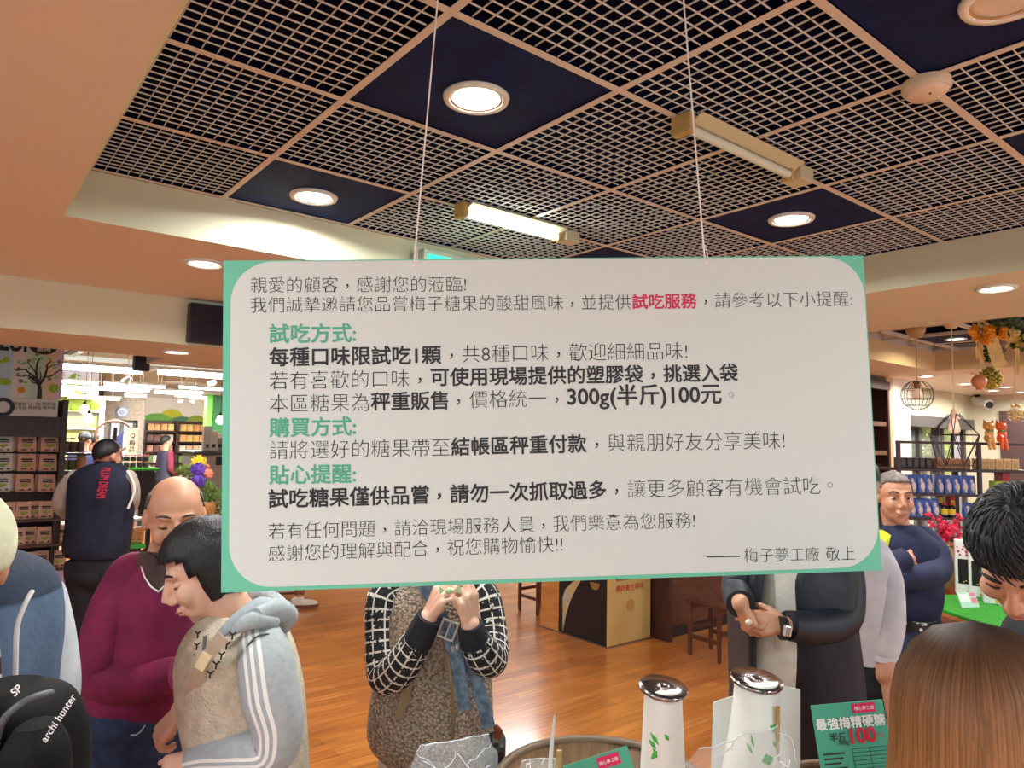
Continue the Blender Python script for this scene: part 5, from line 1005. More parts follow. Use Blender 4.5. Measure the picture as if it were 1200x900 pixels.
# checkout counter with goods
x0, z0, x1, z1 = bx(229, 533, 275, 572, 8.6); t = thing('checkout_counter', ((x0+x1)/2, 9, 0), 'grey checkout counter beside the left edge of the notice', 'counter'); m_cg = mat('counter_grey', (170, 160, 148), .5)
obj('front', panel(x0, 0, x1, z1, 8.6, .6), m_cg, t); obj('worktop', panel(x0-.03, z1, x1, z1+.04, 8.57, .66), mat('counter_dark', (74, 68, 66), .4), t); obj('recess', panel(ony(253, 540, 8.6).x, ony(253, 545, 8.6).z, x1, ony(253, 535, 8.6).z, 8.585, .02, .003), m_black, t)
for k, (p0, q0, p1, q1, c) in enumerate(((239, 499, 247.5, 533, (182, 176, 172)), (245, 505, 255, 533, (206, 200, 190)), (250, 513, 262, 533, (150, 142, 128)), (254, 508, 275, 520, (214, 208, 200)))):
    a, b, c_, d_ = bx(p0, q0, p1, q1, 8.7+.12*k); bb0 = z1+.04 if k < 3 else ony(258, 520, 9.06).z
    single('goods_carton', MB().bbox((a, 8.7+.1*k, z1+.041), (c_, 8.79+.1*k, d_), .008).box(((a*.7+c_*.3), 8.698+.1*k, z1+.08), ((a*.3+c_*.7), 8.699+.1*k, z1+.12), 1), [mat('carton_grey', c, .6), m_ink], ('tall narrow grey carton at the left end of the checkout counter', 'pale carton second from the left on the checkout counter', 'brown grey carton on the checkout counter', 'wide pale carton furthest right on the checkout counter')[k], 'carton', 'cartons on the checkout counter')
# jar of plums, little house, flowers
z, xa, xb = gtab(143, 640, 171, 6.65, .4, 'plum_stand', 'small stand with a bright green top under the plum jar')
t = jar((ony(157, 637, 6.83).x, 6.83, z+.001), .08, .21, mat('plum_syrup', (206, 130, 40), .3, alpha=.5), m_steel, 'round glass jar of orange plums behind the maroon sweater man', None, .62)
cc = V((ony(157, 637, 6.83).x, 6.83, z)); rnd = random.Random(2)
for k in range(40):
    a, rr = rnd.random()*6.28, math.sqrt(rnd.random())*.064; p = cc+V((math.cos(a)*rr, math.sin(a)*rr, .018+.11*rnd.random())); obj('plum', MB().ell(p, .0145, seg=10, rings=7), mat('plum_orange', (230, 138, 34), .35) if k == 0 else bpy.data.materials['plum_orange'], t)
q = ony(149, 606, 7.3); t = thing('model_house', (q.x, 7.3, q.z), 'tiny wooden house with a lime green roof behind the assistant', 'model house'); obj('walls', MB().box((q.x-.04, 7.26, q.z), (q.x+.04, 7.34, q.z+.05)), wood('house_wood', (150, 110, 70), (120, 84, 50)), t)
obj('roof', MB().add([V((q.x+a, 7.3+b, q.z+c)) for b in (-.06, .06) for a, c in ((-.06, .045), (.06, .045), (0, .095))], [(0, 1, 2), (5, 4, 3), (0, 3, 4, 1), (1, 4, 5, 2), (2, 5, 3, 0)]), mat('lime_roof', (128, 204, 60), .7), t)
st = thing('house_stand', (q.x, 7.3, 0), 'slim wooden stand carrying the tiny green roofed house', 'stand'); obj('top', MB().bbox((q.x-.1, 7.2, q.z-.03), (q.x+.1, 7.42, q.z-.001), .004), wood('stand_wood', (150, 112, 78), (120, 86, 56)), st); obj('pillar', MB().box((q.x-.05, 7.26, 0), (q.x+.05, 7.36, q.z-.03)), m_dark, st)
fz = ony(237, 612, 4.5); t = thing('flower_arrangement', (fz.x, 4.5, fz.z), 'flower arrangement with purple pompoms beside the left edge of the notice', 'flowers'); Y = 4.5
F = lambda x, y, dy=0: ony(x, y, Y+dy)
def leafball(mb, c, r, n, s, seed, sq=(1, 1, 1)):
    rnd = random.Random(seed)
    for k in range(n):
        d = V((rnd.gauss(0, 1), rnd.gauss(0, 1), rnd.gauss(0, 1))).normalized(); p = V(c)+V((d.x*r*sq[0], d.y*r*sq[1], d.z*r*sq[2]))*rnd.uniform(.55, 1); a = d.cross(V((rnd.random(), rnd.random(), 1))).normalized(); b = (a.cross(d)+d*.8).normalized()
        mb.add([p, p+a*s*.4+b*s*.5, p+b*s*1.1, p-a*s*.4+b*s*.5], [(0, 1, 2, 3)])
    return mb
lf = leafball(MB(), F(220, 556), .065, 170, .024, 1, (1.2, 1, .9)); leafball(lf, F(240, 575), .06, 150, .024, 2); obj('foliage', lf, mat('leaf_green', (124, 146, 60), .6, var=(40, (70, 100, 40))), t)
tl = leafball(MB(), F(252, 590), .05, 220, .02, 3, (1, 1, 1.9)); obj('trailing_ivy', tl, mat('ivy_green', (104, 132, 52), .6, var=(40, (62, 92, 36))), t)
def pom(c, r, m, seed, n=140):
    g = MB().ell(c, r*.8, seg=14, rings=10); rnd = random.Random(seed)
    for k in range(n):
        d = V((rnd.gauss(0, 1), rnd.gauss(0, 1), rnd.gauss(0, 1))).normalized(); a = d.orthogonal().normalized(); b = d.cross(a); p = V(c)+d*r*.7; g.add([p+a*r*.13, p+b*r*.13, p-a*r*.13, V(c)+d*r*1.08], [(0, 1, 3), (1, 2, 3), (2, 0, 3)])
    return g
m_pur = mat('purple_bloom', (112, 74, 186), .7, var=(60, (84, 52, 150)))
obj('purple_pompom', pom(F(232, 550, -.06), .043, m_pur, 1), m_pur, t); obj('purple_pompom', pom(F(232.5, 563, -.07), .043, m_pur, 2), m_pur, t); m_yl = mat('yellow_bloom', (246, 208, 46), .7); obj('yellow_bloom', pom(F(233, 541.5), .045, m_yl, 3), m_yl, t); m_pc = mat('coral_bloom', (240, 150, 120), .7); obj('coral_bloom', pom(F(243.5, 555), .034, m_pc, 4), m_pc, t); obj('coral_bloom', pom(F(244, 546), .012, m_pc, 5, 40), m_pc, t)
obj('stems', MB().tube([F(220, 560), F(236, 612)], .012, 8).tube([F(232, 563), F(238, 612)], .014, 8).tube([F(243, 556), F(240, 612)], .01, 8).tube([F(233, 542), F(238, 612)], .008, 8), mat('stem_green', (84, 110, 50), .7), t)
obj('wooden_vase', MB().lathe([(.05, 0), (.07, .05), (.075, .11), (.07, .12)], fz, 20), wood('vase_wood', (170, 116, 60), (140, 92, 46)), t)
st = thing('flower_stand', (fz.x, 4.5, 0), 'pale wooden stand under the flower arrangement left of the notice', 'stand'); obj('top', MB().bbox((fz.x-.16, 4.36, fz.z-.04), (fz.x+.3, 4.66, fz.z-.001), .005), wood('pale_wood', (206, 176, 140), (184, 152, 116)), st)
for dx in (-.1, .24): obj('leg', MB().box((fz.x+dx-.02, 4.48, 0), (fz.x+dx+.02, 4.54, fz.z-.04)), m_dark, st)
q = at(112, 736, 5.8); q.z = 0; t = thing('slatted_crate', q, 'pale slatted crate on the floor behind the shop assistant', 'crate'); m_cr = mat('crate_pale', (206, 200, 186), .7)
for k in range(4):
    for dy in (-.13, .13): obj('slat', MB().box((q.x-.17, q.y+dy-.008, .02+.105*k), (q.x+.17, q.y+dy+.008, .1+.105*k)), m_cr, t)
for dx in (-.16, .16): obj('end_panel', MB().box((q.x+dx-.012, q.y-.122, .0), (q.x+dx+.012, q.y+.122, .42)), m_cr, t)
# hanging bulbs
def bulb(px, py, Y, label, r=.05):
    c = ony(px, py, Y); t = thing('hanging_bulb', (c.x, Y, c.z), label, 'bulb'); obj('glass_bulb', MB().lathe([(1e-6, -r), (r*.7, -r*.7), (r, 0), (r*.7, r*.8), (r*.35, r*1.3)], c, 18, caps=False), mat('warm_bulb', (255, 222, 170), emit=9), t)
    obj('flex', MB().tube([c+_z*r*1.2, V((c.x, Y, 2.72))], .0025, 6, sm=1), m_black, t); obj('bulb_cap', MB().lathe([(r*.4, r*1.1), (r*.4, r*1.8), (r*.2, r*2)], c, 12), m_black, t)
bulb(99, 480.5, 9.5, 'upper warm bulb before the fruit banner'); bulb(104, 491.5, 9.0, 'lower warm bulb above the man in the blue shirt'); bulb(258, 493, 8.3, 'warm bulb hanging beside the left edge of the notice', .045)
# rows of fluorescent tubes under the back ceiling
m_fit = mat('fitting_white', (216, 220, 214), .5)
for k, (p0, q0, p1, q1, th, where) in enumerate(((40, 427, 166, 436, .035, 'nearest the beam, ending left of the black box'), (185, 437, 290, 442, .035, 'nearest the beam, reaching behind the notice'), (40, 446, 115, 449, .03, 'just above the tree poster edge'), (40, 454, 98, 456, .03, 'short and low beside the poster'), (122, 450, 193, 454, .03, 'with a yellowish end in the middle'), (109, 455, 175, 459, .03, 'below the yellowish one'), (210, 454, 290, 458, .03, 'right of the yellowish one'), (181, 460, 236, 462, .03, 'over the hill mural'), (80, 466, 140, 467.5, .028, 'over the plum banner'), (146, 463.5, 171, 464.5, .028, 'short over the stone pillar'), (205, 463.5, 226, 464.5, .025, 'small, left over the mural'), (222, 466, 243, 466.8, .025, 'small, right over the mural'))):
    th *= 1 if k < 2 else .6; zt = 2.5; a, b = onz(p0, q0, zt), onz(p1, q1, zt); y = (a.y+b.y)/2; y = y if y < 11.5 else 11.4+.2*k; x0, x1 = ony(p0, (q0+q1)/2, y).x, ony(p1, (q0+q1)/2, y).x; zt = ony((p0+p1)/2, (q0+q1)/2, y).z
    t = thing('tube_light', ((x0+x1)/2, y, zt), 'lit tube light, '+where, 'tube light', 'back shop tube lights')
    obj('tube', MB().tube([(x0, y, zt), (x1, y, zt)], th, 10, sm=1), m_tube, t); obj('fitting', MB().bbox((x0-.02, y-.05, zt+th), (x1+.02, y+.05, zt+th+.03), .006), m_fit, t)
    area('tube_light_lamp', ((x0+x1)/2, y, zt-th-.004), (26 if k < 6 else 14 if k == 8 else 60)*min(2.2, x1-x0), x1-x0, .04, col=(1, .99, .97))
    for x in (x0+.1, x1-.1): obj('drop_rod', MB().box((x-.006, y-.006, zt+th+.04), (x+.006, y+.006, 2.72)), m_fit, t)
tr2 = MB()
for k in range(3): y = 7.2+1.6*k; tr2.box((-2, y, 2.62), (7.7, y+.06, 2.68))
for x in (1.2, 2.4, 3.6): tr2.box((x, 6.3, 2.66), (x+.07, 12, 2.715))
struct('trim_rails', tr2, m_fit)
for k, (x, y, lab) in enumerate(((148.5, 446, 'small track spotlight under the nearest back shop tubes'), (248, 449.5, 'round track spotlight near the left edge of the notice'), (101, 458, 'double track spotlight over the plum banner'), (211, 470, 'left one of the pair of spotlights over the mural'), (225, 470, 'right one of the pair of spotlights over the mural'))):
    Y = (10, 10, 10.5, 14, 14)[k]; c = ony(x, y, Y); t = thing('track_spotlight', (c.x, Y, c.z), lab, 'spotlight'); X_ = M.Rotation(.6+.4*k, 3, 'Y') @ M.Rotation(.5, 3, 'X')
    obj('spot_head', MB().lathe([(.024, .06), (.04, .014), (.048, -.04), (.042, -.042)], c, 18, X=X_), m_fit, t); obj('spot_lens', MB().lathe([(1e-6, -.044), (.038, -.043)], c, 16, X=X_, caps=False), mat('spot_glow', (255, 240, 206), emit=5), t); (lambda l: (setattr(l, 'energy', (30, 30, 40, 70, 130)[k]), setattr(l, 'spot_size', 1.7), setattr(l, 'spot_blend', .8), setattr(l, 'color', (1, .93, .82)), setattr(l, 'shadow_soft_size', .04), (lambda o: (setattr(o, 'location', c+X_ @ V((0, 0, -.05))), setattr(o, 'rotation_euler', (V((c.x+.35, Y+2.6, 1.9))-c).to_track_quat('-Z', 'Y').to_euler()), C.objects.link(o)))(bpy.data.objects.new('spotlight_lamp', l))))(bpy.data.lights.new('spotlight_lamp', 'SPOT')); obj('spot_arm', MB().tube([c+X_ @ V((0, 0, .055)), V((c.x, Y, 2.72))], .007, 8, sm=1), m_fit, t)
# ------------------------------------------------------------------ lounge side, right of the notice
RZ = M.Rotation(-YAW, 4, 'Z')
def frame(px, py, d, z=None):
    """matrix of a viewer-facing level frame standing at a picture point"""
    p = at(px, py, d); 
    if z is not None: p.z = z
    return M.Translation(p) @ RZ
def lx(px, d, px0): return (px-px0)/FPX*d
def zat(px, py, d): return at(px, py, d).z
d = 5.3; X0 = 1052; Fm = frame(X0, 600, d, 0); sv = thing('rail_shelf', Fm.translation, 'dark wooden rail shelf of boxes and blue bags in front of the window', 'shelves', rz=-YAW)
hz = [zat(1100, y, d) for y in (518.5, 549.5, 578.5, 606.5, 632)]; xr = lx(1275, d, X0); m_rail = mat('rail_brown', (58, 34, 30), .4)
posts = [lx(x, d, X0) for x in (1052, 1147, 1240)]
for x in posts: obj('post', MB().bbox((x, -.012, 0), (x+.028, .012, hz[0]), .003), m_rail, sv, True); obj('post', MB().bbox((x, .27, 0), (x+.028, .294, hz[1]+.02), .003), m_rail, sv, True)
obj('top_rail', MB().bbox((0, -.014, hz[0]-.012), (xr, .014, hz[0]+.008), .003), m_rail, sv, True)
for z in hz[1:]+[.35]: obj('shelf', MB().bbox((0, -.015, z-.02), (xr, .3, z), .003), m_rail, sv, True)
obj('lower_front', MB().box((0, .05, .02), (xr, .07, .35)), m_rail, sv, True)
def on_shelf(px, row, w, h, dp, name, mats, label, cat, group, build, y=.02):
    x = lx(px, d, X0); m = build(x, y, hz[row]+.0005, w, h, dp); 
    mm = MB(); mm.v = [Fm @ v for v in m.v]; mm.f, mm.mi, mm.uv, mm.sm = m.f, m.mi, m.uv, m.sm
    return single(name, mm, mats, label, cat, group)
def carton(x, y, z, w, h, dp):
    m = MB().bbox((x-w/2, y, z), (x+w/2, y+dp, z+h), .004); m.box((x-w*.3, y-.001, z+h*.2), (x+w*.3, y+.002, z+h*.8), 1); return m
m_tan = mat('tan_carton', (206, 172, 122), .6); m_tanp = mat('tan_print', (182, 144, 92), .6); m_br = mat('brown_carton', (160, 112, 84), .6); m_brp = mat('brown_print', (134, 90, 66), .6); m_dk = mat('dark_carton', (50, 38, 42), .5); m_dkp = mat('dark_print', (78, 60, 58), .5)
for k, x in enumerate((1062, 1069.5, 1077, 1084.5, 1092)): on_shelf(x, 1, .042, .078, .1, 'shelf_carton', [m_dk, m_dkp], f'dark carton on the upper rail shelf, {words[k]} from the left post', 'carton', 'dark cartons on the upper rail shelf', carton)
for k, x in enumerate((1105, 1113.5, 1121.5, 1129.5, 1138)): on_shelf(x, 1, .048, .078, .1, 'shelf_carton', [m_br, m_brp], f'brown carton on the upper rail shelf, {words[k]} after the dark ones', 'carton', 'brown cartons on the upper rail shelf', carton)
for k, x in enumerate((1156.5, 1166, 1175.5, 1185, 1194.5)): on_shelf(x, 1, .056, .082, .1, 'shelf_carton', [m_tan, m_tanp], f'tan carton right of the cat dolls post, {words[k]} from the post', 'carton', 'tan cartons on the upper rail shelf', carton)
m_bl = mat('blue_bag', (74, 100, 176), .4); m_bw = mat('bag_figure', (226, 206, 206), .5); m_by = mat('bag_yellow', (236, 206, 70), .5)
def bag(x, y, z, w, h, dp):
    m = MB().loft([(V((x, y+dp/2, z+h*q)), w/2*a, dp/2*b, V((1, 0, 0)), V((0, 1, 0))) for q, a, b in ((0, .96, 1), (.5, 1, .9), (.85, .98, .4), (1, .96, .12))], 20, ex=3)
    m.ell((x+.002, y+.004, z+h*.36), (w*.32, .012, h*.24), mi=1, seg=12, rings=8).ell((x-.004, y+.012, z+h*.66), (w*.2, .012, h*.16), mi=1, seg=12, rings=8).ell((x+w*.1, y+.004, z+h*.1), (w*.2, .008, h*.05), mi=2, seg=10, rings=6); return m
for row, xs_, rn_ in ((2, (1064, 1073.5, 1084, 1093, 1105.5, 1115.5, 1125, 1134.5, 1143.5), 'middle'), (3, (1063, 1072, 1081, 1090, 1099.5), 'lower')):
    for k, x in enumerate(xs_): on_shelf(x, row, .058, .135, .05, 'blue_bag', [m_bl, m_bw, m_by], f'blue printed bag on the {rn_} rail shelf, {("first","second","third","fourth","fifth","sixth","seventh","eighth","ninth")[k]} from the left', 'bag', 'blue bags on the rail shelves', bag)
m_blk = mat('bottle_black', (24, 22, 22), .25)
def bottle(x, y, z, w, h, dp):
    c = V((x, y+.03, z)); m = MB().lathe([(w*.5, 0), (w*.52, h*.1), (w*.52, h*.62), (w*.3, h*.76), (w*.24, h*.82), (w*.24, h)], c, 18); m.lathe([(w*.53, h*.2), (w*.53, h*.55)], c, 18, 1, caps=False).lathe([(w*.26, h*.82), (w*.26, h*1.0)], c, 14, 2, caps=False); return m
m_yel = mat('yellow_label', (236, 206, 50), .5); m_redc = mat('red_cap', (206, 40, 36), .45)
for x, lab in ((1111.5, 'left black bottle with a yellow label on the lower rail shelf'), (1120.5, 'right black bottle with a yellow label on the lower rail shelf')): on_shelf(x, 3, .048, .11, .05, 'sauce_bottle', [m_blk, m_yel, m_redc], lab, 'bottle', 'black bottles on the lower rail shelf', bottle)
x = lx(1115.5, d, X0); b2 = on_shelf(1115.5, 3, .048, .12, .05, 'sauce_bottle', [m_blk, m_yel, m_by], 'black bottle standing behind and above the other two on the rail shelf', 'bottle', 'black bottles on the lower rail shelf', bottle, .12); b2.location.z += .075
st_ = MB().bbox((x-.05, .1, hz[3]), (x+.05, .22, hz[3]+.0745), .004); obj('riser', st_, m_rail, sv, True)
on_shelf(1127, 3, .045, .15, .06, 'red_carton', [mat('red_box', (206, 44, 44), .5), m_by], 'upright red carton beside the black bottles on the rail shelf', 'carton', None, carton, .1)
on_shelf(1138, 3, .07, .11, .05, 'blue_bag', [m_bl, m_bw, m_by], 'lone blue bag at the right end of the lower rail shelf', 'bag', 'blue bags on the rail shelves', bag)
on_shelf(1178, 2, .1, .1, .08, 'lime_carton', [mat('lime_box', (186, 206, 50), .5), m_leaf], 'lime green carton on the middle rail shelf at the right', 'carton', None, carton); on_shelf(1192, 2, .06, .16, .1, 'pink_carton', [mat('pink_box', (190, 70, 84), .5), m_redc], 'dark pink carton at the right end of the middle rail shelf', 'carton', None, carton, .1)
# two cat figures on the rail
def cat(px, col, col2, label):
    p = at(px, 518, d); p.z = hz[0]+.0085; t = thing('cat_figurine', p, label, 'cat figurine', rz=-YAW); mm = mat('cat_lacquer', col, .35); m2 = mat('cat_dark_lacquer', col2, .4); c = V((0, 0, 0))
    mb = MB().ell((0, 0, .03), (.034, .03, .036)).ell((0, 0, .07), (.024, .022, .03)); 
    for k in (-1, 1): mb.cap((k*.016, -.022, .014), .014, (k*.017, -.034, -.045), .012).cap((k*.026, -.006, .07), .01, (k*.012, -.026, .035), .009)
    mb.tube([(.02, .02, .02), (.045, .03, .01), (.05, .01, .03)], [.008, .008, .006], 8)
    obj('body', fuse(mb, .0035, 4, name='body'), mm, t, True)
    hd = MB().ell((0, -.002, .118), (.041, .033, .034))
    for k in (-1, 1): hd.tube([(k*.026, 0, .14), (k*.034, 0, .172)], [.014, .002], 10, sm=1)
    ho = obj('head', fuse(hd, .0035, 3, name='head'), mm, t, True)
    for k in (-1, 1): obj('ear_inner', MB().tube([(k*.027, -.008, .145), (k*.033, -.005, .166)], [.009, .001], 8, sm=1), m2, ho, True); obj('eye', MB().ell((k*.016, -.033, .122), (.004, .003, .005), seg=10, rings=6), m_black, ho, True)
    obj('nose', MB().ell((0, -.036, .112), .003, seg=8, rings=6), m_black, ho, True); obj('neck_bow', MB().ell((0, -.024, .085), (.016, .007, .007)).ell((-.012, -.026, .086), (.009, .006, .011)).ell((.012, -.026, .086), (.009, .006, .011)), mat('bow_green', (120, 140, 84), .6), t, True)
cat(1159, (222, 156, 76), (120, 60, 30), 'tan wooden cat figure sitting on the shelf rail, the left of two'); cat(1173.5, (232, 96, 36), (150, 40, 24), 'orange wooden cat figure sitting on the shelf rail, the right of two')
# pendants
def flat_wire(pts, r=.004): return MB().tube(pts, r, 6, sm=1)
m_wire = mat('dark_wire', (58, 52, 50), .45, .6); m_cord = mat('beige_flex', (206, 176, 140), .7); m_glass = mat('peach_bulb', (240, 206, 180), .2, emit=.25)
c = onz(1073, 386, 2.73); cb = c.copy(); dd = (c-EYE).dot(_f); zb = zat(1074, 456, dd)
t = thing('pendant_lamp', (c.x, c.y, zb-.2), 'pendant lamp with a round wire cage and dome canopy right of the notice', 'pendant lamp'); obj('canopy', MB().lathe([(.02, -.075), (.05, -.06), (.075, -.02), (.08, .03), (.02, .035), (.02, .11)], c, 28), mat('canopy_beige', (206, 172, 132), .6), t); obj('flex', MB().tube([c-_z*.07, V((c.x, c.y, zb+.03))], .005, 8, sm=1), m_cord, t)
p = V((c.x, c.y, zb)); obj('bulb', MB().lathe([(.018, .03), (.022, .0), (.04, -.05), (.03, -.085), (1e-6, -.1)], p, 20), m_glass, t); obj('lamp_socket', MB().lathe([(.012, .07), (.026, .06), (.028, .02), (.02, .0)], p, 18), mat('brass_socket', (170, 120, 80), .4, .5), t)
cg = MB(); ctr = p-_z*.055; R_ = .125
for k in range(6):
    a = PI*k/6; cg.tube([ctr+V((math.cos(a)*math.cos(q)*R_, math.sin(a)*math.cos(q)*R_, math.sin(q)*R_)) for q in [PI/2-PI*2*i/24 for i in range(25)]], .0022, 6, sm=1, caps=False)
for zq in (-.085, -.03, .05): rr = math.sqrt(R_**2-zq**2); cg.tube([ctr+V((rr*math.cos(a*PI/12), rr*math.sin(a*PI/12), zq)) for a in range(25)], .0022, 6, sm=1, caps=False)
obj('wire_cage', cg, m_wire, t)
d2 = 4.75; p = at(1118, 492, d2); tp = at(1114.6, 380, d2); t = thing('pendant_lamp', (p.x, p.y, p.z-.35), 'pendant lamp with a large open diamond wire frame before the window', 'pendant lamp')
obj('flex', MB().tube([p+_z*.06, V((p.x, p.y, ZS-.005))], .004, 8, sm=1), m_cord, t); obj('lamp_socket', MB().lathe([(.008, .075), (.016, .055), (.024, .02), (.026, .01)], p, 16), mat('peach_socket', (222, 176, 150), .5), t); obj('bulb', MB().lathe([(.02, .02), (.022, 0), (.034, -.05), (.036, -.075), (.02, -.09), (1e-6, -.095)], p, 20), m_glass, t); obj('ceiling_rose', MB().lathe([(.03, -.03), (.05, .0)], (p.x, p.y, ZS), 20), m_cord, t)
dw = MB(); T = p+_z*.05; n = 6
mid = [p+V((math.cos(k*PI/3+.3)*.16, math.sin(k*PI/3+.3)*.16, -.1)) for k in range(n)]; up_ = [p+V((math.cos(k*PI/3+.8)*.03, math.sin(k*PI/3+.8)*.03, .04)) for k in range(n)]; lo = [p+V((math.cos(k*PI/3+.82)*.1, math.sin(k*PI/3+.82)*.1, -.3)) for k in range(n)]
for k in range(n):
    for a, b in ((up_[k], mid[k]), (up_[k], mid[(k+1) % n]), (mid[k], mid[(k+1) % n]), (mid[k], lo[k]), (mid[(k+1) % n], lo[k]), (lo[k], lo[(k+1) % n])): dw.tube([a, b], .0028, 6, sm=1)
obj('wire_frame', dw, m_wire, t)
# festive garland hung from the soffit edge
G = 5.15; g0 = at(1172, 400, G)
t = thing('flower_garland', (g0.x, g0.y, 2.25), 'gold and green festive garland with ribbons hanging at the top right edge', 'garland')
A = lambda x, y, q=0: at(x, y, G+q)
lf = leafball(MB(), A(1178, 383), .11, 420, .04, 21, (1.7, 1, .55)); leafball(lf, A(1165, 413, .1), .07, 200, .026, 22); leafball(lf, A(1196, 396), .08, 260, .035, 23); obj('foliage', lf, mat('garland_green', (58, 96, 52), .6, var=(30, (30, 62, 40))), t)
m_or = mat('orange_petal', (255, 196, 66), .55, var=(30, (246, 158, 40))); m_cr2 = mat('cream_petal', (252, 236, 178), .6)
def bloom(cx, cy, r, n, seed, q=-.08):
    g = MB(); c = A(cx, cy, q); rnd = random.Random(seed)
    for k in range(n):
        dv = nrm((rnd.gauss(0, 1), rnd.gauss(0, 1), rnd.gauss(0, 1)*.8)); a = dv.orthogonal().normalized(); a.rotate(M.Rotation(rnd.random()*6, 3, dv)); b = dv.cross(a); pp = c+dv*r*.25; tip = c+dv*r
        g.add([pp, pp+(tip-pp)*.55+a*r*.42, tip+b*r*.1, pp+(tip-pp)*.55-a*r*.42, pp+(tip-pp)*.6+b*r*.16], [(0, 1, 4), (1, 2, 4), (2, 3, 4), (3, 0, 4)])
    return g
obj('orange_bloom', bloom(1150, 389, .085, 26, 1), m_or, t); obj('orange_bloom', bloom(1156, 396, .06, 20, 2), m_or, t); obj('orange_bloom', bloom(1169, 388, .07, 24, 3), m_or, t); obj('orange_bloom', bloom(1175, 394, .045, 16, 6), m_or, t); obj('gold_bloom', bloom(1198, 400, .06, 20, 4), mat('gold_petal', (214, 196, 70), .5), t)
for x, y, r in ((1152, 379.5, .038), (1172, 378, .032), (1177, 388, .03), (1191, 390, .03), (1195, 379, .024)): obj('cream_bloom', bloom(x, y, r, 18, x), m_cr2, t)
m_rb = mat('gold_ribbon', (226, 186, 112), .4, bump=(200, .3))
for pts, w in (([(1145, 396), (1147, 404), (1145, 410), (1146.5, 420)], .016), ([(1149, 400), (1149.5, 412), (1151.5, 427)], .015), ([(1161, 396), (1166, 410), (1170, 424), (1175, 431)], .05), ([(1181, 396), (1182, 402), (1180, 408)], .012), ([(1186, 385), (1189, 393), (1187, 402)], .03), ([(1192, 408), (1192.5, 424), (1191.5, 440)], .015)):
    g = MB(); pp = [A(*q, -.07) for q in pts]; pr_ = []
    for i, q in enumerate(pp): dv = (pp[min(i+1, len(pp)-1)]-pp[max(i-1, 0)]).normalized(); pr_.append((q-dv.cross(VF)*w, q+VF*(.014*(i % 2)), q+dv.cross(VF)*w))
    for i in range(len(pr_)-1):
        for j in (0, 1): g.add([pr_[i][j], pr_[i][j+1], pr_[i+1][j+1], pr_[i+1][j]], [(0, 1, 2, 3)])
    obj('ribbon', g, m_rb, t)
obj('hanging_wire', MB().tube([A(1168, 385), V((A(1168, 385).x, A(1168, 385).y, ZS))], .005, 6, sm=1).tube([A(1194, 390), V((A(1194, 390).x, A(1194, 390).y, ZS))], .005, 6, sm=1), m_wire, t)
def hang_line(c, top, m, par):
    top = 2.842 if c.x > 5.24 else ZS+.005
    obj('hanging_thread', MB().tube([c, V((c.x, c.y, top))], .0022, 6, sm=1), m, par)
c = at(1147.5, 447, 5.2); t = thing('hanging_pomegranate', (c.x, c.y, c.z-.055), 'pale orange pomegranate ornament hanging below the festive garland', 'ornament'); obj('fruit', MB().ell(c, (.052, .052, .05), seg=22, rings=16).lathe([(.018, -.045), (.022, -.06), (.016, -.058)], c, 12), mat('pomegranate', (222, 142, 96), .35), t); obj('gold_leaf', MB().poly([c+_z*.05, c+_z*.068-VR*.05, c+_z*.058-VR*.085, c+_z*.05-VR*.05], VF, .003), m_rb, t); hang_line(c+_z*.045, ZS+.1, m_cord, t)
c = at(1160.5, 443, 5.32); t = thing('berry_cluster', (c.x, c.y, c.z-.09), 'round cluster of gold berries hanging beside the pomegranate ornament', 'ornament'); g = MB(); rnd = random.Random(8)
for k in range(190): dv = nrm((rnd.gauss(0, 1), rnd.gauss(0, 1), rnd.gauss(0, 1))); g.ell(c+V((dv.x*.072, dv.y*.072, dv.z*.08))*rnd.uniform(.85, 1), .011, seg=7, rings=5)
obj('berries', g, mat('gold_berry', (196, 176, 74), .35, .3), t); obj('core', MB().ell(c, .062), mat('berry_core', (120, 112, 50), .7), t); hang_line(c+_z*.07, ZS+.1, m_cord, t)
c = at(1191, 486, 5.2); t = thing('glass_bauble', (c.x, c.y, c.z-.065), 'round glass bauble with a gold bow hanging at the right edge', 'ornament'); g = MB(); g.ell(c, .06, seg=24, rings=16); obj('glass_ball', g, mat('bauble_glass', (240, 214, 170), .1, alpha=.15), t); g = MB(); rnd = random.Random(4)
for k in range(60): dv = nrm((rnd.gauss(0, 1), rnd.gauss(0, 1), rnd.gauss(0, 1))); g.ell(c+dv*rnd.uniform(.02, .05), .006, seg=6, rings=5)
obj('gold_beads', g, mat('bauble_bead', (232, 196, 130), .3, .5), t); obj('bow', MB().ell(c+_z*.066+VR*.026, (.03, .012, .014)).ell(c+_z*.066-VR*.026, (.03, .012, .014)).ell(c+_z*.068, .012), m_rb, t); hang_line(c+_z*.06, ZS+.02, m_cord, t)
# security camera, dark door, dark cabinet by the pillar
c = onx(1157, 470, 12.5); t = thing('security_camera', (12.5, c.y, c.z), 'white security camera on the lounge wall', 'camera'); obj('wall_bracket', MB().tube([(12.55, c.y+.12, c.z+.12), (12.4, c.y+.12, c.z+.12), (12.34, c.y+.06, c.z+.02)], .04, 10), m_black, t); obj('housing', MB().tube([(12.4, c.y+.12, c.z+.02), (12.24, c.y-.1, c.z-.07)], .075, 16, sm=1), mat('camera_white', (206, 204, 200), .4), t); obj('lens', MB().tube([(12.24, c.y-.1, c.z-.07), (12.22, c.y-.125, c.z-.08)], .05, 16, sm=1), m_black, t)
a, b = onx(1172, 482, 12.55), onx(1172, 482, 12.55); t = thing('door_2', (12.52, a.y-.5, 0), None, None); t['kind'] = 'structure'; obj('door_leaf', MB().box((12.5, a.y-1.4, 0), (12.549, a.y, a.z)), mat('door_brown', (72, 48, 46), .5), t)
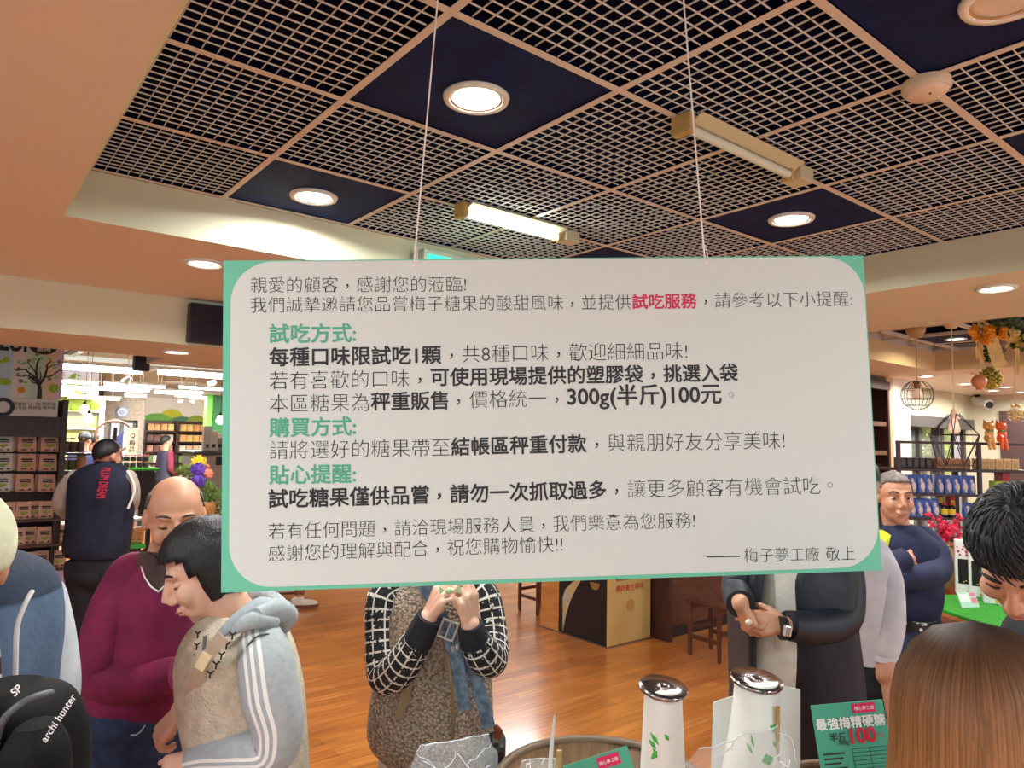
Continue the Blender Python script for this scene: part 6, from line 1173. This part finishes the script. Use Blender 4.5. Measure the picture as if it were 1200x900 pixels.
w = thing('dark_cabinet', (8.2, 3.9, 0), 'dark wooden cabinet with open shelves behind the right edge of the notice', 'cabinet'); xa, xb = 7.66, ony(1038, 480, 3.85).x
zc = ony(1030, 446, 3.8).z
obj('side', MB().bbox((xb-.05, 3.8, 0), (xb, 4.19, zc), .004), m_dark, w); obj('side', MB().bbox((xa, 3.8, 0), (xa+.05, 4.19, zc), .004), m_dark, w); obj('top', MB().bbox((xa, 3.79, zc-.1), (xb, 4.19, zc), .004), m_dark, w); obj('back', MB().box((xa+.05, 4.15, 0), (xb-.05, 4.19, zc-.1)), m_black, w)
for y in (494, 528, 560, 590): z = ony(1028, y, 3.85).z; obj('shelf', MB().box((xa+.05, 3.82, z-.05), (xb-.05, 4.15, z)), wood('cabinet_shelf', (130, 96, 74), (104, 74, 56)), w)
# trees outside
sh = MB(); rnd = random.Random(9)
for k, (x, y, z, r) in enumerate(((13.4, 5.5, 1.9, .6), (14.7, 5.75, 2.1, .62), (15.8, 5.5, 1.7, .5), (16.8, 6.4, 2.1, .6), (14.2, 5.0, .62, .38), (15.6, 6.5, .7, .42))):
    t = thing('garden_bush', (x, y, 0), ('leafy tree seen in the left window pane', 'leafy tree seen in the middle of the window', 'leafy tree seen right of the window mullion', 'leafy tree at the right end of the window', 'low bush below the left window pane', 'low bush below the middle of the window')[k], 'tree', 'trees outside the window')
    obj('foliage', leafball(MB(), (x, y, z), r, 700, .13, 30+k), mat('sunny_leaf', (222, 228, 150), .6, var=(3, (176, 204, 110))), t); obj('trunk', MB().tube([(x, y, 0), (x+.05, y, z)], [.07, .04], 8), m_bark, t)
struct('ground_outside', MB().box((7.8, 4.4, -.12), (18.5, 12, -.02)), mat('garden_soil', (196, 170, 140), .9)); struct('wall_outside', MB().box((18.5, 4.4, 0), (18.6, 12, 2.6)), mat('garden_wall', (222, 206, 184), .9))
# ------------------------------------------------------------------ turf counter and white boxes
zt = .86; q0, q1 = onz(1088, 708, zt), onz(1215, 752, zt); ed = (q1-q0); ed.z = 0; ex = ed.normalized(); bk = _z.cross(ex); bk = bk if bk.dot(VF) > 0 else -bk; q0 = q0-ex*.25; Ln = ed.length+.5
CX = M((ex, bk, _z)).transposed().to_4x4(); CX.translation = V((q0.x, q0.y, 0))
t = thing('display_counter', CX.translation, 'brown wooden counter topped with bright green turf at the right', 'counter'); m_cn = wood('counter_wood', (146, 80, 48), (116, 60, 36), stretch=(3, 3, 20))
obj('body', MB().bbox((.0, .0, 0), (Ln, .85, zt-.035), .006, X=CX), m_cn, t); obj('edge_strip', MB().bbox((-.005, -.006, zt-.035), (Ln+.005, .856, zt-.02), .002, X=CX), wood('edge_orange', (206, 130, 70), (180, 106, 54)), t)
m_tf = mat('green_turf', (70, 184, 60), .95, var=(90, (50, 150, 44)), bump=(240, .9)); obj('turf', MB().bbox((0, 0, zt-.02), (Ln, .38, zt), .004, X=CX), m_tf, t); obj('turf', MB().bbox((0, .386, zt-.02), (Ln, .85, zt+.004), .004, X=CX), m_tf, t)
m_wb = mat('box_white', (226, 226, 224), .45); m_wn = mat('box_window', (26, 24, 26), .2); m_pd = mat('pink_blossom', (206, 60, 100), .5); m_gd = mat('gold_blossom', (214, 180, 60), .4)
for k, (px, py) in enumerate(((1130.5, 697), (1146.5, 700), (1164, 708), (1184, 712))):
    b = onz(px, py, zt+.001); o = thing('gift_box', b, ('tall white gift box with a black window, furthest left on the turf', 'tall white gift box with a black window, second from left on the turf', 'white gift box partly behind the black haired man on the turf', 'white gift box nearest the right edge on the turf')[k], 'gift box', 'white gift boxes on the turf counter', rz=-YAW-.5); w_, h_ = .088, .315
    obj('carton', MB().bbox((-w_/2, 0, 0), (w_/2, .08, h_), .003), m_wb, o, True); obj('window', MB().box((-w_*.34, -.0012, h_*.2), (w_*.3, .002, h_*.66)), m_wn, o, True)
    g = MB()
    for x, z, r in ((-.3, .8, .008), (-.05, .84, .007), (.15, .8, .008), (.2, .74, .009), (-.2, .74, .006), (0, .89, .006), (-.36, .88, .005)): g.ell((x*w_, 0, z*h_), (r, .0016, r), seg=10, rings=6)
    obj('printed_blossom', g, m_pd, o, True); g = MB()
    for x, z, r in ((.36, .1, .008), (.2, .05, .01), (.38, .16, .007), (-.02, .24, .006), (.1, .26, .006)): g.ell((x*w_, 0, z*h_), (r, .0016, r), seg=10, rings=6)
    obj('printed_gold', g, m_gd, o, True)
b = onz(1138, 712, zt+.001); o = thing('price_tag', b, 'small pale green price card standing before the white gift boxes', 'price card', rz=-YAW+.3); obj('card', MB().add([V(p) for p in ((-.062, 0, 0), (.062, 0, 0), (.062, .03, .075), (-.062, .03, .075), (-.062, .004, -.0), (.062, .004, -.0), (.062, .034, .075), (-.062, .034, .075))], [(0, 1, 2, 3), (7, 6, 5, 4), (0, 3, 7, 4), (1, 5, 6, 2), (3, 2, 6, 7), (0, 4, 5, 1)]), mat('tag_mint', (186, 222, 206), .5), o, True)
n_ = V((0, -.93, .37)); obj('tag_print', MB().poly([V((.02, .0215, .055)), V((.057, .0215, .055)), V((.057, .0285, .072)), V((.02, .0285, .072))], n_, .0008).poly([V((.02, .0075, .02)), V((.057, .0075, .02)), V((.057, .018, .046)), V((.02, .018, .046))], n_, .0008), mat('tag_pink', (232, 120, 150), .5), o, True); obj('tag_panel', MB().poly([V((-.055, .012, .03)), V((.012, .012, .03)), V((.012, .027, .068)), V((-.055, .027, .068))], n_, .0008), mat('tag_white', (236, 240, 236), .5), o, True)
# woven basket, small cabinet, red blossoms on the turf
b = onz(1089, 686, zt+.005)+bk*.06; o = thing('woven_basket', b, 'round tan woven basket on the turf behind the navy sweater man', 'basket'); m_bs = mat('woven_tan', (180, 146, 92), .8, var=(60, (140, 106, 62)), bump=(120, .8), stretch=(1, 1, 4)); obj('basket_body', MB().lathe([(.085, 0), (.1, .06), (.1, .16), (.085, .23), (.06, .25)], b, 28), m_bs, o); obj('basket_rim', MB().tube([b+V((.062*math.cos(a*PI/12), .062*math.sin(a*PI/12), .25)) for a in range(25)], .008, 8, sm=1), m_bs, o)
b = at(1119, 680, 4.6); b.z = 0; o = thing('small_cabinet', b, 'orange brown wooden cabinet under the red blossoms', 'cabinet', rz=-YAW); ztop = zat(1120, 637, 4.6); m_oc = wood('orange_wood', (170, 92, 48), (140, 70, 36), stretch=(3, 3, 12)); obj('carcass', MB().bbox((-.04, 0, 0), (.42, .35, ztop-.02), .006), m_oc, o, True); obj('top', MB().bbox((-.05, -.012, ztop-.02), (.43, .36, ztop), .004), m_oc, o, True); obj('front_panel', MB().bbox((-.02, -.006, .9), (.4, .002, ztop-.05), .003), m_oc, o, True)
c = at(1112, 622, 4.75); ztop += .003; o = thing('red_blossom_spray', (c.x, c.y, ztop+.001), 'spray of crimson blossoms in a grey vase between the shelf and the turf', 'flowers'); m_cb = mat('crimson_bloom', (222, 44, 84), .6); rnd = random.Random(6)
obj('vase', MB().lathe([(.035, 0), (.05, .05), (.04, .1), (.028, .13)], (c.x, c.y, ztop+.001), 20), mat('vase_grey', (150, 148, 146), .4), o); br_ = MB(); base = V((c.x, c.y, ztop+.12))
spots = [(1090, 602, 0), (1094, 608, 0), (1092, 615, 0)]+[(rnd.gauss(1114, 10), rnd.gauss(626, 8), rnd.uniform(-.06, .06)) for k in range(55)]
for k, (x, y, q) in enumerate(spots):
    p = at(x, y, 4.72+q); g = MB()
    for j in range(4): g.ell(p+V((rnd.gauss(0, .011), rnd.gauss(0, .011), rnd.gauss(0, .011))), .0125, seg=8, rings=6)
    obj('blossom', g, m_cb, o)
    if k % 5 == 0: br_.tube([base, (base+p)/2+VR*.02, p], .003, 6)
obj('branches', br_, m_bark, o)
g = leafball(MB(), at(1122, 640, 4.68), .05, 50, .03, 77); obj('pale_leaves', g, mat('pale_leaf', (206, 206, 186), .6), o)
# ------------------------------------------------------------------ box column, cabinet and stools under the notice
bxx0, bxy0, bxx1, bxy1 = 4.47, 4.25, 5.02, 5.1
t = thing('box_column', (4.75, 4.65, 0), 'square display column with a tan lettered face and a black poster face', 'display column'); obj('core', MB().box((bxx0+.004, bxy0+.004, 0), (bxx1, bxy1, 1.15)), wood('column_oak', (214, 150, 84), (196, 130, 66), stretch=(3, 3, 14)), t)
tanf = obj('tan_face', MB().box((bxx0, bxy0, .012), (bxx1, bxy0+.004, 1.15)), mat('tan_print_board', (206, 174, 112), .55, var=(4, (196, 160, 98))), t)
g = MB(); q = ony(738, 688, bxy0); put_text(g, '傳統養生美味', V((q.x, bxy0-.001, q.z)), (1, 0, 0), (0, 0, 1), w=.36, n=V((0, -1, 0)), center=True, bold=.012); obj('red_lettering', g, mat('brush_red', (190, 60, 36), .6), tanf); g = MB(); q = ony(737, 677, bxy0); put_text(g, '梅嶺之鄉,百年老店', V((q.x, bxy0-.001, q.z)), (1, 0, 0), (0, 0, 1), w=.33, n=V((0, -1, 0)), center=True); obj('dark_lettering', g, m_ink, tanf)
q = ony(739, 709, bxy0); obj('printed_seal', MB().lathe([(1e-6, .001), (.045, .0008), (.055, 0)], V((q.x, bxy0-.0005, q.z)), 20, X=M.Rotation(PI/2, 3, 'X'), caps=False), mat('seal_ochre', (186, 146, 80), .6), tanf)
blk = obj('poster_face', MB().box((bxx0, bxy0+.004, .012), (bxx0+.003, 4.85, 1.15)), mat('poster_black', (30, 28, 34), .4), t); arc = [onx(x, y, bxx0-.001) for x, y in ((659.5, 740), (663, 722), (668, 705), (675, 690), (681, 680))]
inn = [onx(x, y, bxx0-.001) for x, y in ((659.5, 700), (663, 690), (671, 682), (676, 680), (680, 679))]
obj('printed_leaf', MB().poly(arc+inn[::-1], V((-1, 0, 0)), .0015), mat('poster_gold', (206, 170, 96), .5, var=(6, (180, 190, 176))), blk); q = onx(697, 683, bxx0-.001); obj('printed_bowl', MB().poly([q+V((0, .06*math.cos(a*PI/8), -.06*math.sin(a*PI/8))) for a in range(9)], V((-1, 0, 0)), .0015), mat('poster_brown', (150, 112, 60), .5), blk)
obj('plinth_strip', MB().box((bxx0-.006, bxy0-.006, 0), (bxx1, bxy1, .012)), m_steel, t)
single('power_cord', MB().tube([V((5.033, 4.1, zz2)) for zz2 in (.98, .8, .72, .66, .62)], [.009]*4+[.012], 8), m_white, 'white power cord hanging between the tan lettered column and the dark cabinet', 'cord')
t = thing('low_cabinet', (5.6, 4.3, 0), 'dark brown wooden cabinet beside the tan lettered column', 'cabinet'); obj('side', MB().bbox((5.045, 4.06, 0), (5.09, 4.6, 1.0), .003), m_dark, t); obj('front', MB().bbox((5.09, 4.12, .1), (6.4, 4.16, 1.0), .003), mat('red_brown_wood', (92, 52, 42), .35, var=(3, (74, 40, 34)), stretch=(2, 12, 12)), t); obj('plinth', MB().box((5.09, 4.15, 0), (6.4, 4.58, .1)), m_black, t); obj('carcass', MB().box((5.09, 4.16, .1), (6.4, 4.6, 1.0)), m_dark, t); obj('top', MB().bbox((5.04, 4.04, 1.0), (6.42, 4.62, 1.03), .004), m_dark, t)
def stool(p, label, h=.46, w=.34, ang=0):
    t = thing('wooden_stool', p, label, 'stool', rz=ang); mm = mat('stool_wood', (104, 58, 44), .35, var=(3, (80, 42, 34)), stretch=(2, 2, 12)); obj('seat', MB().bbox((-w/2, -w/2, h-.035), (w/2, w/2, h), .008), mm, t, True)
    for a in (-1, 1):
        for b in (-1, 1): obj('leg', MB().tube([(a*(w/2-.03), b*(w/2-.03), h-.035), (a*(w/2-.03), b*(w/2-.03), .02), (a*(w/2-.035), b*(w/2-.035), 0)], [.021, .018, .015], 10, sm=1), mm, t, True)
        obj('stretcher', MB().box((a*(w/2-.03)-.01, -w/2+.03, .14), (a*(w/2-.03)+.01, w/2-.03, .17)), mm, t, True); obj('stretcher', MB().box((-w/2+.03, a*(w/2-.03)-.01, .2), (w/2-.03, a*(w/2-.03)+.01, .23)), mm, t, True); obj('apron', MB().box((-w/2+.03, a*(w/2-.025)-.008, h-.09), (w/2-.03, a*(w/2-.025)+.008, h-.035)), mm, t, True)
    return t
q = onz(848, 781, 0); stool((q.x+.17, q.y+.2, 0), 'dark wooden stool before the low cabinet, left of the black jacket'); q = onz(628, 722, 0); stool((q.x+.16, q.y+.14, 0), 'dark wooden stool behind the display column, only a leg showing', .5)
# ------------------------------------------------------------------ tasting table in the foreground
def LP(r, f, z): return VR*r+VF*f+_z*z
TZ = .74
t = thing('tasting_table', LP(.2, 1.68, 0), 'low wooden tasting table carrying the tubs of sweets', 'table', rz=-YAW); mt = wood('table_wood', (128, 84, 52), (100, 62, 38), stretch=(20, 3, 3)); obj('tabletop', MB().bbox((-.5, -.33, TZ-.04), (.72, .33, TZ), .008), mt, t, True)
for a in (-.45, .67):
    for b in (-.28, .28): obj('leg', MB().bbox((a-.03, b-.03, 0), (a+.03, b+.03, TZ-.04), .005), mt, t, True)
m_tub = mat('tub_wood', (128, 94, 56), .6, var=(4, (100, 70, 40)), stretch=(30, 30, 1.2)); m_hoop = mat('tub_rim', (112, 92, 72), .5)
def tub(r, f, label, R=.25, z1=.935):
    c = LP(r, f, TZ+.001); t = thing('wooden_tub', c, label, 'tub'); h = z1-TZ
    obj('staves', MB().lathe([(R*.9, 0), (R*.99, h*.97), (R*.93, h*.97), (R*.86, .02), (1e-6, .02)], c, 40), m_tub, t); obj('rim', MB().lathe([(R*.925, h*.965), (R*.93, h+.004), (R*1.0, h+.004), (R*1.005, h*.95)], c, 40, caps=False), m_hoop, t); obj('hoop', MB().lathe([(R*.945, h*.4), (R*.965, h*.4), (R*.98, h*.56), (R*.962, h*.56)], c, 40, caps=False), m_steel, t); return c, h
c1, h1 = tub(.227, 1.72, 'round wooden tub of clear wrapped sweets on the tasting table'); 
c2, h2 = tub(.80, 1.66, 'round wooden tub of pink sweets behind the green price card', .2, .93)
m_clear = mat('clear_wrap', (236, 240, 242), .12, alpha=.2); rnd = random.Random(12); kern = mat('sweet_kernel', (200, 180, 150), .4)
def sweets(c, h, R, n, mm, name, label, group, r=.011):
    proto = None
    for k in range(n):
        a, q = rnd.random()*6.28, math.sqrt(rnd.random())*R*.8; p = c+V((math.cos(a)*q, math.sin(a)*q, .03+(h*.62-.03)*(1-.3*q/R)+rnd.random()*.012)); rz = rnd.random()*6
        if proto is None:
            m = MB().ell((0, 0, .01), (r*1.2, r, r*.9), nz=.15, ns=60)
            for s_ in (-1, 1): m.add([V((s_*r*1.1, 0, .01)), V((s_*r*2.2, r*.9, .014)), V((s_*r*2.3, -.002, .006)), V((s_*r*2.2, -r*.9, .013))], [(0, 1, 2), (0, 2, 3)])
            o = bpy.data.objects.new(name, m.mesh(name)); o.data.materials.append(mm); proto = o
        else: o = proto.copy()
        C.objects.link(o); o.location = p; o.rotation_euler = (rnd.gauss(0, .4), rnd.gauss(0, .4), rz); tag(o, label, 'sweet', group)
sweets(c2, h2, .19, 110, mat('pink_wrapper', (240, 190, 190), .3, var=(120, (226, 130, 140))), 'wrapped_sweet', 'small pink wrapped sweet heaped in the tub behind the price card', 'pink sweets in the tub')
sweets(c1, h1, .235, 70, mat('frosted_wrapper', (222, 224, 220), .25, var=(100, (190, 184, 170))), 'wrapped_sweet', 'small frosted wrapped sweet loose in the tub of clear wrapped sweets', 'clear sweets in the tub', .013)
obj('heap_fill', MB().lathe([(.16, .03), (.168, h2*.5), (.1, h2*.62), (1e-6, h2*.66)], c2, 30), mat('pink_heap', (232, 170, 170), .6, var=(90, (210, 110, 120)), bump=(90, 1)), [o for o in bpy.data.objects if o.name.startswith('wooden_tub')][-1])
def crumple(pts, seed, amp=.012, n=9):
    """crumpled clear bag: a puffed sheet stretched between picture points (four corners, distance)"""
    P4 = [at(*p) for p in pts]; m = MB(); vs = []
    for s_ in (-1, 1):
        for i in range(n+1):
            for j in range(n+1):
                u, v = i/n, j/n; p = P4[0]*(1-u)*(1-v)+P4[1]*u*(1-v)+P4[2]*u*v+P4[3]*(1-u)*v; bul = math.sin(PI*u)*math.sin(PI*v)*.045
                q = p+VF*(s_*bul*(1 if s_ < 0 else .6)); e = V((NZ.noise(q*13+V((seed, 0, 0))), NZ.noise(q*13+V((0, seed, 0))), NZ.noise(q*13+V((0, 0, seed)))))*amp+V((0, 0, abs(NZ.noise(q*24))*amp*.5)); vs.append(q+e)
    N1 = n+1; fs = []
    for s_ in (0, 1):
        o = s_*N1*N1; fs += [(o+i*N1+j, o+(i+1)*N1+j, o+(i+1)*N1+j+1, o+i*N1+j+1) for i in range(n) for j in range(n)]
    m.add(vs, fs); rnd = random.Random(seed)
    for k in range(n):                       # sharp white creases and the hem of the bag
        u, v = rnd.random()*n, rnd.random()*n; a = rnd.random()*6.28; pts = []
        for q in range(6):
            i, j = int(round(u+math.cos(a)*q*n*.09)), int(round(v+math.sin(a)*q*n*.09))
            if 0 <= i <= n and 0 <= j <= n: pts.append(vs[i*N1+j]-VF*.0008)
        if len(pts) > 2: m.tube(pts, [.0004]+[.0011]*(len(pts)-2)+[.0003], 5, mi=1, sm=2)
    m.tube([vs[i*N1+n] for i in range(n+1)], .0013, 5, mi=1, sm=1); return m
m_poly = mat('clear_polybag', (240, 244, 246), .3, alpha=.12, spec=.7); m_poly = [m_poly, mat('polybag_crease', (244, 247, 250), .25, alpha=.75)]
single('plastic_bag', crumple(((470, 925, 1.62), (588, 925, 1.66), (576, 857, 1.74), (500, 874, 1.7)), 3, .022, 16), m_poly, 'crumpled clear plastic bag before the fleece vest woman', 'plastic bag')
single('plastic_bag', crumple(((598, 918, 1.6), (662, 918, 1.6), (650, 886, 1.66), (612, 896, 1.64)), 5, .014, 10), m_poly, 'clear plastic bag lying in the tub below the white stick', 'plastic bag')
single('plastic_bag', crumple(((790, 925, 1.36), (930, 925, 1.36), (912, 856, 1.36), (818, 878, 1.38)), 8, .02, 16), m_poly, 'large clear plastic bag in front of the white canisters', 'plastic bag')
single('plastic_bag', crumple(((898, 925, 1.33), (950, 925, 1.33), (925, 866, 1.34), (911, 862, 1.34)), 11, .014, 10), m_poly, 'small upright clear bag at the foot of the bamboo skewer', 'plastic bag')
g = MB().tube([at(643, 930, 1.62), at(646, 880, 1.62), at(650, 838, 1.62)], [.0085, .007, .003], 8, ell=(.35, 1)); single('plastic_stick', g, m_white, 'white plastic tongs handle standing up in the wooden tub', 'tongs')
g = MB().bbox((-.006, -.005, -.08), (.006, .005, .045), .002, X=frame(655, 903, 1.6)); single('wooden_clip', g, wood('clip_wood', (206, 170, 116), (180, 140, 90)), 'pale wooden peg beside the white tongs in the tub', 'peg')
g = MB().tube([at(911, 925, 1.38), at(911.5, 828, 1.4)], .0042, 8, sm=1); single('bamboo_skewer', g, wood('bamboo', (186, 146, 84), (160, 120, 64)), 'bamboo skewer standing in front of the wide white canister', 'skewer')
# white canisters with steel lids
m_can = mat('canister_white', (232, 234, 226), .4); m_bam = mat('bamboo_green', (70, 180, 70), .5); m_plate = mat('polished_lid', (196, 190, 192), .14, 1, var=(9, (150, 130, 130)))
def canister(px, py, dd, rl, prof, label, leaves):
    top = at(px, py, dd); zb = TZ+.002; t = thing('steel_lidded_canister', (top.x, top.y, zb), label, 'canister'); c = V((top.x, top.y, 0)); h = top.z-zb
    obj('body', MB().lathe([(r, zb+h*q) for q, r in prof], c, 40), m_can, t); tilt = M.Rotation(-YAW, 3, 'Z') @ M.Rotation(.16, 3, 'X') @ M.Rotation(.06, 3, 'Y')
    ld = obj('lid', MB().lathe([(rl*.94, -.005), (rl, -.001), (rl, .002), (rl*.95, .004), (rl*.3, .0015), (1e-6, .001)], top, 40, X=tilt), m_plate, t); obj('lid_knob', MB().lathe([(.012, .001), (.014, .004), (.009, .007), (1e-6, .008)], top, 16, X=tilt), m_plate, ld)
    def on_body(x, y):
        dv = ray(x, y); 
        for k in range(400):
            p = EYE+dv*(dd-.16+k*.0006); q = (p.z-zb)/h; rr = None
            for (qa, ra), (qb, rb) in zip(prof, prof[1:]):
                if qa <= q <= qb: rr = ra+(rb-ra)*(q-qa)/max(1e-6, qb-qa)
            if rr and math.hypot(p.x-top.x, p.y-top.y) < rr: return p
        return EYE+dv*dd
    g = MB()
    for (xa, ya), (xb, yb), w in leaves: a, b = on_body(xa, ya), on_body(xb, yb); g.tube([a, (a+b)/2-VF*.001, b], [.0006, w, .0006], 8, sm=4, ell=(1, .25))
    obj('leaf_print', g, m_bam, t)
k1 = 1.42/FPX
canister(777, 806, 1.42, .0495, ((0, .062), (.3, .056), (.6, .046), (1, .036)), 'narrow white canister with a round steel lid, the left of two', (((762, 858), (772, 874), .006), ((760, 866), (769, 878), .006), ((765, 876), (770, 889), .005), ((784, 868), (779, 860), .004), ((763, 890), (770, 880), .005)))
canister(886.5, 797, 1.45, .052, ((0, .118), (.3, .094), (.6, .072), (.85, .05), (1, .042)), 'wide tapering white canister with a round steel lid, the right of two', (((893, 893), (906, 888), .012), ((902, 850), (909, 856), .006), ((905, 860), (909, 848), .005), ((880, 860), (884, 876), .006), ((874, 870), (882, 884), .005), ((906, 868), (909, 876), .004)))
# white card behind the wide canister
q = at(888, 925, 1.6); t = thing('blank_card', (q.x, q.y, q.z), 'blank white folded card standing behind the wide canister', 'card'); obj('right_leaf', MB().poly([at(893, 925, 1.58), at(938, 925, 1.56), at(938, 808, 1.56), at(893, 800, 1.58)], VF, .003), m_wb, t); obj('left_leaf', MB().poly([at(833, 925, 1.63), at(893, 925, 1.585), at(893, 806, 1.585), at(836, 823, 1.63)], VF, .003), m_wb, t)
# green price cards
m_cgreen = mat('card_green', (72, 164, 134), .5); m_mag = mat('tab_magenta', (214, 30, 92), .5)
def card(pts, dd, label, full):
    a, b, c, e = [at(x, y, dd+q) for x, y, q in pts]; X = (b-a).normalized(); Y = (a-e).normalized(); Y = (Y-X*Y.dot(X)).normalized(); n = X.cross(Y); W_ = (b-a).length; H_ = (a-e).length; zc = e.copy(); t = thing('price_card', (e+c)/2, label, 'price card')
    Pn = lambda u, v, k=0: a+X*(u*W_)-Y*(v*H_)+n*k
    def tx(name, s, u, v, w, mm, bold=.0, k=.0012): g = MB(); put_text(g, s, Pn(u, v, k), X, Y, w=w*W_, n=n, center=True, bold=bold); obj(name, g, mm, cd)
    cd = obj('card', MB().poly([a, b, b-Y*H_, a-Y*H_], -n, .002), m_cgreen, t); tab = obj('tab', MB().poly([Pn(*q, .0006) for q in full['tab']], n, .0004), m_mag, cd); u0, v0 = full['tab'][0]; u1, v1 = full['tab'][2]; tx('tab_lettering', '梅心夢工廠', (u0+u1)/2, (v0+v1)/2, (u1-u0)*.85, m_white, .008, .0016); return tx, Pn, cd, n
tx, Pn, cd, n = card(((950, 827, 0), (1034, 819.5, 0), (1046, 925, -.03), (960, 930, -.03)), 1.25, 'green price card reading 100 beside the brown haired woman', {'tab': ((.56, .02), (.88, .02), (.88, .13), (.56, .13))})
tx('title_lettering', '最強梅精硬糖', .5, .225, .95, m_white, .025); tx('unit_lettering', '半斤', .3, .385, .23, m_ink, .018); tx('weight_lettering', '300g', .36, .455, .14, m_ink, .02); tx('price_lettering', '100', .64, .385, .34, mat('price_red', (206, 24, 56), .5), .035); tx('yuan_lettering', '元', .875, .4, .07, mat('yuan_pink', (180, 90, 90), .5))
g = MB()
for r in range(6):
    g.poly([Pn(*q, .0007) for q in ((.06, .56+.055*r), (.06+.3*(1-.12*(r % 3)), .56+.055*r), (.06+.3*(1-.12*(r % 3)), .58+.055*r), (.06, .58+.055*r))], n, .0003)
for v in (.53, .575, .62, .665, .71, .755, .8): g.poly([Pn(*q, .0007) for q in ((.46, v), (.95, v), (.95, v+.005), (.46, v+.005))], n, .0003)
for u in (.46, .7, .945): g.poly([Pn(*q, .0007) for q in ((u, .53), (u+.005, .53), (u+.005, .8), (u, .8))], n, .0003)
obj('small_print', g, m_ink, cd)
tx, Pn, cd, n = card(((660, 898, .0), (735, 874, .0), (744, 935, -.02), (668, 955, -.02)), 1.5, 'tilted green price card with a magenta tab at the bottom edge', {'tab': ((.5, .05), (.84, .05), (.84, .3), (.5, .3))}); tx('title_lettering', '梅精糖', .8, .55, .4, m_white, .025)
